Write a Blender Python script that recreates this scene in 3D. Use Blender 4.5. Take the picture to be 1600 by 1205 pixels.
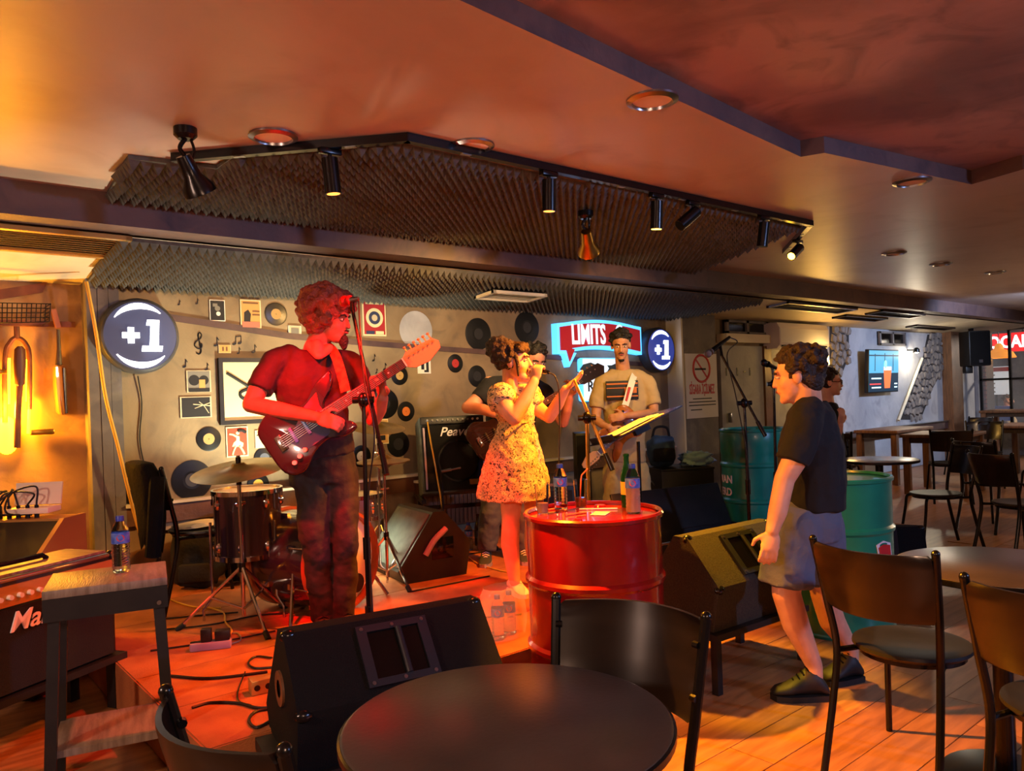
import bpy, bmesh, math, random
from mathutils import Vector, Matrix, Euler, noise
for o in list(bpy.data.objects): bpy.data.objects.remove(o)
SC = bpy.context.scene
COL = SC.collection
PI = math.pi
random.seed(7)
# ------------------------------------------------------------------ camera
FPX = 1200.0; ROLL = math.radians(2.1); HZ = 18.0; EYE = 1.40; TH = math.radians(50)
AX = Vector((math.cos(TH), math.sin(TH), 0)); RX = Vector((math.sin(TH), -math.cos(TH), 0)); UP = Vector((0, 0, 1))
cam_d = bpy.data.cameras.new('camera'); cam = bpy.data.objects.new('camera', cam_d); COL.objects.link(cam)
cam_d.sensor_width = 36; cam_d.lens = 36 * FPX / 1600; cam_d.clip_start = 0.05; cam_d.clip_end = 80
cam_d.shift_x = -HZ * math.sin(ROLL) / 1600; cam_d.shift_y = HZ * math.cos(ROLL) / 1600
_r = RX * math.cos(ROLL) - UP * math.sin(ROLL); _u = RX * math.sin(ROLL) + UP * math.cos(ROLL); _b = -AX
cam.matrix_world = Matrix(((_r.x, _u.x, _b.x, 0), (_r.y, _u.y, _b.y, 0), (_r.z, _u.z, _b.z, EYE), (0, 0, 0, 1)))
SC.camera = cam
# image measurements -> points of the place (used only to take sizes and positions off the photograph)
def ray(x, y):
    dx, dy = x - 800, y - 602.5; c, s = math.cos(ROLL), math.sin(ROLL)
    return (dx * c - dy * s) / FPX, -((dx * s + dy * c) - HZ) / FPX
def W(x, y, D):
    u, v = ray(x, y); return AX * D + RX * (u * D) + Vector((0, 0, EYE + v * D))
def OZ(x, y, z):
    u, v = ray(x, y); return W(x, y, (z - EYE) / v)
def OY(x, y, Y):
    u, v = ray(x, y); return W(x, y, Y / (AX.y + u * RX.y))
def OX(x, y, X):
    u, v = ray(x, y); return W(x, y, X / (AX.x + u * RX.x))
def depth(p): return p.x * AX.x + p.y * AX.y
# ------------------------------------------------------------------ world, exposure, lights
SC.view_settings.view_transform = 'Standard'; SC.view_settings.look = 'None'
SC.view_settings.exposure = 0.8; SC.view_settings.gamma = 1.0; SC.view_settings.use_curve_mapping = False
wd = bpy.data.worlds.new('world'); SC.world = wd; wd.use_nodes = True
wd.node_tree.nodes['Background'].inputs[0].default_value = (0.10, 0.12, 0.2, 1); wd.node_tree.nodes['Background'].inputs[1].default_value = 0.6
def spot(name, loc, target, col, watts, ang=40, blend=0.4, size=0.05):
    d = bpy.data.lights.new(name, 'SPOT'); d.energy = watts; d.color = col; d.spot_size = math.radians(ang); d.spot_blend = blend; d.shadow_soft_size = size
    o = bpy.data.objects.new(name, d); COL.objects.link(o); o.location = loc
    o.rotation_euler = (Vector(target) - Vector(loc)).to_track_quat('-Z', 'Y').to_euler(); return o
def point(name, loc, col, watts, size=0.08):
    d = bpy.data.lights.new(name, 'POINT'); d.energy = watts; d.color = col; d.shadow_soft_size = size
    o = bpy.data.objects.new(name, d); COL.objects.link(o); o.location = loc; return o
RED = (1, 0.004, 0.004); AMB = (1, 0.36, 0.03); ORG = (1, 0.22, 0.02); YEL = (1, 0.55, 0.06); WARM = (1, 0.56, 0.28); COOL = (0.35, 0.5, 1)
# stage lamps on the track and the two clip lamps (fittings of the seen ones are built further down)
spot('light_red_par', (1.06, 3.16, 2.20), (1.85, 3.6, 1.2), RED, 430, 44, 0.5, 0.05)
spot('light_track_red', (2.0, 2.72, 2.30), (1.7, 3.7, 0.2), (1, 0.035, 0.008), 170, 84, 0.6)
spot('light_track_amber_far', (4.75, 2.78, 2.26), (2.95, 3.6, 1.05), (1, 0.36, 0.02), 150, 34, 0.5)
spot('light_track_yellow', (3.42, 2.80, 2.24), (2.9, 3.5, 0.25), (1, 0.26, 0.015), 330, 90, 0.5)
spot('light_track_left', (1.72, 2.80, 2.28), (2.3, 1.2, 0.0), (1, 0.33, 0.012), 700, 46, 0.3, 0.03)
spot('light_track_left_wide', (1.72, 2.80, 2.28), (3.4, 1.6, 0.0), (1, 0.34, 0.012), 170, 70, 0.3, 0.03)
spot('light_fill_wall', (4.1, 2.86, 2.24), (1.9, 5.5, 1.5), (1, 0.56, 0.17), 290, 46, 0.9)  # wall wash added to brighten the plaster, no fitting for it
spot('light_fill_wall_mid', (2.66, 2.86, 2.24), (3.8, 5.5, 1.6), (1, 0.60, 0.22), 190, 44, 0.9)  # second added wash, for the middle of the wall
spot('light_fill_wall_right', (4.60, 2.86, 2.22), (4.9, 5.5, 1.5), (1, 0.62, 0.26), 55, 62, 0.7)  # added wash for the wall by the lit signs
spot('light_track_yellow_down', (3.42, 2.80, 2.20), (3.32, 2.30, 0.55), (1, 0.60, 0.03), 230, 34, 0.5)
spot('light_par_gold', (3.55, 3.6, 2.25), (5.3, 4.8, 1.2), YEL, 40, 60, 0.5)
spot('light_fill_foam', (2.35, 4.75, 0.36), (2.2, 4.95, 2.3), (1, 0.98, 0.68), 165, 120, 0.7, 0.06)  # hidden uplight added to brighten the lower foam
# dining room: unseen warm pendants added as fill, cool lamp over the bar side, wall washer by the television
point('light_fill_warm', (0.2, -0.9, 1.95), (1, 0.56, 0.36), 100, 0.12)
point('light_fill_left', (-1.6, 2.0, 1.85), (1, 0.62, 0.46), 115, 0.12)
spot('light_bar_cool', (4.2, -2.6, 2.3), (3.2, 1.9, 0.7), COOL, 260, 75, 0.6, 0.1)
spot('light_wash_television', (11.8, 2.6, 2.46), (12.6, 5.5, 1.2), (0.5, 0.66, 1), 260, 100, 0.6, 0.1)
point('light_fill_dining', (9.6, 1.2, 2.0), (1, 0.66, 0.36), 60, 0.12)  # another added pendant, out of view, fill for the dining side
point('light_outside', (18.4, 2.6, 2.6), (1, 0.85, 0.7), 320, 0.2)
# ------------------------------------------------------------------ materials
MATS = {}
def lin(c):
    return tuple(((v / 255) / 12.92 if v <= 10 else (((v / 255) + 0.055) / 1.055) ** 2.4) for v in c)
def mat(name, col, rough=0.5, metal=0.0, col2=None, nscale=8.0, bump=0.0, bscale=None, spec=0.5, emit=0, ecol=None, trans=0, alpha=1, ior=1.45, coat=0, detail=4.0, lo=0.35, hi=0.65, stretch=None, sheen=0):
    if name in MATS: return MATS[name]
    m = bpy.data.materials.new(name); m.use_nodes = True; nt = m.node_tree; b = nt.nodes['Principled BSDF']
    c1 = (*lin(col), 1)
    b.inputs['Base Color'].default_value = c1; b.inputs['Roughness'].default_value = rough; b.inputs['Metallic'].default_value = metal
    b.inputs['Specular IOR Level'].default_value = spec; b.inputs['IOR'].default_value = ior
    b.inputs['Transmission Weight'].default_value = trans; b.inputs['Alpha'].default_value = alpha; b.inputs['Coat Weight'].default_value = coat
    if sheen: b.inputs['Sheen Weight'].default_value = sheen
    if emit:
        b.inputs['Emission Color'].default_value = (*lin(ecol or col), 1); b.inputs['Emission Strength'].default_value = emit
    tc = mp = None
    def coords():
        nonlocal tc, mp
        if tc is None:
            tc = nt.nodes.new('ShaderNodeTexCoord'); mp = nt.nodes.new('ShaderNodeMapping'); nt.links.new(tc.outputs['Object'], mp.inputs[0])
            if stretch: mp.inputs['Scale'].default_value = stretch
        return mp.outputs[0]
    if col2:
        n = nt.nodes.new('ShaderNodeTexNoise'); n.inputs['Scale'].default_value = nscale; n.inputs['Detail'].default_value = detail
        nt.links.new(coords(), n.inputs['Vector'])
        r = nt.nodes.new('ShaderNodeValToRGB'); r.color_ramp.elements[0].color = c1; r.color_ramp.elements[1].color = (*lin(col2), 1)
        r.color_ramp.elements[0].position = lo; r.color_ramp.elements[1].position = hi
        nt.links.new(n.outputs[0], r.inputs[0]); nt.links.new(r.outputs[0], b.inputs['Base Color'])
    if bump:
        n2 = nt.nodes.new('ShaderNodeTexNoise'); n2.inputs['Scale'].default_value = bscale or nscale * 3; n2.inputs['Detail'].default_value = 6
        nt.links.new(coords(), n2.inputs['Vector'])
        bp = nt.nodes.new('ShaderNodeBump'); bp.inputs['Strength'].default_value = bump; bp.inputs['Distance'].default_value = 0.02
        nt.links.new(n2.outputs[0], bp.inputs['Height']); nt.links.new(bp.outputs[0], b.inputs['Normal'])
    MATS[name] = m; return m
def plaster(name, cols, scale=1.3, bump=0.35, rough=0.8):
    """blotchy bar plaster: three tones mixed by two noises"""
    m = bpy.data.materials.new(name); m.use_nodes = True; nt = m.node_tree; b = nt.nodes['Principled BSDF']; MATS[name] = m
    tc = nt.nodes.new('ShaderNodeTexCoord')
    def nz(s, d, dist=0.0):
        n = nt.nodes.new('ShaderNodeTexNoise'); n.inputs['Scale'].default_value = s; n.inputs['Detail'].default_value = d; n.inputs['Distortion'].default_value = dist
        nt.links.new(tc.outputs['Object'], n.inputs['Vector']); return n
    def ramp(n, a, c0, c1, z):
        r = nt.nodes.new('ShaderNodeValToRGB'); r.color_ramp.elements[0].position = a; r.color_ramp.elements[1].position = z
        r.color_ramp.elements[0].color = c0; r.color_ramp.elements[1].color = c1; nt.links.new(n.outputs[0], r.inputs[0]); return r
    c = [(*lin(k), 1) for k in cols]
    r1 = ramp(nz(scale, 6, 0.6), 0.38, c[0], c[1], 0.62); r2 = ramp(nz(scale * 2.7, 8, 1.2), 0.5, (0, 0, 0, 1), (.85, .85, .85, 1), 0.8)
    mx = nt.nodes.new('ShaderNodeMixRGB'); nt.links.new(r2.outputs[0], mx.inputs[0]); nt.links.new(r1.outputs[0], mx.inputs[1]); mx.inputs[2].default_value = c[2]
    nt.links.new(mx.outputs[0], b.inputs['Base Color']); b.inputs['Roughness'].default_value = rough
    bp = nt.nodes.new('ShaderNodeBump'); bp.inputs['Strength'].default_value = bump; bp.inputs['Distance'].default_value = 0.015
    nt.links.new(nz(scale * 9, 8, 0.4).outputs[0], bp.inputs['Height']); nt.links.new(bp.outputs[0], b.inputs['Normal'])
    return m
plaster('wall_plaster', [(120, 100, 74), (150, 130, 100), (84, 76, 66)], 1.2)
plaster('wall_ochre', [(150, 110, 66), (166, 128, 84), (112, 84, 60)], 1.6)
plaster('wall_pale', [(150, 152, 158), (176, 176, 180), (120, 122, 130)], 1.0)
plaster('ceiling_plaster', [(186, 166, 152), (174, 152, 138), (160, 134, 118)], 0.7, 0.12, 0.42)
plaster('cloud_paint', [(122, 92, 92), (172, 134, 126), (84, 66, 74)], 1.3, 0.1, 0.5)
plaster('beam_paint', [(74, 52, 52), (92, 66, 60), (52, 38, 44)], 2.0, 0.2, 0.55)
plaster('soffit_cream', [(190, 176, 150), (202, 190, 168), (170, 152, 122)], 1.0, 0.05, 0.6)
plaster('pillar_grey', [(112, 106, 104), (90, 86, 88), (132, 124, 116)], 1.8, 0.2, 0.7)
mat('foam', (92, 90, 86), 0.95, col2=(78, 76, 73), nscale=30, spec=0.1)
mat('stage_carpet', (166, 98, 50), 0.8, col2=(142, 80, 40), nscale=6, bump=0.3, bscale=160)
mat('floor_wood', (150, 102, 60), 0.36, col2=(118, 76, 42), nscale=3, stretch=(1, 9, 1), bump=0.05, bscale=60)
mat('floor_wood2', (162, 112, 68), 0.34, col2=(130, 86, 50), nscale=3, stretch=(1, 9, 1), bump=0.05, bscale=60)
mat('floor_wood3', (150, 104, 64), 0.34, col2=(118, 78, 46), nscale=3, stretch=(1, 9, 1), bump=0.05, bscale=60)
mat('black_metal', (14, 14, 16), 0.25, 0.3, spec=0.6)
mat('black_paint', (16, 15, 17), 0.45, spec=0.5, col2=(24, 22, 22), nscale=14)
mat('black_carpet', (15, 15, 18), 0.9, bump=0.6, bscale=300, spec=0.2)
mat('black_cloth', (13, 13, 16), 0.9, spec=0.15, bump=0.25, bscale=60)
mat('rubber', (12, 12, 12), 0.7)
mat('chrome', (205, 205, 208), 0.12, 1.0)
mat('steel', (150, 150, 154), 0.3, 1.0)
mat('brass', (196, 154, 72), 0.3, 1.0, col2=(150, 116, 52), nscale=10)
mat('gold_panel', (190, 150, 84), 0.35, 0.6)
mat('white_paint', (220, 218, 212), 0.5)
mat('cream_paint', (214, 204, 180), 0.5)
mat('grey_plastic', (120, 120, 124), 0.5)
mat('dark_wood', (52, 34, 24), 0.4, col2=(34, 22, 16), nscale=5, stretch=(1, 8, 1))
mat('brown_wood', (112, 74, 46), 0.5, col2=(82, 52, 32), nscale=5, stretch=(1, 8, 1), bump=0.15, bscale=40)
mat('worn_wood', (128, 112, 96), 0.45, col2=(96, 80, 66), nscale=6, stretch=(8, 1, 1), bump=0.2, bscale=30)
mat('red_paint', (128, 9, 9), 0.22, coat=0.4, col2=(110, 6, 8), nscale=6, spec=0.6)
mat('green_paint', (24, 122, 96), 0.3, coat=0.3, col2=(18, 104, 82), nscale=5)
mat('teal_paint', (22, 136, 118), 0.3, coat=0.3, col2=(18, 118, 104), nscale=5)
mat('vinyl', (12, 12, 13), 0.42, spec=0.35)
mat('paper', (226, 220, 204), 0.8)
mat('tabletop', (66, 58, 54), 0.28, col2=(52, 46, 44), nscale=4, bump=0.03, bscale=80, spec=0.55)
mat('chair_ply', (26, 18, 15), 0.28, col2=(18, 12, 11), nscale=4, stretch=(1, 1, 6), coat=0.1)
mat('glass', (240, 246, 246), 0.02, trans=1.0, ior=1.33)
mat('thin_glass', (235, 240, 240), 0.03, alpha=0.16, spec=0.8)
mat('water', (235, 245, 250), 0.0, trans=1.0, ior=1.33)
mat('screen_off', (8, 8, 9), 0.1)
# ------------------------------------------------------------------ mesh builder
class B:
    def __init__(s): s.v = []; s.f = []; s.mi = []; s.m = 0
    def add(s, vs, fs, M=None):
        o = len(s.v); s.v += [tuple(M @ Vector(p)) if M is not None else tuple(p) for p in vs]
        for q in fs: s.f.append([i + o for i in q]); s.mi.append(s.m)
        return s
    def box(s, c, d, M=None, taper=1.0, bev=0.0):
        x, y, z = d[0] / 2, d[1] / 2, d[2] / 2
        if bev:
            b = min(bev, x * .9, y * .9, z * .9); vs = []; 
            bm = bmesh.new(); bmesh.ops.create_cube(bm, size=1)
            for v in bm.verts: v.co = Vector((v.co.x * d[0], v.co.y * d[1], v.co.z * d[2]))
            bmesh.ops.bevel(bm, geom=bm.edges[:] , offset=b, segments=2, affect='EDGES', profile=0.5)
            bm.verts.index_update(); vs = [v.co + Vector(c) for v in bm.verts]; fs = [[v.index for v in f.verts] for f in bm.faces]; bm.free()
            return s.add(vs, fs, M)
        t = taper; vs = [(-x, -y, -z), (x, -y, -z), (x, y, -z), (-x, y, -z), (-x * t, -y * t, z), (x * t, -y * t, z), (x * t, y * t, z), (-x * t, y * t, z)]
        return s.add([Vector(p) + Vector(c) for p in vs], [(3, 2, 1, 0), (4, 5, 6, 7), (0, 1, 5, 4), (1, 2, 6, 5), (2, 3, 7, 6), (3, 0, 4, 7)], M)
    def cyl(s, p0, p1, r0, r1=None, n=12, cap=True, M=None):
        r1 = r0 if r1 is None else r1; p0 = Vector(p0); p1 = Vector(p1); d = p1 - p0
        if d.length < 1e-6: return s
        q = d.normalized(); a = q.orthogonal().normalized(); b = q.cross(a); vs = []
        for p, r in ((p0, r0), (p1, r1)):
            for i in range(n): t = 2 * PI * i / n; vs.append(p + a * (r * math.cos(t)) + b * (r * math.sin(t)))
        fs = [(i, (i + 1) % n, n + (i + 1) % n, n + i) for i in range(n)]
        if cap: fs += [tuple(range(n - 1, -1, -1)), tuple(range(n, 2 * n))]
        return s.add(vs, fs, M)
    def tube(s, pts, r, n=8, M=None, closed=False):
        pts = [Vector(p) for p in pts]; rs = r if isinstance(r, (list, tuple)) else [r] * len(pts); L = len(pts); vs = []; ref = None
        for i, p in enumerate(pts):
            if closed: t = (pts[(i + 1) % L] - pts[i - 1])
            else: t = pts[min(i + 1, L - 1)] - pts[max(i - 1, 0)]
            t = t.normalized() if t.length > 1e-9 else Vector((0, 0, 1))
            a = (ref - t * ref.dot(t)) if ref is not None else t.orthogonal()
            if a.length < 1e-6: a = t.orthogonal()
            a.normalize(); ref = a; b = t.cross(a)
            for k in range(n): w = 2 * PI * k / n; vs.append(p + a * (rs[i] * math.cos(w)) + b * (rs[i] * math.sin(w)))
        fs = []
        for i in range(L if closed else L - 1):
            j = (i + 1) % L
            for k in range(n): fs.append((i * n + k, i * n + (k + 1) % n, j * n + (k + 1) % n, j * n + k))
        if not closed: fs += [tuple(range(n - 1, -1, -1)), tuple(range((L - 1) * n, L * n))]
        return s.add(vs, fs, M)
    def lathe(s, prof, n=32, M=None, cap=True):
        vs = []; m = len(prof)
        for i in range(n):
            t = 2 * PI * i / n
            for r, z in prof: vs.append((r * math.cos(t), r * math.sin(t), z))
        fs = []
        for i in range(n):
            j = (i + 1) % n
            for k in range(m - 1): fs.append((i * m + k, j * m + k, j * m + k + 1, i * m + k + 1))
        if cap:
            if prof[0][0] > 1e-5: fs.append(tuple(i * m for i in range(n - 1, -1, -1)))
            if prof[-1][0] > 1e-5: fs.append(tuple(i * m + m - 1 for i in range(n)))
        return s.add(vs, fs, M)
    def ell(s, c, r, nu=16, nv=10, M=None, R=None):
        r = (r, r, r) if not isinstance(r, (tuple, list)) else r; vs = []; c = Vector(c)
        for j in range(nv + 1):
            ph = PI * j / nv
            for i in range(nu):
                t = 2 * PI * i / nu; p = Vector((r[0] * math.sin(ph) * math.cos(t), r[1] * math.sin(ph) * math.sin(t), r[2] * math.cos(ph)))
                vs.append((R @ p if R is not None else p) + c)
        fs = [(j * nu + i, (j + 1) * nu + i, (j + 1) * nu + (i + 1) % nu, j * nu + (i + 1) % nu) for j in range(nv) for i in range(nu)]
        return s.add(vs, fs, M)
    def prism(s, poly, h, M=None):
        """polygon in XY extruded z 0..h"""
        n = len(poly); vs = [(p[0], p[1], 0) for p in poly] + [(p[0], p[1], h) for p in poly]
        return s.add(vs, [tuple(range(n - 1, -1, -1)), tuple(range(n, 2 * n))] + [(i, (i + 1) % n, n + (i + 1) % n, n + i) for i in range(n)], M)
    def loft(s, rings, cap=True, M=None):
        n = len(rings[0]); vs = [p for r in rings for p in r]; fs = []
        for i in range(len(rings) - 1):
            for k in range(n): fs.append((i * n + k, i * n + (k + 1) % n, (i + 1) * n + (k + 1) % n, (i + 1) * n + k))
        if cap: fs += [tuple(range(n - 1, -1, -1)), tuple(range((len(rings) - 1) * n, len(rings) * n))]
        return s.add(vs, fs, M)
    def mesh(s, name, mats, smooth=35):
        me = bpy.data.meshes.new(name); me.from_pydata(s.v, [], s.f)
        for m in (mats if isinstance(mats, (list, tuple)) else [mats]): me.materials.append(MATS[m] if isinstance(m, str) else m)
        if any(s.mi): me.polygons.foreach_set('material_index', s.mi)
        bm = bmesh.new(); bm.from_mesh(me); bmesh.ops.recalc_face_normals(bm, faces=bm.faces[:]); bm.to_mesh(me); bm.free()
        if smooth:
            me.polygons.foreach_set('use_smooth', [True] * len(me.polygons)); me.set_sharp_from_angle(angle=math.radians(smooth))
        me.update(); return me
    def obj(s, name, mats, parent=None, smooth=35, loc=None, rz=0):
        o = bpy.data.objects.new(name, s.mesh(name, mats, smooth)); COL.objects.link(o)
        if parent is not None: o.parent = parent
        if loc is not None: o.location = loc
        if rz: o.rotation_euler = (0, 0, rz)
        return o
def tag(o, label, cat, group=None):
    o['label'] = label; o['category'] = cat
    if group: o['group'] = group
    return o
def thing(name, label, cat, loc=(0, 0, 0), rz=0, group=None):
    o = bpy.data.objects.new(name, None); COL.objects.link(o); o.empty_display_size = 0.1; o.location = loc; o.rotation_euler = (0, 0, rz)
    return tag(o, label, cat, group)
def struct(o): o['kind'] = 'structure'; return o
def dup(root, loc, rz=0, label=None, group=None):
    r = root.copy(); COL.objects.link(r); r.location = loc; r.rotation_euler = (0, 0, rz)
    if label: r['label'] = label
    if group: r['group'] = group
    def kids(a, b):
        for ch in [c for c in a.children]:
            c = ch.copy(); COL.objects.link(c); c.parent = b; kids(ch, c)
    kids(root, r); return r
def TR(loc=(0, 0, 0), rx=0, ry=0, rz=0): return Matrix.Translation(Vector(loc)) @ Euler((rx, ry, rz)).to_matrix().to_4x4()
def frame(o, x, y, z=None):
    """matrix with given axes"""
    x = Vector(x).normalized(); y = Vector(y); y = (y - x * y.dot(x)).normalized(); z = x.cross(y)
    return Matrix(((x.x, y.x, z.x, o[0]), (x.y, y.y, z.y, o[1]), (x.z, y.z, z.z, o[2]), (0, 0, 0, 1)))
def text(bd, s, size, M, depth=0.002, bold=0.0, shear=0.0, ax='CENTER', space=1.0):
    """lettering in the XY plane of M, added to builder bd"""
    cu = bpy.data.curves.new('t', 'FONT'); cu.body = s; cu.size = size; cu.align_x = ax; cu.align_y = 'CENTER'; cu.extrude = depth; cu.offset = bold; cu.shear = shear; cu.space_character = space; cu.resolution_u = 3
    ob = bpy.data.objects.new('t', cu); COL.objects.link(ob); dg = bpy.context.evaluated_depsgraph_get(); dg.update()
    me = bpy.data.meshes.new_from_object(ob.evaluated_get(dg)); bd.add([v.co[:] for v in me.vertices], [tuple(p.vertices) for p in me.polygons], M)
    bpy.data.objects.remove(ob); bpy.data.curves.remove(cu); bpy.data.meshes.remove(me)
def spline(pts, n=8):
    """Catmull-Rom through points"""
    P = [Vector(p) for p in pts]; P = [P[0] * 2 - P[1]] + P + [P[-1] * 2 - P[-2]]; out = []
    for i in range(1, len(P) - 2):
        a, b, c, d = P[i - 1], P[i], P[i + 1], P[i + 2]
        for k in range(n):
            t = k / n; out.append(0.5 * ((2 * b) + (c - a) * t + (2 * a - 5 * b + 4 * c - d) * t * t + (3 * b - a - 3 * c + d) * t ** 3))
    out.append(P[-2]); return out
# ------------------------------------------------------------------ the room
YW = 5.55; ZS = 0.22; ZC = 2.52; XL, XE, YF = -4.0, 16.1, -4.0; YB = 4.30
def soffit_z(Y): return 2.36 - (Y - YB) * 0.11 / 1.25
def OS(x, y, off=0.0):
    u, v = ray(x, y); k = AX.y + u * RX.y
    return W(x, y, (2.36 + 0.088 * YB - off - EYE) / (v + 0.088 * k))
def wrect(x0, y0, x1, y1, Y=YW):
    xm, ym = (x0 + x1) / 2, (y0 + y1) / 2
    return OY(x0, ym, Y).x, OY(x1, ym, Y).x, OY(xm, y1, Y).z, OY(xm, y0, Y).z
def slab(name, x0, x1, y0, y1, z0, z1, m, parent=None, bev=0):
    return B().box(((x0 + x1) / 2, (y0 + y1) / 2, (z0 + z1) / 2), (x1 - x0, y1 - y0, z1 - z0), bev=bev).obj(name, m, parent)
# floor: base, planks near the camera
fl = struct(slab('floor', XL, XE, YF, YW + 0.4, -0.2, -0.006, 'floor_wood'))
pw, pl = 0.19, 1.25
pm = {}
for k in (1, 2, 3):
    nm = 'floor_wood' + ('' if k == 1 else str(k)); pm[k] = B().box((0, 0, -0.004), (pl - 0.004, pw - 0.004, 0.008)).mesh('plank', nm, 0)
for j in range(22):
    y = -1.35 + j * pw; off = random.uniform(0, pl)
    for i in range(9):
        x = 0.1 + off - pl + i * pl
        if x > 9.5 or (y > 2.62 and x < 7.0): continue
        o = bpy.data.objects.new('plank', pm[random.choice((1, 2, 2, 3))]); COL.objects.link(o); o.parent = fl; o.location = (x, y, random.uniform(-0.0012, 0))
# ceiling with the painted recess
hole = [(-1.2, 1.50), (1.29, 1.72), (3.52, 1.94), (3.56, 1.84), (4.87, 1.65), (4.78, 1.37), (5.0, -2.2), (-1.2, -2.2)]
bm = bmesh.new()
def loop(pts, z):
    vs = [bm.verts.new((p[0], p[1], z)) for p in pts]; return vs, [bm.edges.new((vs[i], vs[(i + 1) % len(vs)])) for i in range(len(vs))]
_, e1 = loop([(XL, YF), (XE, YF), (XE, YB + .1), (XL, YB + .1)], ZC); _, e2 = loop(hole, ZC)
bmesh.ops.triangle_fill(bm, edges=e1 + e2, use_beauty=True)
me = bpy.data.meshes.new('ceiling'); bm.to_mesh(me); bm.free(); me.materials.append(MATS['ceiling_plaster'])
ceil = struct(bpy.data.objects.new('ceiling', me)); COL.objects.link(ceil)
hb = B(); n = len(hole); hb.add([(p[0], p[1], ZC) for p in hole] + [(p[0], p[1], ZC + .08) for p in hole], [(i, (i + 1) % n, n + (i + 1) % n, n + i) for i in range(n)])
struct(hb.obj('ceiling_recess_edge', 'beam_paint', None, 0))
struct(B().prism(hole, 0.02, TR((0, 0, ZC + .08))).obj('ceiling_recess', 'cloud_paint', None, 0))
struct(B().box(((XL + XE) / 2, (YF + YB) / 2, ZC + .2), (XE - XL, YB - YF, .1)).obj('ceiling_slab', 'ceiling_plaster'))
struct(slab('ceiling_beam', XL, XE, YB, YB + 0.2, 2.355, 2.62, 'beam_paint'))
b = B(); b.add([(XL, YB + .2, soffit_z(YB + .2)), (XE, YB + .2, soffit_z(YB + .2)), (XE, YW + .3, soffit_z(YW + .3)), (XL, YW + .3, soffit_z(YW + .3))], [(0, 1, 2, 3)])
b.add([(XL, YB + .2, 2.62), (XE, YB + .2, 2.62), (XE, YW + .3, 2.62), (XL, YW + .3, 2.62)], [(3, 2, 1, 0)])
struct(b.obj('ceiling_soffit', 'soffit_cream', None, 0))
# walls
struct(slab('wall_back', 1.09, XE + .2, YW, YW + 0.2, -0.2, 2.62, 'wall_plaster'))
struct(slab('wall_back_left', XL, 1.09, YW + .12, YW + 0.3, -0.2, 2.62, 'wall_ochre'))
struct(slab('wall_left', XL - .2, XL, YF, YW + .3, -0.2, 2.72, 'wall_ochre'))
struct(slab('wall_front', XL - .2, XE + .2, YF - .2, YF, -0.2, 2.72, 'wall_plaster'))
x0, x1, _, _ = wrect(1203, 500, 1486, 680)
struct(slab('wall_television_side', x0, XE, YW - .03, YW, 0, 2.3, 'wall_pale'))
# grey boarded pilaster beside the orange niche
pb = B()
for i in range(3): pb.box((1.115 + i * .065, YW - .03 - .004 * (i % 2), 1.14), (.062, .07, 2.27))
struct(pb.obj('trim_1', 'pillar_grey'))
# dark conduit stripe crossing the plaster and wooden ledge
def strip_on_wall(name, pts, h, m, Y=YW, t=.012):
    P = [OY(x, y, Y) for x, y in pts]; bb = B()
    for a, c in zip(P, P[1:]):
        bb.add([(a.x, Y - t, a.z - h), (c.x, Y - t, c.z - h), (c.x, Y - t, c.z + h), (a.x, Y - t, a.z + h), (a.x, Y, a.z - h), (c.x, Y, c.z - h), (c.x, Y, c.z + h), (a.x, Y, a.z + h)], [(0, 1, 2, 3), (7, 6, 5, 4), (0, 4, 5, 1), (3, 2, 6, 7), (0, 3, 7, 4), (1, 5, 6, 2)])
    return struct(bb.obj(name, m, None, 0))
strip_on_wall('trim_2', [(172, 482), (330, 506), (450, 525), (580, 537), (700, 546), (800, 553), (905, 562), (1040, 572)], 0.022, 'beam_paint')
struct(slab('trim_3', 1.27, 7.0, YW - .06, YW, .64, .765, 'brown_wood')); struct(slab('trim_4', 1.27, 7.0, YW - .09, YW, .765, .785, 'cream_paint'))
# pilaster with notice, door, lintel, transom
PX0 = OY(1067, 560, YW - .2).x; PX1 = OY(1119, 560, YW - .2).x
pil = struct(slab('wall_pilaster', PX0, PX1, YW - .2, YW, 0, 2.27, 'pillar_grey'))
struct(slab('trim_5', PX0 - .03, PX0, YW - .21, YW, .2, 2.26, 'cream_paint'))  # cream slab puts the warm light on this side into its colour
x0, x1, z0, z1 = wrect(1124, 541, 1190, 800)
dr = struct(slab('door_1', x0, x1, YW - .05, YW, .0, z1, 'wall_pale'))
B().box((x0 + .12, YW - .08, 1.05), (.03, .05, .12), bev=.01).obj('door_handle', 'steel', dr)
for i, xx in enumerate((1135, 1152, 1163, 1172)): 
    p = OY(xx, 581, YW - .052); B().box((p.x, YW - .053, p.z), (.05 if i == 2 else .02, .006, .02 if i == 2 else .1)).obj('door_mark', 'black_paint', dr)
struct(slab('trim_6', x1, x1 + .17, YW - .08, YW, 0, z1, 'brown_wood'))
x0, x1, z0, z1 = wrect(1120, 524, 1203, 537); struct(slab('trim_7', x0, x1, YW - .14, YW, z0, z1, 'cream_paint'))
def transom(rect, name):
    x0, x1, z0, z1 = wrect(*rect, YW - .03); w = struct(slab(name, x0, x1, YW - .05, YW - .02, z0, z1, 'screen_off'))
    for a, c, d, e in ((x0, x1, z1 - .03, z1), (x0, x1, z0, z0 + .03), (x0, x0 + .05, z0, z1), (x1 - .05, x1, z0, z1), ((x0 + x1) / 2 - .025, (x0 + x1) / 2 + .025, z0, z1)):
        slab('window_frame', a, c, YW - .08, YW - .05, d, e, 'pillar_grey', w)
    return w
transom((1130, 502, 1195, 523), 'window_1'); transom((1370, 519, 1411, 540), 'window_2')
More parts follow.
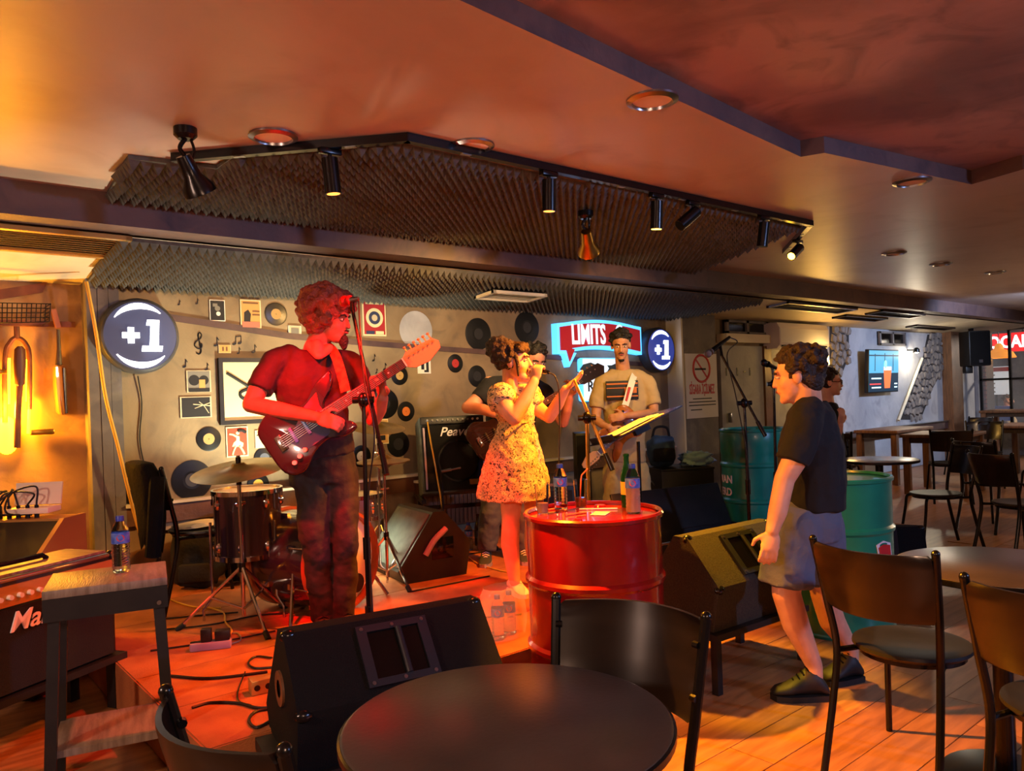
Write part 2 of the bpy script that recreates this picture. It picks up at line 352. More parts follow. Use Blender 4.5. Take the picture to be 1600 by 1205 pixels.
# rail below the television and post
x0, x1, z0, z1 = wrect(1318, 670, 1488, 683); struct(slab('trim_8', x0, x1, YW - .1, YW - .03, .57, .69, 'beam_paint')); struct(slab('trim_9', x0, x1, YW - .12, YW - .03, .69, .71, 'steel'))
x0, x1, z0, z1 = wrect(1484, 515, 1500, 690, YW - .15); struct(slab('trim_10', x0, x1, YW - .2, YW - .03, 0, 2.27, 'brown_wood'))
# stage
stg = struct(slab('floor_stage', 0.86, 6.6, 2.74, YW, 0, ZS - .004, 'stage_carpet'))
bd = B().box((0, 0, 0), (2.855, .46, .012)).mesh('stage_board', 'stage_carpet', 0)
for i in range(2):
    for j in range(6):
        o = bpy.data.objects.new('stage_board', bd); COL.objects.link(o); o.parent = stg; o.location = (.86 + 1.435 + i * 2.87, 2.74 + .235 + j * .468, ZS - .006 + random.uniform(-.0006, .0006))
# end wall with glazing, street side behind
sl = struct(slab('wall_end', XE, XE + .2, 5.46, YW, 0, 2.6, 'wall_pale'))
struct(slab('wall_end_base', XE, XE + .2, YF, 5.46, 0, .5, 'pillar_grey')); struct(slab('wall_end_top', XE, XE + .2, YF, 5.46, 2.3, 2.6, 'pillar_grey'))
wi = struct(slab('window_3', XE + .08, XE + .09, YF, 5.46, .5, 2.3, 'thin_glass'))
for i in range(20): slab('mullion', XE + .05, XE + .12, 5.42 - i * .49, 5.46 - i * .49, .5, 2.3, 'black_metal', wi)
slab('mullion', XE + .05, XE + .12, YF, 5.46, 1.38, 1.42, 'black_metal', wi)
struct(slab('floor_outside', XE + .2, 30, -9, 9, -.2, -.01, 'pillar_grey')); struct(slab('wall_outside', 26, 26.2, -9, 9, -.2, 6, 'pillar_grey'))
# ------------------------------------------------------------------ acoustic foam
def inside(p, poly):
    r = False; n = len(poly)
    for i in range(n):
        a, c = poly[i], poly[(i + 1) % n]
        if (a[1] > p[1]) != (c[1] > p[1]) and p[0] < (c[0] - a[0]) * (p[1] - a[1]) / (c[1] - a[1]) + a[0]: r = not r
    return r
def foam(name, poly, zf, label, pitch=.052, h=.05, skip=None):
    b = B(); xs = [p[0] for p in poly]; ys = [p[1] for p in poly]
    for i in range(int((max(xs) - min(xs)) / pitch) + 1):
        for j in range(int((max(ys) - min(ys)) / pitch) + 1):
            x = min(xs) + (i + .5) * pitch; y = min(ys) + (j + .5) * pitch
            if not inside((x, y), poly) or (skip and skip(x, y)): continue
            q = pitch / 2; z = zf(y); jx = random.uniform(-.004, .004)
            b.add([(x - q, y - q, zf(y - q)), (x + q, y - q, zf(y - q)), (x + q, y + q, zf(y + q)), (x - q, y + q, zf(y + q)), (x + jx, y + jx, z - h)], [(0, 1, 4), (1, 2, 4), (2, 3, 4), (3, 0, 4)])
    n = len(poly); b.add([(p[0], p[1], zf(p[1])) for p in poly] + [(p[0], p[1], zf(p[1]) + .018) for p in poly], [tuple(range(n)), tuple(range(2 * n - 1, n - 1, -1))] + [(i, (i + 1) % n, n + (i + 1) % n, n + i) for i in range(n)])
    return tag(b.obj(name, 'foam', None, 0), label, 'foam')
vx, vy = OS(798, 449).x, OS(798, 449).y
foam('acoustic_foam', [(1.06, YB + .21), (7.30, YB + .21), (7.10, YW - .215), (7.02, YW - .215), (7.02, YW - .03), (1.10, YW - .03)], lambda y: soffit_z(y) - .019, 'black pyramid acoustic foam on the sloping soffit above the back wall', skip=lambda x, y: abs(x - vx) < .3 and abs(y - vy) < .14)
foam('acoustic_foam', [(0.90, 3.62), (1.26, 3.56), (1.26, 3.36), (1.78, 2.78), (4.92, 2.74), (5.85, YB - .01), (.96, YB - .01)], lambda y: ZC - .019, 'black pyramid acoustic foam on the flat ceiling behind the lighting track')
def vent(name, p, sx, sy, label, rz=0, tilt=0, m='cream_paint', n=7):
    t = thing(name, label, 'vent', p, rz); t.rotation_euler = (tilt, 0, rz)
    b = B()
    for a, c, d, e in ((-sx / 2, sx / 2, -sy / 2, -sy / 2 + .03), (-sx / 2, sx / 2, sy / 2 - .03, sy / 2), (-sx / 2, -sx / 2 + .03, -sy / 2, sy / 2), (sx / 2 - .03, sx / 2, -sy / 2, sy / 2)):
        b.box(((a + c) / 2, (d + e) / 2, -.012), (c - a, e - d, .024))
    b.obj('vent_frame', m, t); B().box((0, 0, -.002), (sx - .06, sy - .06, .004)).obj('vent_back', 'black_paint', t)
    for i in range(n):
        yy = -sy / 2 + .03 + (i + .5) * (sy - .06) / n; B().box((0, 0, 0), (sx - .06, .02, .003), TR((0, yy, -.011), rx=.5)).obj('slat', m, t)
    return t
TS = -math.atan(.088)
vent('ceiling_vent', (vx, vy, soffit_z(vy) - .066), .58, .26, 'cream air vent set into the foam above the singer', 0, TS)
p = OS(45, 372); vent('ceiling_vent', (p.x - .05, p.y, soffit_z(p.y)), 1.0, .42, 'wide louvred vent in the soffit over the orange niche', 0, TS, 'gold_panel', 9)
for (x, y, sx, sy, lb) in ((1272, 480, 1.6, .28, 'dark framed vent in the soffit above the air conditioner'), (1345, 496, 1.2, .2, 'narrow dark framed vent in the soffit above the woman with glasses'), (1400, 490, 1.3, .24, 'dark framed vent in the soffit above the television'), (1455, 511, 1.5, .18, 'dark framed vent in the soffit beside the hanging speaker')):
    p = OS(x, y); vent('ceiling_vent', (p.x, p.y, soffit_z(p.y)), sx, sy, lb, 0, TS, 'dark_wood' if y != 480 else 'steel', 4)
# ------------------------------------------------------------------ ceiling lights
def downlight(x, y, label, on=False):
    p = OZ(x, y, ZC); t = thing('ceiling_downlight', label, 'light', (p.x, p.y, ZC), 0, 'recessed round downlights')
    B().lathe([(.075, 0), (.1, 0), (.1, -.008), (.078, -.016), (.075, -.004)], 28, cap=False).obj('trim_ring', 'steel', t)
    B().lathe([(.001, -.005), (.077, -.005), (.077, -.001)], 28).obj('diffuser', 'diffuser', t)
mat('diffuser', (226, 206, 204), 0.5)
for x, y, l in ((427, 212, 'round recessed downlight beside the left end of the track'), (1019, 155, 'round recessed downlight at the edge of the painted ceiling'), (1425, 283, 'round recessed downlight below the far tip of the painted ceiling'), (1397, 395, 'round recessed downlight beyond the yellow end spot of the track'), (737, 227, 'round recessed downlight half hidden behind the black track'), (1470, 412, 'small dark recessed downlight near the beam over the dining tables'), (1555, 425, 'faint recessed downlight near the beam at the dining end')): downlight(x, y, l)
tp = [Vector((1.06, 3.50, ZC - .02)), Vector((1.76, 2.72, ZC - .02)), Vector((4.92, 2.66, ZC - .02))]; e = OZ(1226, 393, ZC - .02); tp.append(e)
tr = thing('lighting_track', 'black bent lighting track along the front edge of the foam', 'track', tp[1])
for a, c in zip(tp, tp[1:]):
    d = c - a; M = frame((a + c) / 2 - tp[1], d, (-d.y, d.x, 0)); B().box((0, 0, 0), (d.length + .02, .036, .036), M).obj('rail', 'black_metal', tr)
    for k in range(int(d.length / .5)): B().box((-d.length / 2 + .3 + k * .5, 0, -.019), (.05, .02, .003), M).obj('contact_strip', 'steel', tr)
def track_spot(x, y, tgt, label, lit=None, L=.15, r=.034):
    """cylinder head on a short stem: x, y = where its body shows in the photograph"""
    best = min(((tp[i] + (tp[i + 1] - tp[i]) * k / 40) for i in range(3) for k in range(41)), key=lambda q: abs(q.dot(RX) / depth(q) - ray(x, y)[0]))
    t = thing('track_spotlight', label, 'spotlight', best - Vector((0, 0, .018)), 0, 'black spotlights on the track')
    B().box((0, 0, -.012), (.1, .034, .024), bev=.004).obj('adapter', 'black_metal', t)
    B().cyl((0, 0, -.02), (0, 0, -.06), .009).cyl((-.0, 0, -.055), (0, 0, -.075), .016).obj('swivel', 'black_metal', t)
    d = (Vector(tgt) - (best - Vector((0, 0, .09)))).normalized(); a = Vector((0, 0, -.07)) - d * .03
    B().cyl(a, a + d * L, r, r, 24).obj('lamp_head', 'black_metal', t)
    hd = B().cyl(a + d * (L - .002), a + d * (L + .001), r * .8, r * .8, 24).obj('lens', lit or 'screen_off', t)
    return best - Vector((0, 0, .09)) + d * (L + .02)
mat('lens_amber', (255, 190, 60), .4, emit=14, ecol=(255, 190, 50)); mat('lens_red', (255, 40, 20), .4, emit=10, ecol=(255, 30, 16)); mat('lens_dim', (210, 140, 60), .4, emit=2.0, ecol=(255, 150, 60))
track_spot(512, 258, (1.75, 3.0, 0), 'black track spotlight on the short angled arm of the track', 'lens_dim')
track_spot(854, 290, (2.6, 2.9, 0), 'black track spotlight hanging straight down left of the gold clip lamp', 'lens_dim')
track_spot(1021, 325, (3.42, 2.95, 0), 'black track spotlight glowing yellow downwards', 'lens_amber')
track_spot(1082, 330, (2.4, 3.1, 1.4), 'unlit black track spotlight tilted to the left', None)
track_spot(1197, 358, (4.2, 2.9, .4), 'unlit black track spotlight near the far bend of the track', None)
track_spot(1246, 376, (2.9, 2.9, 1.0), 'black track spotlight at the far end glowing yellow towards the stage', 'lens_amber')
def clip_lamp(base, tgt, m, lens, label):
    t = thing('par_lamp', label, 'spotlight', base)
    B().lathe([(.001, 0), (.045, 0), (.045, -.03), (.03, -.045), (.001, -.045)], 20).obj('ceiling_mount', 'black_metal', t)
    B().tube(spline([(0, 0, -.04), (-.02, .01, -.08), (.0, 0, -.12), (0, 0, -.15)]), .009).tube(spline([(0.02, 0, -.04), (.035, .01, -.08), (.02, 0, -.13)]), .006).obj('bracket', 'black_metal', t)
    d = (Vector(tgt) - Vector(base)).normalized(); M = frame((0, 0, -.14), d.orthogonal(), d.cross(d.orthogonal()))
    if (M.to_3x3() @ Vector((0, 0, 1))).dot(d) < 0: M = M @ TR(rx=PI)
    B().lathe([(.001, -.03), (.028, -.03), (.034, .02), (.036, .05), (.062, .10), (.066, .125), (.06, .125), (.055, .1), (.001, .07)], 24, M).obj('lamp_hood', m, t)
    B().lathe([(.001, .105), (.03, .118), (.052, .112)], 20, M, False).obj('bulb_face', lens, t); return t
clip_lamp((1.0, 3.16, ZC), (1.95, 3.6, .9), 'black_metal', 'lens_red', 'black clip lamp with a red face at the left end of the track')
p = OZ(915, 330, ZC - .07); clip_lamp((p.x, p.y, ZC - .07), (4.6, 4.2, 1.0), 'brass', 'lens_dim', 'small gold clip lamp hanging from the black foam')
# ------------------------------------------------------------------ things on the back wall
def WM(x, y, Y=YW, off=0.0):
    """frame on the back wall: local x along the wall, y up, z out towards the room"""
    p = OY(x, y, Y); return Matrix(((1, 0, 0, p.x), (0, 0, -1, Y - off), (0, 1, 0, p.z), (0, 0, 0, 1))), depth(Vector((p.x, Y, 0)))
mat('vinyl_brown', (58, 50, 38), 0.3); mat('label_tan', (176, 140, 84), .6); mat('label_orange', (198, 110, 46), .6); mat('label_red', (178, 46, 44), .6); mat('label_white', (210, 200, 186), .6); mat('label_grey', (74, 78, 92), .6); mat('label_yellow', (204, 160, 50), .6); mat('label_ochre', (206, 146, 60), .6); mat('label_black', (34, 34, 38), .4)
def record(x, y, hpx, lab, label, m='vinyl'):
    M, D = WM(x, y); r = hpx * D / 2400; t = thing('vinyl_record', label, 'record', M.translation + Vector((0, -.001, 0)), 0, 'vinyl records fixed to the back wall'); M0 = M.to_3x3().to_4x4()
    prof = [(.003, 0), (r, 0), (r, .004), (r * .97, .005)] + [(r * q, .005 + (.0006 if i % 2 else 0)) for i, q in enumerate((.9, .88, .8, .78, .7, .68, .6, .58, .5, .48, .42))] + [(r * .36, .0045), (.003, .0045)]
    B().lathe(prof, 40, M0, cap=False).obj('disc', m, t)
    k = .34 if hpx > 40 else .46
    B().lathe([(.004, .0046), (r * k, .0046), (r * k, .006), (.004, .006)], 28, M0, cap=False).obj('centre_label', lab, t)
    return t
for a in ((205, 755, 65, 'label_ochre', 'large black record with orange centre behind the chair with the jacket'), (300, 750, 62, 'label_grey', 'large black record with dark grey centre beside the jacket chair'),
          (326, 686, 38, 'label_tan', 'small black record with tan centre left of the red dancer picture'), (431, 491, 36, 'label_tan', 'brownish record right of the ochre poster', 'vinyl_brown'),
          (413, 716, 34, 'label_grey', 'small black record half hidden above the crash cymbal'), (403, 757, 35, 'label_yellow', 'small black record with yellow centre above the floor tom'),
          (564, 713, 34, 'label_white', 'small black record with white centre behind the microphone stand'), (602, 631, 46, 'label_black', 'large all black record behind the guitarist hand'),
          (624, 587, 30, 'label_tan', 'small black record with tan centre below the guitar headstock'), (634, 643, 31, 'label_orange', 'small black record with orange centre above the amplifier'),
          (711, 568, 29, 'label_red', 'small black record with red and white centre left of the singer'), (747, 522, 50, 'label_black', 'large all black record above left of the singer hair'),
          (823, 512, 50, 'label_black', 'large all black record nearest the red lit sign'), (745, 588, 34, 'label_black', 'plain black record behind the bass player shoulder'),
          (622, 694, 40, 'label_black', 'large black record half behind the grey amplifier')): record(*a)
M, D = WM(650, 516); struct(B().lathe([(.001, .002), (.165, .002), (.165, 0)], 30, M).obj('trim_11', 'wall_pale'))
# pictures: flat prints with a few printed shapes standing for the motif
for nm, c in (('print_black', (24, 24, 28)), ('print_grey', (120, 116, 108)), ('print_ochre', (196, 150, 84)), ('print_red', (176, 60, 34)), ('print_cream', (224, 208, 164)), ('print_brown', (110, 74, 48)), ('print_crimson', (160, 36, 40)), ('print_blue', (48, 56, 88)), ('print_pale', (196, 182, 150)), ('print_white', (232, 228, 216)), ('print_pink', (190, 110, 90))): mat(nm, c, .6)
def picture(x0, y0, x1, y1, base, shapes, label, border=None, tilt=0, name='wall_picture', cat='picture'):
    xa, xb, za, zb = wrect(x0, y0, x1, y1); w, h = xb - xa, zb - za; cx, cz = (xa + xb) / 2, (za + zb) / 2
    t = thing(name, label, cat, (cx, YW - .001, cz)); Q = Matrix(((1, 0, 0, 0), (0, 0, -1, 0), (0, 1, 0, 0), (0, 0, 0, 1))) @ Matrix.Rotation(tilt, 4, 'Z')
    B().box((0, 0, .004), (w, h, .008), Q).obj('sheet', border or base, t)
    if border: B().box((0, 0, .0085), (w * .9, h * .92, .002), Q).obj('printed_field', base, t)
    z = .0098
    for kind, m, *g in shapes:
        b = B(); z += .0003
        if kind == 'r': b.box((g[0] * w / 2, g[1] * h / 2, z), (g[2] * w / 2, g[3] * h / 2, .0012), Q)
        elif kind == 'c': b.lathe([(.0005, z), (g[2] * w / 2, z), (g[2] * w / 2, z - .001)], 24, Q @ TR((g[0] * w / 2, g[1] * h / 2, 0)))
        elif kind == 'l': b.tube([(p[0] * w / 2, p[1] * h / 2, z) for p in spline([(q[0], q[1], 0) for q in g[0]], 5)], g[1], 6, Q)
        elif kind == 'p': b.prism([(p[0] * w / 2, p[1] * h / 2) for p in g[0]], .0012, Q @ TR((0, 0, z - .0006)))
        b.obj('print_shape', m, t)
    return t, Q, w, h
picture(327, 469, 351, 502, 'print_black', [('c', 'print_grey', 0, .2, .35), ('c', 'print_white', .1, -.3, .28), ('r', 'print_grey', -.3, .5, .6, .3)], 'small black and white photograph high on the plaster', 'print_white')
picture(375, 469, 407, 513, 'print_ochre', [('r', 'print_brown', 0, .78, 1.5, .12), ('p', 'print_black', [(-.7, -.6), (-.1, -.6), (.0, 0), (-.25, .3), (-.65, .1)]), ('r', 'print_pink', 0, -.75, 1.7, .4), ('r', 'print_brown', .5, .2, .7, .1), ('r', 'print_brown', .5, -.05, .7, .1)], 'ochre poster with a dark shape above a pink band', 'print_cream')
picture(566, 470, 602, 525, 'print_crimson', [('c', 'print_cream', 0, .02, .74), ('c', 'print_blue', 0, .02, .5), ('c', 'print_pale', 0, .02, .25), ('r', 'print_cream', 0, .85, 1.5, .14), ('r', 'print_blue', -.4, -.82, .7, .18), ('r', 'print_cream', .4, -.82, .7, .18)], 'red poster with a round blue emblem above the guitar neck', 'print_cream')
picture(291, 579, 329, 613, 'print_grey', [('c', 'print_black', -.4, .1, .45), ('c', 'print_black', .4, .1, .4), ('r', 'print_ochre', .25, -.3, .5, .9), ('r', 'print_black', 0, -.8, 1.7, .35)], 'photograph of an old car with orange glow', 'print_pale')
picture(281, 620, 330, 653, 'print_black', [('l', 'print_pale', [(.9, .1), (.4, .2), (-.2, .3)], .004), ('l', 'print_pale', [(.8, -.6), (.5, .1), (.2, .5)], .003), ('l', 'print_pale', [(.9, .4), (.3, .1), (-.1, -.1)], .003)], 'dark photograph with pale twigs', 'print_pale')
picture(353, 667, 387, 714, 'print_red', [('p', 'print_cream', [(-.1, .45), (.2, .35), (.2, .05), (.55, -.1), (.5, -.35), (-.5, -.3), (-.35, -.05), (-.1, .1)]), ('l', 'print_cream', [(-.1, .35), (-.4, .5), (-.75, .55)], .007), ('l', 'print_cream', [(.2, -.3), (.45, -.6), (.6, -.85)], .008), ('l', 'print_cream', [(-.2, -.3), (-.4, -.6), (-.5, -.85)], .008), ('c', 'print_cream', .05, .58, .16), ('l', 'print_black', [(.05, .72), (.4, .75), (.8, .6)], .012)], 'red picture of a dancer in a pale skirt', 'print_cream')
picture(398, 672, 424, 700, 'print_pale', [('l', 'print_black', [(-.8, .4), (-.3, .55), (0, .35), (.4, .5)], .003), ('l', 'print_black', [(-.2, .4), (.0, .1), (.3, .2)], .003)], 'pale sketch with thin black lines beside the guitar body')
picture(652, 556, 672, 584, 'print_white', [('r', 'print_black', -.25, .1, .5, 1.3), ('r', 'print_black', .3, -.1, .7, 1.5), ('r', 'print_white', .1, -.1, .3, 1.0)], 'small black and white print below the guitar headstock')
picture(341, 539, 360, 552, 'print_ochre', [('r', 'print_brown', -.3, 0, .3, 1.0), ('r', 'print_brown', .3, 0, .3, 1.0)], 'tiny tan plate among the music notes', 'print_pale')
picture(450, 509, 470, 527, 'print_yellowish' if False else 'print_pale', [('r', 'print_grey', 0, 0, 1.2, 1.2)], 'small pale framed print behind the guitarist shoulder', 'print_white')
picture(585, 655, 606, 694, 'print_ochre', [('r', 'print_red', 0, .2, 1.2, .9), ('r', 'print_black', 0, -.5, 1.0, .4)], 'small orange and red picture behind the cymbals', 'print_cream')
t, Q, w, h = picture(341, 560, 482, 661, 'print_cream', [('l', 'print_black', [(-.82, .55), (-.55, .3), (-.25, .0), (-.3, -.2), (-.5, -.22), (-.55, -.05), (-.35, .08), (-.05, .2), (.4, .35)], .012), ('l', 'print_black', [(-.35, .25), (.0, .35), (.3, .5)], .014), ('l', 'print_black', [(.1, -.5), (.3, -.6), (.5, -.45)], .01)], 'large framed drawing of black ribbons behind the guitarist', 'print_cream', name='framed_drawing')
for a, c, d, e in ((-w / 2, w / 2, h / 2 - .03, h / 2), (-w / 2, w / 2, -h / 2, -h / 2 + .03), (-w / 2, -w / 2 + .03, -h / 2 + .03, h / 2 - .03), (w / 2 - .03, w / 2, -h / 2 + .03, h / 2 - .03)): B().box(((a + c) / 2, (d + e) / 2, .014), (c - a, e - d, .028), Q).obj('frame_bar', 'black_paint', t)
# music notes
def note(x, y, hpx, kind, lb):
    M, D = WM(x, y, YW, .001); s = hpx * D / 1200; b = B(); mm = M.to_3x3().to_4x4()
    def head(cx, cy): b.add([(cx + .2 * s * math.cos(k) , cy + .14 * s * math.sin(k) + .05 * s * math.cos(k), zz) for zz in (0, .004) for k in [2 * PI * i / 14 for i in range(14)]], [tuple(range(13, -1, -1)), tuple(range(14, 28))] + [(i, (i + 1) % 14, 14 + (i + 1) % 14, 14 + i) for i in range(14)], mm)
    def bar(x0, y0, x1, y1, wd):
        d = Vector((x1 - x0, y1 - y0, 0)); b.box((0, 0, .002), (d.length, wd, .004), mm @ frame(((x0 + x1) / 2, (y0 + y1) / 2, 0), d, (-d.y, d.x, 0)))
    if kind == 'clef':
        P = spline([(0, -.1, 0), (.12, -.02, 0), (.1, -.18, 0), (-.05, -.22, 0), (-.2, -.08, 0), (-.12, .1, 0), (.08, .25, 0), (.12, .42, 0), (.03, .5, 0), (-.03, .35, 0), (.03, 0, 0), (.07, -.35, 0), (-.02, -.48, 0), (-.14, -.42, 0)], 8)
        b.tube([p * s for p in P], .035 * s, 6, mm)
    elif kind == 'beam':
        head(-.3 * s, -.4 * s); head(.3 * s, -.3 * s); bar(-.12 * s, -.4 * s, -.12 * s, .4 * s, .06 * s); bar(.48 * s, -.3 * s, .48 * s, .5 * s, .06 * s); bar(-.12 * s, .4 * s, .48 * s, .5 * s, .14 * s)
    else:
        head(-.1 * s, -.4 * s); bar(.08 * s, -.4 * s, .08 * s, .5 * s, .06 * s); bar(.08 * s, .48 * s, .28 * s, .15 * s, .07 * s)
    tag(b.obj('music_note', 'vinyl', None, 0, loc=M.translation), lb, 'wall decoration', 'black music note cut-outs on the wall')
note(311, 537, 34, 'clef', 'black treble clef cut-out on the plaster')
note(370, 532, 14, 'beam', 'black joined pair of notes above the framed drawing')
for x, y, h, lb in ((338, 534, 14, 'beside the treble clef'), (373, 548, 10, 'under the joined pair of notes'), (397, 545, 13, 'right of the joined pair of notes'), (323, 573, 11, 'above the car photograph'), (289, 568, 13, 'between the lit sign and the car photograph'), (280, 473, 8, 'above the lit +1 sign'), (308, 471, 9, 'left of the black and white photograph'), (584, 559, 11, 'below the red poster'), (601, 573, 11, 'just above the guitar neck'), (588, 580, 7, 'touching the edge of the guitar neck'), (574, 582, 9, 'beside the microphone boom')): note(x, y, h, 'note', 'small single black music note ' + lb)
# lit signs
mat('sign_white', (255, 255, 255), .4, emit=2.2); mat('sign_face', (58, 60, 76), .35, emit=.10, ecol=(120, 130, 190)); mat('sign_face_blue', (36, 52, 130), .35, emit=.2, ecol=(60, 90, 220)); mat('sign_shell', (60, 62, 68), .35)
mat('sign_cyan', (110, 180, 230), .4, emit=1.25, ecol=(70, 170, 255)); mat('sign_red', (170, 10, 30), .4, emit=.22, ecol=(200, 14, 40)); mat('sign_panel', (230, 240, 250), .4, emit=.62, ecol=(205, 230, 255)); mat('sign_ink', (26, 34, 44), .5); mat('sign_ink2', (60, 84, 100), .5)
def plus_one(x, y, hpx, face, label):
    M, D = WM(x, y, YW, .0); r = hpx * D / 2400; t = thing('round_light_box', label, 'sign', M.translation); mm = M.to_3x3().to_4x4()
    B().lathe([(.001, .001), (r * .97, .001), (r, .03), (r, .1), (r * .95, .125), (r * .9, .13)], 48, mm, cap=False).obj('casing', 'sign_shell', t)
    B().lathe([(.001, .135), (r * .6, .134), (r * .91, .128)], 48, mm, cap=False).obj('face', face, t)
    b = B(); b.prism([(r * x_, r * y_) for x_, y_ in ((.0, -.42), (.5, -.42), (.53, -.27), (.42, -.27), (.46, .42), (.16, .42), (.13, .27), (.24, .27), (.2, -.27), (.02, -.27))], .008, mm @ TR((0, 0, .134))); b.obj('numeral', 'sign_white', t)
    b = B(); b.box((-r * .25, 0, .138), (r * .42, r * .15, .008), mm); b.box((-r * .25, 0, .138), (r * .15, r * .42, .009), mm); b.obj('plus_mark', 'sign_white', t)
    for a0, a1 in ((.28, .80), (1.22, 1.76)):
        pts = []; n = 22
        for i in range(n + 1):
            f = i / n; a = PI * (a0 + (a1 - a0) * f); wd = r * .07 * math.sin(PI * min(1, max(0.02, f))) + .002; pts.append((r * .78 * math.cos(a), r * .78 * math.sin(a), wd, a))
        out = [((r * .78 + w_) * math.cos(a), (r * .78 + w_) * math.sin(a)) for _, _, w_, a in pts]; inn = [((r * .78 - w_) * math.cos(a), (r * .78 - w_) * math.sin(a)) for _, _, w_, a in pts]
        b = B(); b.add([(p[0], p[1], .138) for p in out] + [(p[0], p[1], .138) for p in inn] + [(p[0], p[1], .128) for p in out] + [(p[0], p[1], .128) for p in inn], [(i, i + 1, n + 2 + i, n + 1 + i) for i in range(n)] + [(i, 2 * n + 2 + i, 2 * n + 3 + i, i + 1) for i in range(n)] + [(n + 1 + i, n + 2 + i, 3 * n + 4 + i, 3 * n + 3 + i) for i in range(n)], mm); b.obj('light_arc', 'sign_white', t)
    return t
t = plus_one(212, 527, 116, 'sign_face', 'round lit sign reading +1 on the grey pilaster'); 
B().tube(spline([(-.0, -.02, -.26), (.02, -.01, -.45), (.0, -.01, -.7), (.04, -.01, -.95)]), .004, 6).obj('power_cable', 'rubber', t)
plus_one(1019, 548, 70, 'sign_face_blue', 'round blue lit sign reading +1 behind the man in the pale T-shirt')
# LIMITS O.. banner sign
xa, xb, za, zb = wrect(866, 508, 990, 556); M, D = WM(866, 532); bw = xb - xa; t = thing('banner_light_sign', 'red lit banner sign reading LIMITS O with cyan edge', 'sign', (xa, YW, (za + zb) / 2)); mm = M.to_3x3().to_4x4()
def arch(u): return .055 * math.sin(PI * min(1, max(0, u)))
def banner(grow, z0, z1, m, nm):
    n = 16; H2 = (zb - za) * .36; top = [(bw * i / n, H2 + arch(i / n) + grow) for i in range(n + 1)]; bot = [(bw * i / n, -H2 + arch(i / n) - grow) for i in range(n, -1, -1)]
    top[0] = (-grow, top[0][1]); top[-1] = (bw + grow, top[-1][1]); bot[0] = (bw + grow, bot[0][1]); bot[-1] = (-grow, bot[-1][1])
    poly = top + bot[:-2] + [(bw * .16 + grow, bot[-2][1]), (bw * .1, -H2 - .11 - grow * 1.6), (bw * .07 - grow * .5, bot[-1][1])] + [bot[-1]]
    B().prism(poly, z1 - z0, mm @ TR((0, 0, z0))).obj(nm, m, t, 0)
banner(.035, .0, .08, 'sign_cyan', 'cyan_edge'); banner(.0, .08, .095, 'sign_red', 'red_face')
b = B(); text(b, 'LIMITS', .2, mm @ TR((bw * .33, .04, .098), rz=.02) @ Matrix.Diagonal((.86, 1.4, 1, 1)), .004, .0045, space=1.02); b.obj('lettering', 'sign_panel', t); b = B(); text(b, 'O', .2, mm @ TR((bw * .72, .05, .098)) @ Matrix.Diagonal((.86, 1.4, 1, 1)), .004, .0045); b.obj('lettering', 'sign_panel', t)
# square drinks sign
xa, xb, za, zb = wrect(901, 560, 968, 627); w, h = xb - xa, zb - za; t = thing('square_light_box', 'white lit drinks sign with two bulls below the banner', 'sign', ((xa + xb) / 2, YW, (za + zb) / 2)); mm = M.to_3x3().to_4x4()
B().box((0, 0, .04), (w, h, .08), mm, bev=.03).obj('casing', 'sign_cyan', t); B().box((0, 0, .083), (w * .95, h * .95, .012), mm).obj('face', 'sign_panel', t)
b = B(); text(b, 'Red Bull', .155, mm @ TR((.0, -h * .16, .091)), .002, .002); b.obj('lettering', 'sign_ink', t)
for s in (-1, 1):
    b = B(); b.prism([(s * x_ * 1.35, y_) for x_, y_ in ((.02, .02), (.05, .07), (.03, .1), (.08, .1), (.15, .13), (.23, .11), (.27, .06), (.25, .05), (.26, -.01), (.22, .02), (.2, -.03), (.17, .03), (.12, .02), (.09, -.03), (.08, .02))], .003, mm @ TR((0, h * .1, .089))); b.obj('bull_mark', 'sign_ink2', t)
# no smoking notice
xa, xb, za, zb = wrect(1071, 553, 1120, 653, YW - .2); w, h = xb - xa, zb - za; t = thing('notice_board', 'white no smoking notice with red ring on the pilaster', 'sign', ((xa + xb) / 2 - .01, YW - .2, (za + zb) / 2)); mm = M.to_3x3().to_4x4()
mat('notice_red', (176, 50, 60), .5); mat('notice_white', (206, 202, 204), .4)
B().box((0, 0, .008), (w, h, .014), mm).obj('board', 'notice_white', t)
B().tube([(w * .26 * math.cos(a), h * .27 + w * .26 * math.sin(a), .016) for a in [2 * PI * i / 28 for i in range(28)]], .014, 6, mm, True).obj('ring', 'notice_red', t)
B().box((0, 0, .016), (w * .5, .022, .004), mm @ TR((0, h * .27, 0), rz=-.8)).obj('slash', 'notice_red', t)
B().box((-.02, h * .26, .0165), (w * .34, .022, .003), mm).obj('cigarette', 'print_black', t)
b2 = B(); text(b2, 'SİGARA İÇİLMEZ', .1, mm @ TR((0, -h * .06, .016)) @ Matrix.Diagonal((.6, 1.5, 1, 1)), .001, .003); b2.obj('lettering', 'notice_red', t)
for i, (q, yy) in enumerate(((.6, -.2), (.85, -.25), (.85, -.3), (.35, -.37))): B().box((0 if q > .4 else -w * .2, h * yy, .016), (w * q, .012, .002), mm).obj('text_line', 'print_black', t)
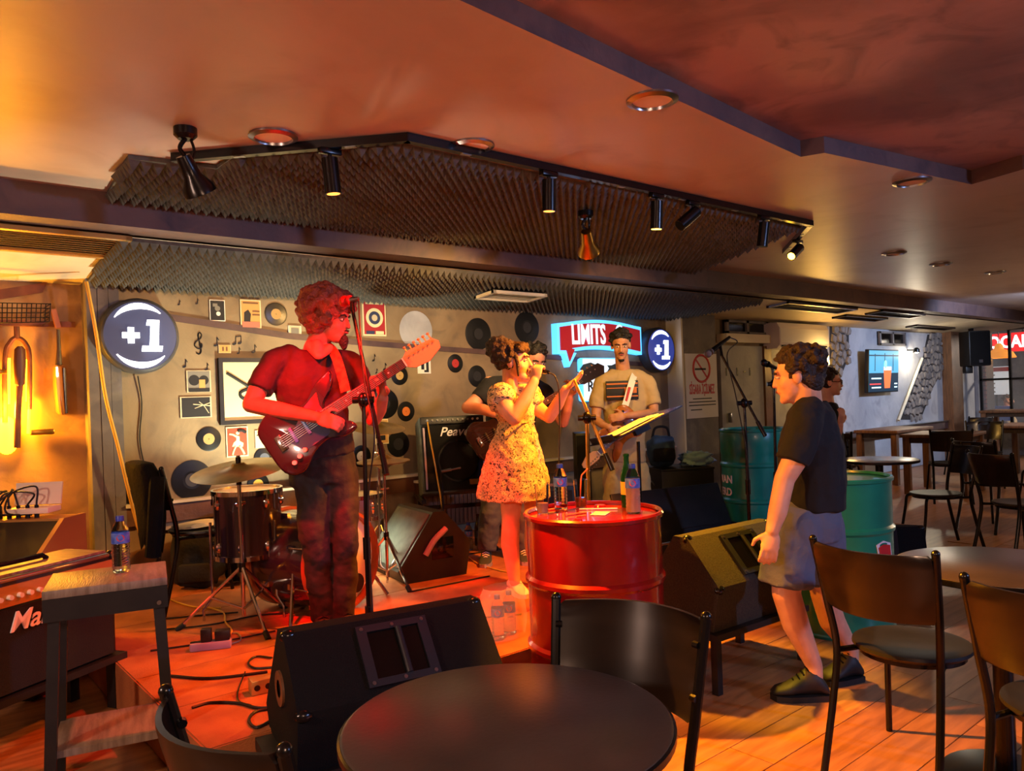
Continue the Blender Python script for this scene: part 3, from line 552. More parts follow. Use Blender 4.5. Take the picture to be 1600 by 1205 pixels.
# air conditioner
xa, xb, za, zb = wrect(1216, 506, 1293, 545, YW - .25); t = thing('air_conditioner', 'white split air conditioner above the door frame', 'air conditioner', ((xa + xb) / 2, YW - .035, za)); w, h = xb - xa, zb - za
mat('ac_white', (196, 190, 196), .35)
prof = [(0, 0), (-.19, .0), (-.235, .05), (-.235, h * .8), (-.2, h), (0, h)]
B().add([(x, p[0], p[1]) for x in (-w / 2, w / 2) for p in prof], [tuple(range(6)), tuple(range(11, 5, -1))] + [(i, 6 + i, 6 + (i + 1) % 6, (i + 1) % 6) for i in range(6)]).obj('body', 'ac_white', t)
B().box((0, -.215, .03), (w * .9, .05, .018), TR(rx=0)).obj('air_flap', 'black_paint', t); B().box((.06, -.2365, .085), (.16, .004, .025)).obj('display', 'black_paint', t)
B().box((0, -.237, h * .5), (w * .97, .006, h * .56), bev=.002).obj('front_panel', 'white_paint', t)
# television
xa, xb, za, zb = wrect(1357, 546, 1404, 613, YW - .18); w, h = xb - xa, zb - za; t = thing('television', 'wall television showing a red drink on a blue background', 'television', ((xa + xb) / 2, YW - .1, (za + zb) / 2)); mm = M.to_3x3().to_4x4() @ TR(rx=.05)
for nm, c, e in (('tv_blue', (70, 140, 170), .9), ('tv_dark', (18, 44, 62), .5), ('tv_drink', (214, 92, 50), 1.1), ('tv_glass', (200, 190, 180), .9), ('tv_green', (120, 210, 160), 1.0), ('tv_text', (190, 220, 230), 1.0), ('tv_red', (200, 60, 60), .9)): mat(nm, c, .3, emit=e)
B().box((0, 0, .05), (w, h, .06), mm, bev=.008).obj('casing', 'black_paint', t); B().box((0, 0, -.02), (.4, .3, .07), mm).obj('wall_bracket', 'black_metal', t)
B().box((0, 0, .081), (w * .97, h * .95, .003), mm).obj('screen', 'tv_blue', t); B().box((0, -h * .26, .0825), (w * .97, h * .43, .002), mm).obj('screen_band', 'tv_dark', t)
for gx, gy, gw, gh in ((0, .36, .97, .03), (-.3, .2, .02, .4), (.3, .2, .02, .4), (.02, .22, .02, .4)): B().box((gx * w, gy * h, .0826), (gw * w, gh * h, .002), mm).obj('screen_line', 'tv_dark', t)
B().prism([(-.08 * w, -.4 * h), (.1 * w, -.4 * h), (.15 * w, .08 * h), (-.12 * w, .08 * h)], .002, mm @ TR((.1 * w, 0, .083))).obj('drink', 'tv_drink', t); B().box((.11 * w, .06 * h, .085), (.25 * w, .09 * h, .002), mm).obj('drink_top', 'tv_glass', t)
B().ell((.04 * w, .15 * h, .085), (.05 * w, .1 * h, .002), M=mm).obj('garnish', 'tv_green', t)
for i, (gx, gy, gw) in enumerate(((-.25, -.17, .32), (-.28, -.3, .36), (-.25, -.38, .3), (.4, -.3, .1), (.4, -.38, .1))): B().box((gx * w, gy * h, .0845), (gw * w, .03 * h, .002), mm).obj('screen_text', 'tv_text' if i != 1 else 'tv_red', t)
# uncovered rubble patches in the pale wall
mat('stone', (138, 130, 124), .8, col2=(104, 98, 96), nscale=9, bump=.4, bscale=20); mat('stone_joint', (46, 42, 42), .9)
def rubble(poly, name, step=10):
    pts = [(OY(x, y, YW - .03).x, OY(x, y, YW - .03).z) for x, y in poly]
    bk = struct(B().prism(pts, .006, Matrix(((1, 0, 0, 0), (0, 0, -1, YW - .028), (0, 1, 0, 0), (0, 0, 0, 1)))).obj(name, 'stone_joint', None, 0))
    cells = {}; xs = [p[0] for p in pts]; zs = [p[1] for p in pts]; st = .145
    sites = [(x * st + (z % 2) * st * .5 + random.uniform(-.045, .045), z * st * .8 + random.uniform(-.04, .04)) for x in range(int(min(xs) / st) - 2, int(max(xs) / st) + 3) for z in range(int(min(zs) / st) - 2, int(max(zs) / (st * .8)) + 3)]
    for s in sites:
        if not inside(s, pts): continue
        poly2 = [(s[0] + dx, s[1] + dz) for dx, dz in ((-.2, -.2), (.2, -.2), (.2, .2), (-.2, .2))]
        for q in sites:   # clip by bisectors: irregular stone outline
            if q == s or abs(q[0] - s[0]) > .4 or abs(q[1] - s[1]) > .4: continue
            nx, nz = q[0] - s[0], q[1] - s[1]; L = math.hypot(nx, nz); nx /= L; nz /= L; lim = L / 2 - .009; out = []
            for i in range(len(poly2)):
                a, c = poly2[i], poly2[(i + 1) % len(poly2)]; da = (a[0] - s[0]) * nx + (a[1] - s[1]) * nz - lim; dc = (c[0] - s[0]) * nx + (c[1] - s[1]) * nz - lim
                if da <= 0: out.append(a)
                if da * dc < 0: f = da / (da - dc); out.append((a[0] + (c[0] - a[0]) * f, a[1] + (c[1] - a[1]) * f))
            poly2 = out
            if len(poly2) < 3: break
        if len(poly2) < 3: continue
        b = B(); n = len(poly2); hh = random.uniform(.018, .034)
        b.add([(p[0] - s[0], YW - .034, p[1] - s[1]) for p in poly2] + [((p[0] - s[0]) * .8, YW - .034 - hh, (p[1] - s[1]) * .8) for p in poly2], [tuple(range(n, 2 * n))] + [(i, (i + 1) % n, n + (i + 1) % n, n + i) for i in range(n)])
        b.v = [(p[0] + s[0], p[1], p[2] + s[1]) for p in b.v]
        b.obj('stone', 'stone', bk, 25)
    return bk
rubble([(1406, 656), (1438, 656), (1457, 607), (1479, 566), (1480, 520), (1449, 523), (1441, 562)], 'wall_rubble_patch')
rubble([(1296, 508), (1326, 510), (1326, 558), (1312, 592), (1296, 594)], 'wall_rubble_corner')
a, c = OY(1404, 657, YW - .07), OY(1441, 560, YW - .07); tag(B().cyl(a, c, .022).obj('wooden_pole', 'cream_paint'), 'pale slanted pole leaning on the stone wall patch', 'pole')
# small wall lamps by the television and behind the woman
mat('bulb_warm', (255, 214, 120), .4, emit=26, ecol=(255, 190, 80)); mat('bulb_white', (255, 244, 225), .4, emit=20, ecol=(255, 236, 200))
p = OY(1434, 549, YW - .2); t = thing('wall_lamp', 'small wall lamp shining between television and stone patch', 'lamp', (p.x, YW - .03, p.z)); B().cyl((0, 0, .03), (-.05, -.16, .02), .012).obj('lamp_arm', 'black_metal', t); B().lathe([(.02, 0), (.05, -.03), (.055, -.08)], 20, TR((-.05, -.17, .06)), False).obj('lamp_shade', 'black_metal', t); B().ell((-.05, -.17, .01), .04).obj('bulb', 'bulb_white', t)
point('light_wall_lamp', (p.x - .05, YW - .22, p.z - .06), (1, .85, .6), 14, .04)
p = OY(1287, 562, YW - .3); t = thing('wall_lamp', 'amber glass wall lamp glowing behind the woman with glasses', 'lamp', (p.x, YW - .03, p.z)); B().cyl((0, 0, .16), (0, -.24, .16), .015).cyl((0, -.24, .17), (0, -.24, .1), .03).obj('lamp_arm', 'black_metal', t)
B().lathe([(.03, .1), (.09, .08), (.1, -.06), (.06, -.12), (.01, -.13)], 20, TR((0, -.24, 0)), False).obj('lamp_shade', 'bulb_warm', t); point('light_amber_wall', (p.x, YW - .45, p.z), (1, .6, .2), 6, .08)
# hanging speaker at the glazed corner
x, _, _, _ = wrect(1503, 512, 1545, 575, 4.9); p = W(1523, 545, 13.2); t = thing('hanging_speaker', 'black loudspeaker hung under the soffit by the glazing', 'speaker', (p.x, p.y, p.z)); t.rotation_euler = (0, 0, -.75)
B().box((0, 0, 0), (.36, .34, .6), bev=.02).obj('cabinet', 'black_paint', t); B().box((0, -.175, 0), (.33, .012, .56), bev=.004).obj('grille', 'black_carpet', t); B().box((0, -.183, -.22), (.06, .006, .05)).obj('badge', 'steel', t)
B().box((0, .1, .36), (.06, .06, .12)).obj('hanging_bracket', 'black_metal', t); B().box((-.13, 0, -.36), (.12, .12, .12), bev=.01).obj('cable_box', 'black_paint', t)
# ------------------------------------------------------------------ stage gear
def FZ(a): return math.radians(-40 + a)     # turn so that the front (-y) faces the room, a degrees further round to the right
def ground(x, D, z=ZS):
    u, _ = ray(x, 850); p = AX * D + RX * (u * D); return Vector((p.x, p.y, z))
def toloc(t, p): return t.matrix_basis.inverted() @ Vector(p)
mat('amp_grey', (92, 100, 96), .8, bump=.5, bscale=250, col2=(76, 84, 80), nscale=20); mat('grille_cloth', (14, 13, 14), .95, bump=.4, bscale=300); mat('monitor_grey', (84, 96, 92), .6, col2=(66, 78, 76), nscale=12, bump=.3, bscale=200)
mat('knob_white', (215, 210, 200), .4); mat('logo_white', (225, 215, 220), .4); mat('logo_silver', (190, 190, 205), .3); mat('strip_lilac', (150, 120, 140), .4); mat('lcd_green', (140, 255, 40), .4, emit=1.6, ecol=(120, 255, 30)); mat('cable_yellow', (200, 150, 50), .5); mat('cable_black', (14, 13, 13), .5); mat('cable_grey', (120, 112, 104), .5)
mat('carpet_speckle', (40, 34, 28), .9, col2=(56, 48, 36), nscale=120, bump=.6, bscale=260); mat('port_dark', (16, 17, 26), .5)
def rod(b, pts, r=.01, n=8): return b.tube(pts, r, n)
# combo amplifier on its stand (left of the singer)
g = ground(712, 6.1); st = thing('amplifier_stand', 'black tubular stand carrying the tilted grey amplifier', 'stand', g, FZ(14))
for sx in (-.27, .27):
    B().box((sx, 0, .21), (.035, .035, .42)).box((sx, .0, .015), (.035, .5, .03)).obj('leg', 'black_metal', st); B().box((sx, -.03, .41), (.035, .42, .03)).obj('arm', 'black_metal', st)
B().box((0, -.2, .36), (.54, .03, .03)).obj('crossbar', 'black_metal', st)
am = thing('guitar_amplifier', 'grey sided combo amplifier with silver script logo leaning back on a stand', 'amplifier', g + Vector((0, 0, .435)), FZ(14)); M = TR((0, -.02, 0), rx=-.2)
w, d, h = .52, .30, .60
B().box((0, .02, h / 2), (w, d - .04, h), M, bev=.012).obj('cabinet', 'amp_grey', am)
B().box((0, -d / 2 + .02, h / 2 - .03), (w - .03, .02, h - .09), M).obj('grille', 'grille_cloth', am)
B().box((0, -d / 2 + .014, h - .035), (w - .02, .035, .06), M, bev=.004).obj('control_panel', 'black_paint', am)
for i in range(11): B().cyl((-.2 + i * .04, -d / 2 - .004, h - .035), (-.2 + i * .04, -d / 2 - .02, h - .035), .009, .008, 10, M=M).obj('knob', 'knob_white' if i > 8 else 'grey_plastic', am)
b = B(); text(b, 'Peavey', .1, M @ TR((.03, -d / 2 + .009, h - .13), rx=PI / 2), .002, .001, .35); b.obj('logo', 'logo_silver', am)
B().lathe([(.15, 0), (.165, 0), (.165, .006), (.15, .006)], 32, M @ TR((.03, -d / 2 + .01, .24), rx=PI / 2), False).obj('speaker_ring', 'black_metal', am)
for sx in (-1, 1): B().box((sx * (w / 2 - .03), -d / 2 + .006, h / 2 - .03), (.014, .012, h - .12), M).obj('edge_strip', 'strip_lilac', am)
B().box((.14, -d / 2 + .006, .07), (.07, .008, .04), M).obj('badge', 'gold_panel', am)
tag(B().tube(spline([W(668, 660, 5.98), W(673, 690, 5.85), W(683, 745, 5.82), W(692, 800, 5.8), ground(700, 5.75, ZS + .01), ground(690, 5.3, ZS + .008)]), .006).obj('instrument_cable', 'cable_yellow'), 'yellow cable hanging down the front of the grey amplifier', 'cable')
# floor monitors
MONP = [(-.22, 0), (-.27, .08), (-.02, .42), (.06, .42), (.24, .21), (.2, 0)]
def monitor(name, label, loc, rz, L, body, grill, port=True, scale=1.0, endring=None):
    t = thing(name, label, 'monitor speaker', loc, rz); P = [(a * scale, c * scale) for a, c in MONP]; n = len(P)
    B().add([(x, a, c) for x in (-L / 2, L / 2) for a, c in P], [tuple(range(n)), tuple(range(2 * n - 1, n - 1, -1))] + [(i, (i + 1) % n, n + (i + 1) % n, n + i) for i in range(n)]).obj('cabinet', body, t, 20)
    def face(i, inset, off):
        a, c = Vector((0, *P[i])), Vector((0, *P[i + 1])); d_ = c - a; y = d_.normalized(); nrm = Vector((0, y.z, -y.y)); mid = (a + c) / 2
        nrm = -nrm if nrm.dot(mid - Vector((0, 0, .15))) < 0 else nrm
        return frame(mid + nrm * off, (1, 0, 0), y) if Vector((1, 0, 0)).cross(y).dot(nrm) > 0 else frame(mid + nrm * off, (-1, 0, 0), y), d_.length
    F, ln = face(1, 0, .004); B().box((0, 0, 0), (L - .05, ln - .04, .012), F, bev=.004).obj('grille', grill, t)
    if port:
        F, ln = face(3, 0, .002); fb = B()
        for a, c, d_, e_ in ((-.13, .13, .085, .11), (-.13, .13, -.11, -.085), (-.13, -.095, -.085, .085), (.095, .13, -.085, .085)): fb.box(((a + c) / 2, (d_ + e_) / 2, .006), (c - a, e_ - d_, .014), F)
        fb.obj('port_frame', 'port_dark', t); B().box((0, 0, .002), (.19, .17, .004), F).obj('port_recess', 'screen_off', t); B().cyl(F @ Vector((-.02, -.085, .012)), F @ Vector((-.02, .085, .012)), .012).obj('handle', 'port_dark', t)
        for sx in (-.112, 0, .112):
            for sy in (-.097, .097): B().cyl(F @ Vector((sx, sy, .012)), F @ Vector((sx, sy, .016)), .007).obj('screw', 'steel', t)
        for sx in (-1, 1):
            for yy, zz in ((.06, .42), (.24, .21)): B().ell((sx * (L / 2 - .02), yy * scale - .012, zz * scale - .012), (.03, .022, .022), 10, 6).obj('corner_cap', 'black_metal', t)
    if endring:
        for sx in (-1, 1): B().lathe([(.03, 0), (.06, 0), (.06, .008), (.03, .008)], 24, TR((sx * L / 2, .0, .22), ry=sx * PI / 2), False).obj('pole_socket', endring, t)
    return t
# low black bench in front of the stage and the big black wedge
bp_ = Vector((1.42, 2.48, 0)); t = thing('low_bench', 'low black bench at the stage edge carrying the black monitor', 'bench', bp_, math.radians(-11))
B().box((0, -.02, .19), (.86, .40, .04)).obj('bench_top', 'black_paint', t)
for sx in (-.39, .39):
    for sy in (-.18, .14): B().box((sx, sy, .085), (.04, .04, .17)).obj('leg', 'black_paint', t)
monitor('floor_monitor', 'large black carpeted floor monitor with handle plate at the stage edge', bp_ + Vector((.0, .0, .211)), math.radians(169), .74, 'black_carpet', 'black_carpet', True, 1.0, 'brown_wood')
# yellow lit wedge on its own bench
bp2 = Vector((3.30, 2.30, 0)); t = thing('low_bench', 'low black bench in front of the stage under the gold lit monitor', 'bench', bp2, math.radians(-3))
B().box((0, -.0, .265), (.74, .44, .03)).obj('bench_top', 'black_paint', t)
for sx in (-.34, .34):
    for sy in (-.19, .19): B().box((sx, sy, .125), (.035, .035, .25)).obj('leg', 'black_paint', t)
monitor('floor_monitor', 'black carpeted floor monitor lit gold on a bench by the red drum', bp2 + Vector((0, .02, .281)), math.radians(177), .68, 'carpet_speckle', 'black_carpet', True)
monitor('floor_monitor', 'black floor monitor lying beside the near green drum', Vector((5.35, 2.5, .0)), math.radians(118), .6, 'black_carpet', 'black_carpet', True)
t = monitor('floor_monitor', 'grey topped floor monitor with purple handle in front of the amplifier', ground(655, 5.3), math.radians(262), .56, 'black_paint', 'monitor_grey', False, 1.05)
P_ = [(-.05, .14), (.08, .30), (.13, .26), (.0, .11)]
B().tube(spline([(.287, -.09, .17), (.3, -.03, .26), (.3, .06, .33)]), .02).obj('handle', 'strip_lilac', t); B().box((.281, .04, .2), (.004, .16, .14), bev=.001).obj('handle_recess', 'screen_off', t)
# ------------------------------------------------------------------ drum kit
mat('drum_shell', (34, 22, 30), .2, coat=.6, spec=.6); mat('drum_head', (226, 206, 160), .5); mat('drum_head_white', (225, 222, 214), .4); mat('hoop_wood', (150, 74, 34), .3, coat=.4); mat('cymbal', (178, 150, 84), .32, .9, col2=(140, 116, 60), nscale=9)
kf = W(533, 886, 4.35); t = thing('kick_drum', 'kick drum with cream front head and orange wooden hoops', 'drum', (kf.x, kf.y, ZS), FZ(58)); r = .275; M = TR((0, 0, r + .015), rx=PI / 2)
B().lathe([(r - .004, -.02), (r - .004, -.44)], 48, M, False).obj('shell', 'drum_shell', t); B().lathe([(.001, -.012), (r * .5, -.01), (r - .005, -.014)], 48, M, False).obj('front_head', 'drum_head', t); B().lathe([(.001, -.447), (r - .005, -.445)], 40, M, False).obj('rear_head', 'drum_head_white', t)
for z0 in (.008, -.452): B().lathe([(r - .006, z0 - .02), (r + .012, z0 - .02), (r + .012, z0 + .02), (r - .006, z0 + .02), (r - .006, z0 - .02)], 48, M, False).obj('hoop', 'hoop_wood', t)
for i in range(8):
    a = 2 * PI * (i + .5) / 8; c, s_ = math.cos(a), math.sin(a)
    B().box((r * c, r * s_, -.12), (.02, .03, .05), M).obj('lug', 'chrome', t); B().box((r * c, r * s_, -.32), (.02, .03, .05), M).obj('lug', 'chrome', t); B().cyl((1.06 * r * c, 1.06 * r * s_, .02), (1.04 * r * c, 1.04 * r * s_, -.12), .005, M=M).obj('tension_rod', 'chrome', t)
for sx in (-1, 1): B().tube([(sx * .26, .1, .26), (sx * .38, .0, .01)], .011).obj('spur', 'chrome', t)
B().lathe([(.001, 0), (.055, 0), (.055, .002)], 20, TR((0, -.014, .0), rx=PI / 2) @ TR((.11, .14, 0)), False).obj('head_patch', 'black_paint', t)
def drum(name, label, loc, r, h, legs, zb, shell='drum_shell', tilt=0):
    t = thing(name, label, 'drum', loc); B().lathe([(r, zb), (r, zb + h)], 40, None, False).obj('shell', shell, t); B().lathe([(.001, zb + h + .005), (r, zb + h + .003)], 40, None, False).obj('batter_head', 'drum_head_white', t); B().lathe([(.001, zb - .003), (r, zb - .002)], 40, None, False).obj('bottom_head', 'drum_head_white', t)
    for z0 in (zb + h, zb): B().lathe([(r - .002, z0 - .012), (r + .012, z0 - .012), (r + .012, z0 + .014), (r - .002, z0 + .014), (r - .002, z0 - .012)], 40, None, False).obj('hoop', 'chrome', t)
    for i in range(8):
        a = 2 * PI * i / 8 + .2; c, s_ = math.cos(a), math.sin(a)
        for zz in (zb + .06, zb + h - .06): B().ell((r * c, r * s_, zz), (.018, .018, .03), 8, 6).cyl(((r + .01) * c, (r + .01) * s_, zz), ((r + .01) * c, (r + .01) * s_, zb if zz < zb + h / 2 else zb + h), .004).obj('lug', 'chrome', t)
    for i in range(legs):
        a = 2 * PI * i / legs + .9; c, s_ = math.cos(a), math.sin(a); B().tube([((r + .02) * c, (r + .02) * s_, zb + .2), ((r + .02) * c, (r + .02) * s_, .12), ((r + .07) * c, (r + .07) * s_, .06), ((r + .07) * c, (r + .07) * s_, .0)], .008).obj('leg', 'chrome', t)
    return t
drum('floor_tom', 'black floor tom with chrome hoops and bent legs', ground(389, 4.4), .185, .36, 3, .34)
drum('snare_drum', 'silver snare drum half hidden behind the guitarist legs', ground(557, 5.12), .175, .14, 3, .42, 'steel')
def tripod(t, h, spread=.3, r=.01, m='chrome', zj=.32):
    B().cyl((0, 0, .05), (0, 0, h), r).obj('pole', m, t); B().cyl((0, 0, zj - .03), (0, 0, zj + .02), .018).obj('collar', 'black_metal', t)
    for i in range(3):
        a = 2 * PI * i / 3 + .5; c, s_ = math.cos(a), math.sin(a)
        l = B().tube([(0, 0, zj), (spread * c, spread * s_, .015)], r * .9).tube([(0, 0, .09), (spread * .5 * c, spread * .5 * s_, zj * .5)], r * .6).obj('leg', m, t); B().cyl((spread * .93 * c, spread * .93 * s_, .03), (spread * 1.05 * c, spread * 1.05 * s_, 0.002), .015).obj('rubber_foot', 'rubber', l)
def cymbal_stand(x, D, zc, rc, label, tilt, m='chrome', hats=False, spread=.3):
    g = ground(x, D); t = thing('cymbal_stand', label, 'cymbal stand', g); h = zc - ZS; tripod(t, h + .06, spread, .011, m); B().cyl((0, 0, h - .1), (0, 0, h + .05), .014).obj('felt_post', 'black_metal', t); B().cyl((-.03, 0, h - .2), (.03, 0, h - .2), .008).obj('wing_nut', m, t)
    M = TR((0, 0, h), rz=math.radians(-40)) @ TR(rx=tilt[0], ry=tilt[1])
    prof = [(.012, .02), (.03, .018), (.045, .004), (rc * .5, -.008), (rc, -.022), (rc, -.0235), (rc * .5, -.0105), (.045, .001), (.012, .017)]
    B().lathe(prof, 48, M, False).obj('cymbal', 'cymbal', t)
    if hats: B().lathe([(q, -.05 - z_) for q, z_ in prof], 48, M, False).obj('cymbal', 'cymbal', t)
cymbal_stand(377, 4.15, 1.08, .25, 'large crash cymbal on a chrome tripod stand by the floor tom', (.19, -.05), spread=.33)
cymbal_stand(604, 4.95, 1.04, .17, 'pair of hi-hat cymbals on a stand in front of the grey amplifier', (.05, 0), 'chrome', True, .26)
cymbal_stand(596, 5.46, 1.24, .2, 'high tilted cymbal beside the guitarist microphone stand', (.18, .12), 'chrome', spread=.24)
# ------------------------------------------------------------------ microphone stands
mat('mic_grille', (120, 120, 124), .35, .8, bump=.5, bscale=400); mat('mic_red', (200, 20, 16), .5)
def microphone(t, p, q, m='mic_grille', par=True):
    """p = head, q = tail (local)"""
    p, q = Vector(p), Vector(q); d = (p - q).normalized(); L = (p - q).length
    B().cyl(q, p - d * .035, .011, .018, 14).obj('microphone_body', 'black_metal' if m != 'mic_red' else 'steel', t); B().cyl(p - d * .04, p - d * .03, .025, .025, 16).ell(p, (.026, .026, .028), 14, 10).obj('microphone_head', m, t)
def mic_stand(label, g, clutch, lo, hi, mic=None, mic_m='mic_grille', m='black_metal', spread=.3, cable=None):
    t = thing('microphone_stand', label, 'microphone stand', g); L = lambda p: Vector(p) - Vector(g)
    c = L(clutch); B().tube([(0, 0, .05), (0, 0, .5), c], [.013, .012, .009]).obj('pole', m, t); B().cyl((0, 0, .45), (0, 0, .55), .018).obj('height_clamp', 'black_metal', t)
    for i in range(3):
        a = 2 * PI * i / 3 + 1.2; l = B().tube([(0, 0, .2), (spread * math.cos(a), spread * math.sin(a), .012)], .009).obj('leg', m, t); B().cyl((spread * .94 * math.cos(a), spread * .94 * math.sin(a), .024), (spread * 1.04 * math.cos(a), spread * 1.04 * math.sin(a), .002), .014).obj('rubber_foot', 'rubber', l)
    B().cyl((0, 0, .17), (0, 0, .23), .02).obj('leg_hub', 'black_metal', t)
    B().ell(c, (.028, .028, .035), 12, 8).cyl(c - RX * .05, c + RX * .05, .016).obj('clutch', 'black_metal', t)
    B().cyl(L(lo), L(hi), .009).obj('boom', m, t); B().cyl(L(lo), L(lo) + (L(hi) - L(lo)) * .18, .014).obj('boom_grip', 'black_metal', t)
    if mic: microphone(t, L(mic[0]), L(mic[1]), mic_m); B().tube([L(hi), (L(mic[0]) * .45 + L(mic[1]) * .55)], .011).obj('microphone_clip', 'black_metal', t)
    if cable: B().tube(spline([L(p) for p in cable]), .004, 6).obj('cable', 'cable_black', t)
    return t
mic_stand('black boom microphone stand with a red microphone at the guitarist mouth', ground(573, 3.58), W(568, 625, 3.58), W(604, 742, 3.48), W(551, 486, 3.76), (W(538, 471, 3.80), W(560, 467, 3.76)), 'mic_red', cable=[W(560, 467, 3.76), W(563, 520, 3.66), W(570, 600, 3.56), W(585, 680, 3.5), W(575, 800, 3.52), ground(580, 3.5, ZS + .01)])
mic_stand('gold lit boom microphone stand beside the singer without a microphone', ground(922, 4.3), W(917, 653, 4.3), W(957, 735, 4.22), W(897, 594, 4.38), m='brass')  # brass colour puts the gold light into the stand itself
mic_stand('black boom stand with a microphone in front of the far green drum', ground(1172, 5.3), W(1163, 630, 5.3), W(1196, 682, 5.2), W(1128, 556, 5.4), (W(1106, 553, 5.36), W(1140, 527, 5.5)), cable=[W(1140, 527, 5.5), W(1152, 535, 5.5), W(1136, 556, 5.38), W(1150, 620, 5.28), W(1168, 720, 5.27), W(1172, 800, 5.28)], spread=.16)
mic_stand('black straight microphone stand behind the walking man', ground(1216, 5.72), W(1209, 600, 5.72), W(1209, 605, 5.72), W(1207, 578, 5.72), (W(1194, 567, 5.68), W(1216, 577, 5.76)), 'black_metal', spread=.16)
g = ground(694, 5.72); t = thing('microphone_stand', 'short black stand holding a small microphone in front of the amplifier', 'microphone stand', g); e_ = W(690, 737, 5.72) - g; f_ = W(720, 731, 5.72) - g
B().lathe([(.001, 0), (.09, 0), (.09, .012), (.02, .02), (.001, .02)], 24).obj('base', 'black_metal', t); B().cyl((0, 0, .015), e_, .009).obj('pole', 'black_metal', t); B().cyl(e_, e_ + (f_ - e_) * .5, .012).cyl(e_ + (f_ - e_) * .5, f_, .007).obj('microphone_body', 'steel', t)
# ------------------------------------------------------------------ music stand
g = ground(1003, 4.75); t = thing('music_stand', 'black music stand holding yellow lit song sheets', 'music stand', g); tripod(t, (W(1001, 690, 4.75) - g).z, .26, .011, 'black_metal', .25)
a, c = W(938, 694, 4.70) - g, W(1044, 640, 4.80) - g; sx = (c - a); M = frame((a + c) / 2, sx, AX + RX * .17 + UP * .05)
B().box((0, 0, 0), (sx.length, .46, .008), M).box((-sx.length / 2 + .02, 0, .02), (.012, .46, .04), M).obj('desk', 'black_metal', t); B().box((.03, 0, -.03), (.1, .06, .05), M).obj('tilt_bracket', 'black_metal', t)
mat('sheet_paper', (236, 226, 190), .8)
for i, (ox, oy, rz, ln) in enumerate(((-.02, -.1, .05, .30), (-.03, .11, -.04, .30), (-.04, -.08, -.02, .30))):
    tag(B().box((0, 0, .0), (.3, .21, .002), TR(rz=rz)).obj('song_sheet', 'sheet_paper', None, 35), ('loose song sheet leaning nearest on the music stand', 'loose song sheet on the far half of the music stand', 'loose song sheet lying on top of another on the music stand')[i], 'paper', 'song sheets on the music stand').matrix_world = Matrix.Translation(g) @ M @ TR((ox, oy, .008 + i * .006))
# ------------------------------------------------------------------ boxes, cases, bags at the back
mat('bag_blue', (58, 84, 110), .8, col2=(34, 48, 64), nscale=6); mat('cloth_blue', (108, 140, 170), .85, bump=.3, bscale=30); mat('bag_black', (20, 19, 22), .85, bump=.3, bscale=40); mat('folder_white', (196, 196, 190), .85)
def lump(name, m, label, cat, loc, sz, rz=0, seed=1, parts=None, amp=.16, freq=2.2):
    b = B(); b.ell((0, 0, 0), (1, 1, 1), 28, 18); vs = []
    for p in b.v:
        v = Vector(p); q = Vector((math.copysign(abs(v.x) ** .7, v.x), math.copysign(abs(v.y) ** .7, v.y), math.copysign(abs(v.z) ** .7, v.z)))
        q *= 1 + amp * noise.noise(v * freq + Vector((seed * 7.1, 0, 0))); vs.append((q.x * sz[0] / 2, q.y * sz[1] / 2, max(0, q.z * sz[2] / 2 + sz[2] / 2)))
    b.v = vs
    if parts is None: o = b.obj(name, m, None, 60, loc=loc, rz=rz); return tag(o, label, cat)
    t = thing(name, label, cat, loc, rz); b.obj('body', m, t, 60); parts(t); return t
g = ground(1064, 7.1); bx_ = thing('equipment_box', 'black equipment box on the stage under the backpack', 'box', g, FZ(10)); B().box((0, 0, .235), (.5, .45, .47), bev=.01).obj('body', 'black_paint', bx_); B().box((0, 0, .475), (.51, .46, .02), bev=.005).obj('lid', 'black_paint', bx_)
for sx in (-.26, .26): B().tube([(sx, -.07, .33), (sx * 1.06, -.05, .36), (sx * 1.06, .05, .36), (sx, .07, .33)], .008).obj('handle', 'steel', bx_)
def strap(t): B().tube(spline([(-.08, 0, .27), (-.05, -.02, .36), (.05, -.02, .36), (.08, 0, .27)]), .012).obj('carry_loop', 'bag_black', t); B().box((0, -.13, .12), (.2, .05, .12), bev=.02).obj('pocket', 'bag_black', t)
lump('backpack', 'bag_blue', 'blue and black backpack on the equipment box', 'bag', g + Vector((-.11, .1, .486)), (.26, .2, .29), FZ(0), 3, strap)
lump('folded_jacket', 'cloth_blue', 'pale blue jacket heaped beside the backpack', 'clothing', g + Vector((.1, -.13, .486)), (.3, .2, .13), FZ(10), 5, None, .45, 3)
g = ground(914, 6.9); t = thing('column_speaker', 'tall narrow black speaker behind the singer', 'speaker', g, FZ(0)); B().box((0, 0, .42), (.13, .3, .84), bev=.008).obj('cabinet', 'black_paint', t); B().box((0, -.152, .42), (.11, .008, .8)).obj('grille', 'grille_cloth', t)
g = ground(866, 6.8); t = thing('equipment_case', 'black equipment case low behind the singer', 'case', g, FZ(0)); B().box((0, 0, .2), (.36, .34, .40), bev=.01).obj('body', 'black_paint', t); B().box((0, -.172, .31), (.33, .008, .1)).obj('front_panel', 'port_dark', t); B().box((0, 0, .41), (.37, .35, .025)).obj('lid', 'steel', t)
p = ground(1092, 5.62); t = thing('guitar_case', 'open black instrument case lying on the stage', 'case', p, math.radians(-12))
for sy, zz in ((-.2, .07), (.2, .07)): B().box((0, sy, zz), (1.05, .02, .14), bev=.006).obj('side', 'black_paint', t)
for sx in (-.52, .52): B().box((sx, 0, .07), (.02, .4, .14), bev=.006).obj('end', 'black_paint', t)
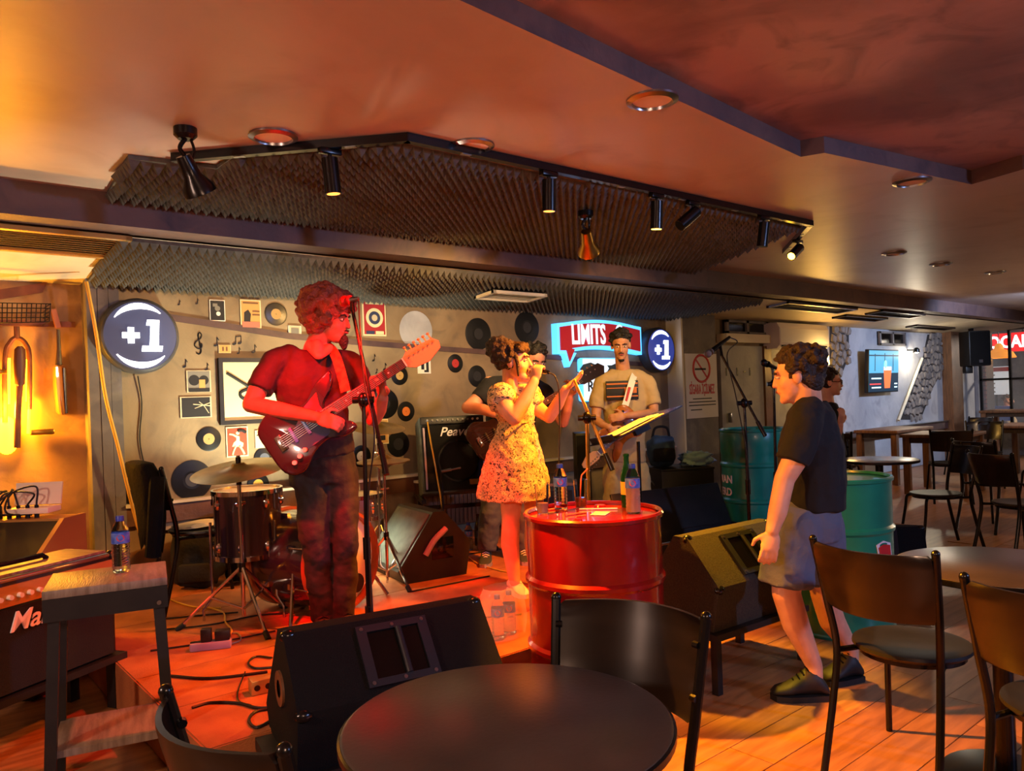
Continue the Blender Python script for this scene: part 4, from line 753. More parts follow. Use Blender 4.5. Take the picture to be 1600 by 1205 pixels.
B().box((0, 0, .01), (1.04, .4, .02)).obj('bottom', 'black_cloth', t); B().box((0, 0, 0), (1.05, .02, .36), TR((0, .28, .27), rx=-.45), bev=.008).obj('lid', 'black_paint', t); B().box((0, -.2, .145), (1.06, .03, .012)).obj('rim', 'steel', t); B().tube([(-.08, -.215, .06), (-.07, -.25, .07), (.07, -.25, .07), (.08, -.215, .06)], .01).obj('handle', 'black_metal', t)
lump('gig_bag', 'bag_black', 'black soft gig bag slumped behind the jacket chair', 'bag', ground(310, 5.08), (.34, .2, .42), FZ(10), 2, strap)
lump('gear_bag', 'bag_black', 'black bag with a ribbed flap against the wall ledge', 'bag', ground(382, 5.2), (.3, .15, .5), 0, 8, strap)
lump('paper_folder', 'folder_white', 'white paper folder lying on the seat of the jacket chair', 'paper', ground(312, 4.7, ZS + .459), (.3, .2, .03), .3, 4, None, .2)  # white paper folder, shaped as a soft flat lump
# radiator under the ledge
t = thing('radiator', 'brown ribbed radiator low on the back wall behind the bass player', 'radiator', (3.95, YW - .03, ZS + .08)); B().box((0, -.05, .21), (.9, .06, .40), bev=.006).obj('panel', 'brown_wood', t); B().box((0, -.05, .42), (.92, .09, .02)).obj('top_grille', 'cream_paint', t)
rb = B().box((0, 0, 0), (.022, .012, .37), bev=.004).mesh('rib', 'brown_wood')
for i in range(20): o = bpy.data.objects.new('rib', rb); COL.objects.link(o); o.parent = t; o.location = (-.43 + i * .045, -.084, .21)
for sx in (-.4, .4): B().box((sx, -.05, -.035), (.03, .05, .09)).obj('foot', 'brown_wood', t)
# ------------------------------------------------------------------ left corner: combo amp, rack, tall table
pr, plft = OZ(181, 1103, 0), OZ(5, 1187, 0); ax = (pr - plft).normalized(); rz = math.atan2(ax.y, ax.x); g = pr - ax * .36 + Vector((-ax.y, ax.x, 0)) * .14
t = thing('low_bench', 'low black bench under the big combo amplifier with gold panel', 'bench', g, rz); B().box((0, 0, .235), (.80, .36, .03)).obj('bench_top', 'black_paint', t)
for sx in (-.36, .36):
    for sy in (-.14, .14): B().box((sx, sy, .11), (.05, .05, .22)).obj('leg', 'black_paint', t)
am = thing('combo_amplifier', 'black combo amplifier with gold control panel and white script logo', 'amplifier', g + Vector((0, 0, .252)), rz); w, d, h = .74, .3, .48
B().box((0, 0, h / 2), (w, d, h), bev=.015).obj('cabinet', 'black_paint', am); B().box((0, -d / 2 - .002, .18), (w - .05, .012, .34)).obj('grille', 'grille_cloth', am); B().box((0, -d / 2 - .004, .405), (w - .04, .012, .085)).obj('control_panel', 'gold_panel', am)
B().cyl((-w / 2 + .02, -d / 2 + .01, h - .012), (w / 2 - .02, -d / 2 + .01, h - .012), .012).obj('edge_trim', 'steel', am); B().box((0, .0, h + .005), (w - .05, d - .05, .012)).obj('top_cover', 'worn_wood', am); B().tube([(-.14, 0, h + .012), (-.12, 0, h + .03), (.12, 0, h + .03), (.14, 0, h + .012)], .012).obj('carry_handle', 'black_metal', am)
for i in range(13): B().cyl((-.3 + i * .045, -d / 2 - .008, .40), (-.3 + i * .045, -d / 2 - .028, .40), .012, .01, 12).obj('knob', 'knob_white', am)
b = B(); text(b, 'Marshall', .115, TR((.02, -d / 2 - .012, .29), rx=PI / 2), .003, .001, .35); b.obj('logo', 'logo_white', am)
for sx in (-1, 1): B().ell((sx * (w / 2 - .012), -d / 2 + .012, h - .02), (.022, .022, .03), 10, 6).obj('corner_cap', 'black_metal', am)
b = B(); text(b, 'JCM 800', .03, TR((.27, -d / 2 - .011, .432), rx=PI / 2), .001, 0, .3) if False else None
# rack with mixer
g = Vector((.50, 4.78, 0)); t = thing('equipment_rack', 'black equipment rack with a green lit display at the niche', 'rack', g, FZ(-2)); B().box((0, 0, .31), (.62, .44, .62), bev=.006).obj('cabinet', 'black_paint', t); B().box((0, -.222, .56), (.58, .008, .085)).obj('rack_unit', 'port_dark', t); B().box((-.06, -.228, .56), (.1, .006, .055)).obj('display', 'lcd_green', t); B().box((0, -.225, .612), (.6, .012, .016)).obj('rack_trim', 'gold_panel', t)
mx = thing('mixing_desk', 'slanted mixing desk with gold trim full of plugged cables', 'mixer', g + Vector((0, 0, .62)), FZ(-2))
B().add([(x, y, z) for x in (-.31, .31) for y, z in ((-.22, 0.002), (-.22, .03), (.04, .22), (.21, .22), (.21, .002))], [(0, 1, 2, 3, 4), (9, 8, 7, 6, 5)] + [(i, (i + 1) % 5, 5 + (i + 1) % 5, 5 + i) for i in range(5)]).obj('body', 'black_paint', mx, 20)
for sx in (-.32, .32): B().add([(sx + o, y, z) for o in (-.012, .012) for y, z in ((-.23, .001), (-.23, .04), (.03, .235), (.22, .235), (.22, .001))], [(0, 1, 2, 3, 4), (9, 8, 7, 6, 5)] + [(i, (i + 1) % 5, 5 + (i + 1) % 5, 5 + i) for i in range(5)]).obj('side_cheek', 'gold_panel', mx, 20)
B().box((0, .12, .226), (.6, .16, .012)).obj('patch_panel', 'gold_panel', mx); B().box((0, -.225, .022), (.6, .012, .03)).obj('front_trim', 'gold_panel', mx)
for i in range(9):
    x = -.26 + i * .05; pg = B().cyl((x, .1, .232), (x, .1, .3), .012, .01, 10).obj('plug', 'black_metal', mx)
    B().tube(spline([(x, .1, .30), (x + random.uniform(-.04, .04), .1, .36 + random.uniform(0, .04)), (x + random.uniform(-.12, .02), .05, .37), (x - .08, -.02, .28), (x - .07, .16, .24)]), .005, 6).obj('patch_cable', 'cable_black', mx)
t = thing('papers_box', 'pale flat box standing open on the mixing desk', 'box', g + Vector((.16, .24, .86)), FZ(4)); t.location = g + Vector((.10, .09, .87)); B().box((.08, 0, .02), (.22, .14, .03), bev=.004).obj('tray', 'cream_paint', t); B().box((0, 0, 0), (.24, .012, .12), TR((.08, .06, .1), rx=-.2)).obj('lid', 'cream_paint', t)
# tall narrow table with the bottle
c = [OZ(83, 925, .78), OZ(266, 904, .78), OZ(241, 876, .78), OZ(81, 895, .78)]; cen = (c[0] + c[1] + c[2] + c[3]) / 4; ax = ((c[1] - c[0]) + (c[2] - c[3])).normalized(); rz = math.atan2(ax.y, ax.x)
t = thing('tall_table', 'tall narrow black table with worn wooden top holding a bottle', 'table', (cen.x, cen.y, 0), rz); tw, td = .40, .34
B().box((0, 0, .765), (tw, td, .03), bev=.003).obj('table_top', 'worn_wood', t)
for a, c_, d_, e_ in ((-tw / 2, tw / 2, -td / 2, -td / 2 + .02), (-tw / 2, tw / 2, td / 2 - .02, td / 2), (-tw / 2, -tw / 2 + .02, -td / 2 + .02, td / 2 - .02), (tw / 2 - .02, tw / 2, -td / 2 + .02, td / 2 - .02)): B().box(((a + c_) / 2, (d_ + e_) / 2, .71), (c_ - a, e_ - d_, .08)).obj('apron', 'black_paint', t)
for sx in (-1, 1):
    for sy in (-1, 1): B().tube([(sx * (tw / 2 - .035), sy * (td / 2 - .035), .75), (sx * (tw / 2 - .0), sy * (td / 2 - .0), 0)], .026, 4).obj('leg', 'black_paint', t)
B().box((0, 0, .20), (tw - .02, td - .02, .025)).obj('lower_shelf', 'worn_wood', t); B().cyl((tw / 2 - .03, -td / 2 - .001, .69), (tw / 2 - .03, -td / 2 - .006, .69), .008).obj('screw', 'steel', t)
# ------------------------------------------------------------------ niche: bicycle relic with amber light, guitar on the wall
YN = YW + .12
mat('glow_amber', (255, 190, 40), .4, emit=9, ecol=(255, 170, 20)); mat('rust', (120, 66, 34), .5, .3, col2=(90, 48, 26), nscale=10); mat('saddle', (96, 52, 28), .45); mat('guitar_side', (150, 84, 36), .3, coat=.4)
def N(x, y, o=.08): p = OY(x, y, YN - o); return p
t = thing('bicycle_wall_lamp', 'old bicycle parts with basket and saddle glowing amber in the niche', 'lamp', (N(25, 600).x, YN, N(25, 600).z)); o_ = t.location.copy(); L = lambda x, y, o=.08: N(x, y, o) - o_
B().tube(spline([L(8, 660), L(8, 560), L(16, 535), L(27, 528), L(40, 537), L(46, 560), L(46, 640)]), .014).obj('fork', 'rust', t); B().tube([L(27, 530), L(26, 510)], .016).obj('head_tube', 'rust', t)
B().tube(spline([L(27, 700, .2), L(28, 640, .2), L(31, 600, .2)]), .018).obj('seat_post', 'rust', t)
B().loft([[L(31 + dx * w_, y, .2 + .03 * dz) for dx, dz in [(math.cos(k), math.sin(k)) for k in [2 * PI * i / 12 for i in range(12)]]] for y, w_ in ((541, 4), (546, 9), (565, 10), (585, 9), (600, 8), (603, 4))]).obj('saddle', 'saddle', t)
for xx, y0, y1 in ((13, 560, 632), (43, 562, 628)): B().cyl(L(xx, y0, .05), L(xx, y1, .05), .012).obj('light_tube', 'glow_amber', t)
B().cyl(L(46, 628), L(44, 678), .009).obj('crank', 'glow_amber', t); B().box(L(66, 675), (.13, .05, .035), bev=.008).obj('pedal', 'brass', t); B().box(L(2, 581), (.06, .05, .03), bev=.006).obj('pedal', 'brass', t); B().ell(L(10, 680, .06), (.07, .02, .12), 14, 10).obj('bulb', 'glow_amber', t)
bk = B(); A0, A1 = L(-20, 473, .25), L(79, 475, .25); C0, C1 = L(-20, 505, .25), L(77, 503, .25)
for i in range(14): f = i / 13; bk.cyl(A0.lerp(A1, f), C0.lerp(C1, f), .003, n=5)
for k in range(5): f = k / 4; bk.cyl(A0.lerp(C0, f), A1.lerp(C1, f), .003, n=5)
for P in (A0, A1, C0, C1): bk.cyl(P, P + Vector((0, .24, 0)), .004, n=5)
for f in (.2, .4, .6, .8): bk.cyl(A1.lerp(C1, f), A1.lerp(C1, f) + Vector((0, .24, 0)), .003, n=5)
o = bk.obj('wire_basket', 'black_metal', t)
point('light_niche_amber', N(10, 640, .16), (1, .40, .02), 42, .06)
t = thing('hanging_guitar', 'small guitar hung sideways on the orange niche wall', 'guitar', N(96, 640, .06)); o_ = t.location.copy()
B().loft([[L(x + dx, y, .06 + .06 * dz) for dx, dz in [(w_ * math.cos(k), math.sin(k)) for k in [2 * PI * i / 16 for i in range(16)]]] for x, y, w_ in ((90, 572, 7), (90.5, 574, 9), (92, 600, 9.5), (93.5, 620, 9), (96, 644, 8.5), (97, 648, 6))]).obj('body', 'guitar_side', t)
B().tube([L(92, 570), L(92, 545), L(91, 515)], [.02, .012, .01]).obj('neck', 'dark_wood', t); B().box((0, 0, 0), (.03, .03, .12), Matrix.Translation(L(87, 498)) @ TR(ry=-.2)).obj('headstock', 'guitar_side', t); B().tube([L(100, 575, .1), L(104, 646, .1)], .008).obj('bridge_edge', 'black_metal', t)
struct(strip_on_wall('trim_12', [(-60, 503), (116, 508)], .018, 'rust', YN, .03)); struct(strip_on_wall('trim_13', [(-60, 470), (66, 450), (74, 432), (76, 424)], .03, 'rust', YN, .02))
a = [W(135, 440, 4.75), W(150, 520, 4.78), W(165, 620, 4.85), W(185, 700, 4.9), W(205, 785, 4.95), W(222, 845, 4.98)]
tag(B().tube(spline(a), .011).obj('wall_cable', 'cable_yellow'), 'thick pale cable slanting down past the round +1 sign', 'cable')
# chair with jacket is built with the chairs
# ------------------------------------------------------------------ oil drums
mat('lid_red', (150, 16, 10), .18, coat=.6); mat('rust_edge', (150, 110, 80), .5)
def oil_drum(label, loc, m, r=.285, h=.88, lid=None, band=False):
    t = thing('oil_drum', label, 'drum', loc); k = r
    def hoop(z): return [(k, z - .022), (k + .012, z - .008), (k + .012, z + .008), (k, z + .022)]
    prof = [(.001, .012), (k - .012, .012), (k - .008, 0), (k + .008, 0), (k + .008, .014), (k, .022)] + hoop(h * .34) + hoop(h * .67) + ([(k, h - .2), (k + .006, h - .19), (k + .006, h - .05)] if band else []) + [(k, h - .025)]
    B().lathe(prof, 56, None, False).obj('shell', m, t); B().lathe([(k, h - .028), (k + .011, h - .022), (k + .013, h - .008), (k + .006, h), (k - .006, h - .001), (k - .01, h - .014)], 56, None, False).obj('rim', m, t)
    B().lathe([(.001, h - .018), (k - .008, h - .018)], 48, None, False).obj('lid', lid or m, t)
    for a, rr in ((.6, .03), (3.6, .02)): B().lathe([(.001, .012), (rr * .8, .012), (rr, .004), (rr, 0)], 16, TR((k * .68 * math.cos(a), k * .68 * math.sin(a), h - .018))).obj('bung', lid or m, t)
    return t
rd = OZ(926, 797, .88); rd.z = 0; RED_D = rd.copy(); oil_drum('glossy red oil drum used as a table holding bottles and glasses', rd, 'red_paint', .30, .88, 'lid_red')
gd = OZ(1306, 742, .88); gd.z = 0; t = oil_drum('green oil drum standing on the floor behind the walking man', gd, 'green_paint', .29)
mat('sticker_red', (190, 40, 44), .4)
dv = (-gd).normalized(); a0 = math.atan2(dv.y, dv.x) + .95
def on_drum(bd, pts, r, a, z, m, nm, t):
    b = B(); n = len(pts); b.add([((r + o) * math.cos(a + p[0] / r), (r + o) * math.sin(a + p[0] / r), z + p[1]) for o in (0.001, .004) for p in pts], [tuple(range(n, 2 * n))] + [(i, (i + 1) % n, n + (i + 1) % n, n + i) for i in range(n)]); b.obj(nm, m, t, 0)
on_drum(None, [(-.06, -.11), (.05, -.11), (.07, .0), (.05, .1), (-.02, .12), (-.07, .1), (-.05, .0)], .29, a0, .42, 'logo_white', 'sticker_edge', t); on_drum(None, [(-.045, -.1), (.04, -.1), (.055, .0), (.04, .09), (-.02, .1), (-.055, .085), (-.035, .0)], .293, a0, .42, 'sticker_red', 'sticker', t)
td_ = ground(1183, 6.2); t = oil_drum('teal oil drum at the back with white lettering on its side', td_, 'teal_paint', .255, .86, None, True)
dv = Vector((-td_.x, -td_.y, 0)).normalized(); a0 = math.atan2(dv.y, dv.x)
for s_, z in (('VAN', .46), ('ERD', .36)):
    b = B(); text(b, s_, .085, Matrix.Identity(4), .001, .002); aa = a0 - 1.05
    b.v = [((.258 + p[2]) * math.cos(aa + p[0] / .258), (.258 + p[2]) * math.sin(aa + p[0] / .258), z + p[1]) for p in b.v]; b.obj('lettering', 'logo_white', t)
# ------------------------------------------------------------------ bottles and glasses
mat('pet', (225, 238, 245), .03, trans=1.0, ior=1.12); mat('bottle_blue', (24, 44, 150), .4); mat('label_blue', (40, 70, 170), .4, col2=(90, 120, 200), nscale=40); mat('bottle_green', (24, 96, 44), .04, trans=.75, ior=1.3); mat('bottle_brown', (52, 26, 12), .1, trans=.4); mat('tea', (214, 110, 40), .05, trans=.7, ior=1.33); mat('cloudy', (220, 190, 170), .3, trans=.4, ior=1.33); mat('straw', (236, 110, 60), .4); mat('shrink_film', (235, 225, 210), .15, alpha=.28); mat('glass_thin', (235, 242, 245), .03, trans=1, ior=1.1)
def water_bottle(label, p, group=None, full=.8, fill='water', rz=0, s=1.0):
    t = thing('water_bottle', label, 'bottle', p, rz, group); h = .215 * s; r = .032 * s
    prof = [(.001, .002), (r * .8, 0), (r, .008)]
    for i in range(6): z = .02 + i * .0155; prof += [(r, z * s), (r * .94, (z + .006) * s), (r, (z + .012) * s)]
    prof += [(r, .118 * s), (r, .152 * s), (r * .96, .16 * s), (r * .75, .18 * s), (r * .42, .196 * s), (r * .40, .2 * s)]
    B().lathe(prof, 28, None, False).obj('body', 'pet', t); B().lathe([(.001, .006), (r * .9, .008), (r * .9, full * .15 * s), (.001, full * .15 * s)], 20, None, False).obj('water', fill, t)
    B().lathe([(r * 1.015, .112 * s), (r * 1.015, .153 * s)], 28, None, False).obj('label_band', 'label_blue', t); B().lathe([(r * .47, .196 * s), (r * .47, .213 * s), (r * .42, .216 * s), (.001, .216 * s)], 20, None, False).obj('cap', 'bottle_blue', t)
    a = math.atan2(-p[1], -p[0]) - rz; b = B(); n = 16; rr = r * 1.03
    b.add([(rr * math.cos(a + .45 * math.cos(k)), rr * math.sin(a + .45 * math.cos(k)), .134 * s + .013 * s * math.sin(k)) for k in [2 * PI * i / n for i in range(n)]], [tuple(range(n))]); b.obj('label_emblem', 'label_red', t, 0)
    return t
DZ = .863
def od(x, y): p = OZ(x, y, DZ); return Vector((p.x, p.y, DZ))
p = OZ(190, 893, .782); water_bottle('half litre water bottle standing alone on the tall narrow table', Vector((p.x, p.y, .781)), 'plastic water bottles', .9)
water_bottle('clear water bottle between two glasses on the red drum', od(877, 797), 'plastic water bottles', .85); water_bottle('cloudy plastic bottle beside the green beer bottle on the red drum', od(990, 802), 'plastic water bottles', 1.0, 'cloudy', 0, 1.02)
p = OZ(733, 860, ZS); water_bottle('water bottle standing by the bass player shoe', Vector((p.x, p.y, ZS)), 'plastic water bottles', .6)
def beer(label, p, m):
    t = thing('beer_bottle', label, 'bottle', p); B().lathe([(.001, .001), (.029, 0), (.03, .01), (.03, .145), (.024, .17), (.0135, .2), (.012, .235), (.0145, .238), (.0145, .248), (.011, .25)], 24, None, False).obj('body', m, t); B().lathe([(.0305, .06), (.0305, .12)], 24, None, False).obj('label_band', 'label_black' if m != 'bottle_green' else 'label_yellow', t)
beer('green beer bottle on the red drum', od(981, 792), 'bottle_green'); p = OZ(748, 852, ZS); beer('dark brown beer bottle beside the bass player shoe', Vector((p.x, p.y, ZS)), 'bottle_brown')
def tumbler(label, p, fill, level, straw=False):
    t = thing('drinking_glass', label, 'glass', p); B().lathe([(.001, .004), (.024, .004), (.031, .135), (.033, .135), (.0265, 0), (.001, 0)], 28, None, False).obj('tumbler', 'glass_thin', t); B().lathe([(.001, .006), (.023, .006), (.023 + level * .05, level), (.001, level)], 24, None, False).obj('drink', fill, t)
    if straw: tag(B().tube([Vector(p) + Vector(q) for q in ((-.008, 0, .01), (.006, .0, .135), (.012, 0, .155), (.034, -.02, .185))], .0035, 8).obj('drinking_straw', 'straw', None), 'orange bent straw standing in the drinking glass', 'straw')
tumbler('tall glass with cloudy remains on the left of the red drum', od(848, 803), 'cloudy', .05); tumbler('tall glass with amber drink and a straw on the red drum', od(908, 794), 'tea', .05, True)
for i, (a, c, lb) in enumerate((((850, 799), (885, 794), 'orange straw lying beside the cloudy glass'), ((885, 806), (915, 802), 'orange straw lying in the middle of the red drum lid'), ((905, 797), (965, 796), 'pale straw lying across the lid towards the beer bottle'))): tag(B().tube([od(*a) + Vector((0, 0, .004)), od(*c) + Vector((0, 0, .004))], .0035, 6).obj('drinking_straw', 'straw' if i < 2 else 'white_paint', None), lb, 'straw', 'straws on the red drum')
tag(B().box((0, 0, .002), (.1, .07, .002), bev=.0005).obj('paper_napkin', 'paper', None, 35, od(938, 803), .5), 'white napkin lying on the red drum lid', 'napkin')
pk = Vector((2.33, 2.95, ZS)); water_bottle('water bottle in front inside the torn plastic pack', pk, 'plastic water bottles', .9); water_bottle('water bottle behind inside the torn plastic pack', pk + Vector((.09, .02, 0)), 'plastic water bottles', .9)
b = B(); n = 18
rings = []
for z, g_ in ((0.002, .1), (.08, .11), (.16, .1), (.22, .105), (.25, .09)):
    rings.append([(pk.x + .045 + (g_ + .02 * noise.noise(Vector((i, z * 20, 1)))) * 1.2 * math.cos(2 * PI * i / n), pk.y + .01 + (g_ * .8 + .02 * noise.noise(Vector((i, z * 20, 5)))) * math.sin(2 * PI * i / n), ZS + z + .012 * noise.noise(Vector((i * 1.3, z * 9, 9)))) for i in range(n)])
rings[0] = [(p[0], p[1], ZS + .002) for p in rings[0]]
tag(b.loft(rings, False).obj('plastic_wrap', 'shrink_film', None, 60), 'torn clear plastic wrap around two water bottles at the stage edge', 'packaging')
t = thing('paper_box', 'small pale carton lying on the stage beside the black monitor', 'box', (2.16, 3.02, ZS), .3); B().box((0, 0, .03), (.16, .11, .06), bev=.003).obj('carton', 'paper', t); B().box((0, -.002, .0605), (.15, .1, .003)).obj('flap', 'print_cream', t)
# ------------------------------------------------------------------ chairs
def chair_proto(name, label, seat_m='chair_ply', hole=False):
    t = thing(name, label, 'chair', (0, 0, 0), 0, 'bentwood chairs with black metal frames')
    B().lathe([(.001, .432), (.12, .428), (.185, .432), (.2, .445), (.198, .456), (.18, .458), (.12, .452), (.001, .450)], 40).obj('seat', 'black_paint', t)
    B().lathe([(.165, .415), (.178, .415), (.178, .43), (.165, .43), (.165, .415)], 32, None, False).obj('seat_ring', 'black_metal', t)
    for sx in (-1, 1):
        B().tube(spline([(sx * .195, .285, .002), (sx * .185, .225, .25), (sx * .18, .195, .44), (sx * .195, .225, .62), (sx * .212, .275, .845)], 6), .0135, 10).obj('back_post', 'black_metal', t); B().ell((sx * .212, .275, .845), .0145, 10, 6).obj('post_cap', 'black_metal', t)
        B().tube(spline([(sx * .13, -.12, .425), (sx * .165, -.16, .41), (sx * .175, -.175, .3), (sx * .2, -.22, .002)], 6), .012, 10).obj('front_leg', 'black_metal', t)
        B().tube([(sx * .178, .195, .43), (sx * .15, .1, .425)], .011, 8).obj('seat_strut', 'black_metal', t)
    b = B(); n = 16; rows = []
    for z, lean, hw in ((.60, 0, .178), (.615, .003, .195), (.70, .026, .2), (.79, .052, .206), (.825, .06, .204), (.838, .063, .19)):
        rows.append((z, lean, hw))
    def pt(f, row, o):
        z, lean, hw = row; x = hw * (2 * f - 1); y = .222 + lean + .075 * (1 - (2 * f - 1) ** 2) + o; return (x, y, z)
    top = [[pt(i / n, r_, -.006) for i in range(n + 1)] for r_ in rows]; bot = [[pt(i / n, r_, .006) for i in range(n + 1)] for r_ in rows]
    vs = [p for r_ in top for p in r_] + [p for r_ in bot for p in r_]; m = n + 1; R_ = len(rows); off = m * R_; fs = []
    for j in range(R_ - 1):
        for i in range(n):
            if hole and j == 3 and 6 <= i <= 9: continue
            fs += [(j * m + i, j * m + i + 1, (j + 1) * m + i + 1, (j + 1) * m + i), (off + j * m + i, off + (j + 1) * m + i, off + (j + 1) * m + i + 1, off + j * m + i + 1)]
    for i in range(n): fs += [(i, off + i, off + i + 1, i + 1), ((R_ - 1) * m + i, (R_ - 1) * m + i + 1, off + (R_ - 1) * m + i + 1, off + (R_ - 1) * m + i)]
    for j in range(R_ - 1): fs += [(j * m, (j + 1) * m, off + (j + 1) * m, off + j * m), (j * m + n, off + j * m + n, off + (j + 1) * m + n, (j + 1) * m + n)]
    if hole: fs += [(3 * m + 6, 3 * m + 10, off + 3 * m + 10, off + 3 * m + 6), (4 * m + 6, off + 4 * m + 6, off + 4 * m + 10, 4 * m + 10)]
    b.add(vs, fs).obj('backrest', seat_m, t)
    for sx in (-1, 1):
        for z, y in ((.66, .232), (.78, .262)): B().cyl((sx * .185, y - .006, z), (sx * .2, y - .012, z), .009, .009, 8).obj('bolt', 'black_metal', t)
    return t
def chair_at(proto, first, seat, face, label, grp='bentwood chairs with black metal frames', z=0):
    rz = math.atan2(face[1], face[0]) + PI / 2; loc = (seat[0], seat[1], z)
    if first: proto.location = loc; proto.rotation_euler = (0, 0, rz); proto['label'] = label; return proto
    return dup(proto, loc, rz, label, grp)
def from_posts(a, c, away):
    """seat centre and facing from the two post tops"""
    a, c = Vector((a.x, a.y)), Vector((c.x, c.y)); d = (c - a).normalized(); nrm = Vector((-d.y, d.x)); mid = (a + c) / 2
    if (nrm.dot(mid) > 0) != away: nrm = -nrm
    return mid + nrm * .275, nrm
CH = chair_proto('dining_chair', 'x'); CHH = chair_proto('dining_chair', 'x', 'chair_ply', True)
s_, f_ = from_posts(W(880, 938, 2.1), W(1090, 965, 1.89), False); chair_at(CH, True, s_, f_, 'dark bentwood chair facing the near round table from the red drum side')
s_, f_ = from_posts(W(1268, 843, 2.80), W(1465, 870, 2.46), True); chair_at(CH, False, s_, f_, 'dark bentwood chair beside the walking man with its round seat showing')
s_, f_ = from_posts(W(1500, 903, 2.18), AX * 1.86 + RX * 1.56, True); chair_at(CH, False, s_, f_, 'dark bentwood chair cut by the picture edge at the right-hand round table' if False else 'dark bentwood chair nearest the right-hand round table edge')
s_, f_ = from_posts(W(262, 1085, 1.51), W(440, 1175, 1.24), True); chair_at(CH, False, s_, f_, 'bentwood chair with its back to the tall bottle table')
chair_at(CH, False, (6.95, 2.72), (-.75, .66), 'chair with shiny curved back pushed towards the pale round table')
chair_at(CH, False, (7.15, 3.62), (-.55, -.83), 'chair on the far side of the pale round table')
chair_at(CH, False, (7.55, 4.25), (.9, .4), 'dark chair back between the woman and the pale round table')
chair_at(CH, False, (9.62, 3.62), (.85, .5), 'brown backed chair at the long wooden table'); chair_at(CHH, True, (11.2, 3.75), (-.9, -.3), 'chair with a slotted back at the end of the wooden table')
chair_at(CH, False, (8.9, 4.55), (.95, .2), 'chair tucked at the table below the wall rail')
chair_at(CHH, False, (8.05, 2.62), (.9, -.3), 'black chair with a slotted back and a yellow lit seat'); chair_at(CH, False, (6.75, 2.02), (.8, -.45), 'black chair in front of the slotted chair')
chair_at(CH, False, (12.4, 4.4), (-.8, .4), 'far chair by the brown post'); chair_at(CHH, False, (9.4, 2.55), (-.8, .5), 'far chair facing the slotted chair')
jc = ground(319, 4.7); JC = chair_at(CH, False, (jc.x, jc.y), (.998, -.05), 'black chair on the stage with a jacket over its back', z=ZS)
# jacket over that chair back
rz = JC.rotation_euler.z; t = thing('jacket', 'black jacket hung over the back of the stage chair', 'clothing', JC.location, rz); b = B(); n = 20; rings = []
for k, (z, y0, y1, hw) in enumerate(((.40, .22, .33, .11), (.46, .215, .34, .16), (.55, .21, .345, .19), (.66, .21, .355, .205), (.76, .225, .37, .222), (.84, .25, .385, .226), (.875, .27, .38, .21), (.885, .3, .355, .14))):
    rings.append([(hw * math.cos(2 * PI * i / n) * (1 + .06 * noise.noise(Vector((i * .9, z * 6, 2)))), (y0 + y1) / 2 + .02 + (y1 - y0) / 2 * math.copysign(abs(math.sin(2 * PI * i / n)) ** .6, math.sin(2 * PI * i / n)) + .012 * noise.noise(Vector((i * 1.1, z * 7, 4))), z + (.09 * noise.noise(Vector((i * .7, 3, 3))) if k == 0 else 0)) for i in range(n)])
b.loft(rings).obj('coat_body', 'black_cloth', t, 60); B().tube(spline([(-.23, .3, .8), (-.26, .32, .65), (-.25, .33, .5), (-.23, .34, .36)]), [.05] * 0 or .042, 10).obj('sleeve', 'black_cloth', t)
# ------------------------------------------------------------------ tables
def round_table(label, x, y, r=.33, z=.75, m='tabletop'):
    t = thing('round_table', label, 'table', (x, y, 0), 0, 'round bar tables'); B().lathe([(.001, z - .028), (r - .02, z - .028), (r, z - .022), (r + .004, z - .012), (r, z - .002), (r - .006, z), (.001, z)], 64).obj('table_top', m, t); B().lathe([(r + .001, z - .024), (r + .006, z - .02), (r + .006, z - .006), (r + .001, z - .003)], 64, None, False).obj('edge_band', 'black_metal', t)
    B().cyl((0, 0, .03), (0, 0, z - .03), .032, None, 20).obj('column', 'black_metal', t); B().lathe([(.001, 0), (.2, 0), (.2, .012), (.04, .03), (.001, .03)], 32).obj('base', 'black_metal', t); B().lathe([(.001, z - .045), (.12, z - .04), (.12, z - .029)], 24).obj('mounting_plate', 'black_metal', t); return t
round_table('large dark round table at the very front', .97, 1.21); round_table('dark round table between the two right-hand bentwood chairs', 3.02, .98); mat('table_pale', (150, 150, 156), .22); round_table('pale topped round table near the green drum', 6.65, 3.05, .31, .75, 'table_pale'); round_table('small round table beyond the black slotted chair', 8.75, 2.15, .33)
def wood_table(label, x, y, lx, ly, rz=0, z=.75):
    t = thing('wooden_table', label, 'table', (x, y, 0), rz, 'wooden dining tables'); B().box((0, 0, z - .02), (lx, ly, .04), bev=.004).obj('table_top', 'brown_wood', t); B().box((0, 0, z - .075), (lx - .1, ly - .1, .07)).obj('apron', 'dark_wood', t)
    for sx in (-1, 1):
        for sy in (-1, 1): B().box((sx * (lx / 2 - .06), sy * (ly / 2 - .06), (z - .04) / 2), (.075, .075, z - .04)).obj('leg', 'brown_wood', t)
wood_table('brown wooden dining table with square legs', 10.4, 3.95, .9, .75, .1); wood_table('brown wooden table under the wall rail', 8.1, 4.75, .9, .6); wood_table('far wooden table along the wall rail', 11.3, 4.95, 1.2, .6); wood_table('wooden table beyond the slotted back chair', 12.6, 3.6, .9, .8)
wood_table('tall wooden bar table at the glazing', 15.2, 4.1, .7, 1.9, 0, .86)
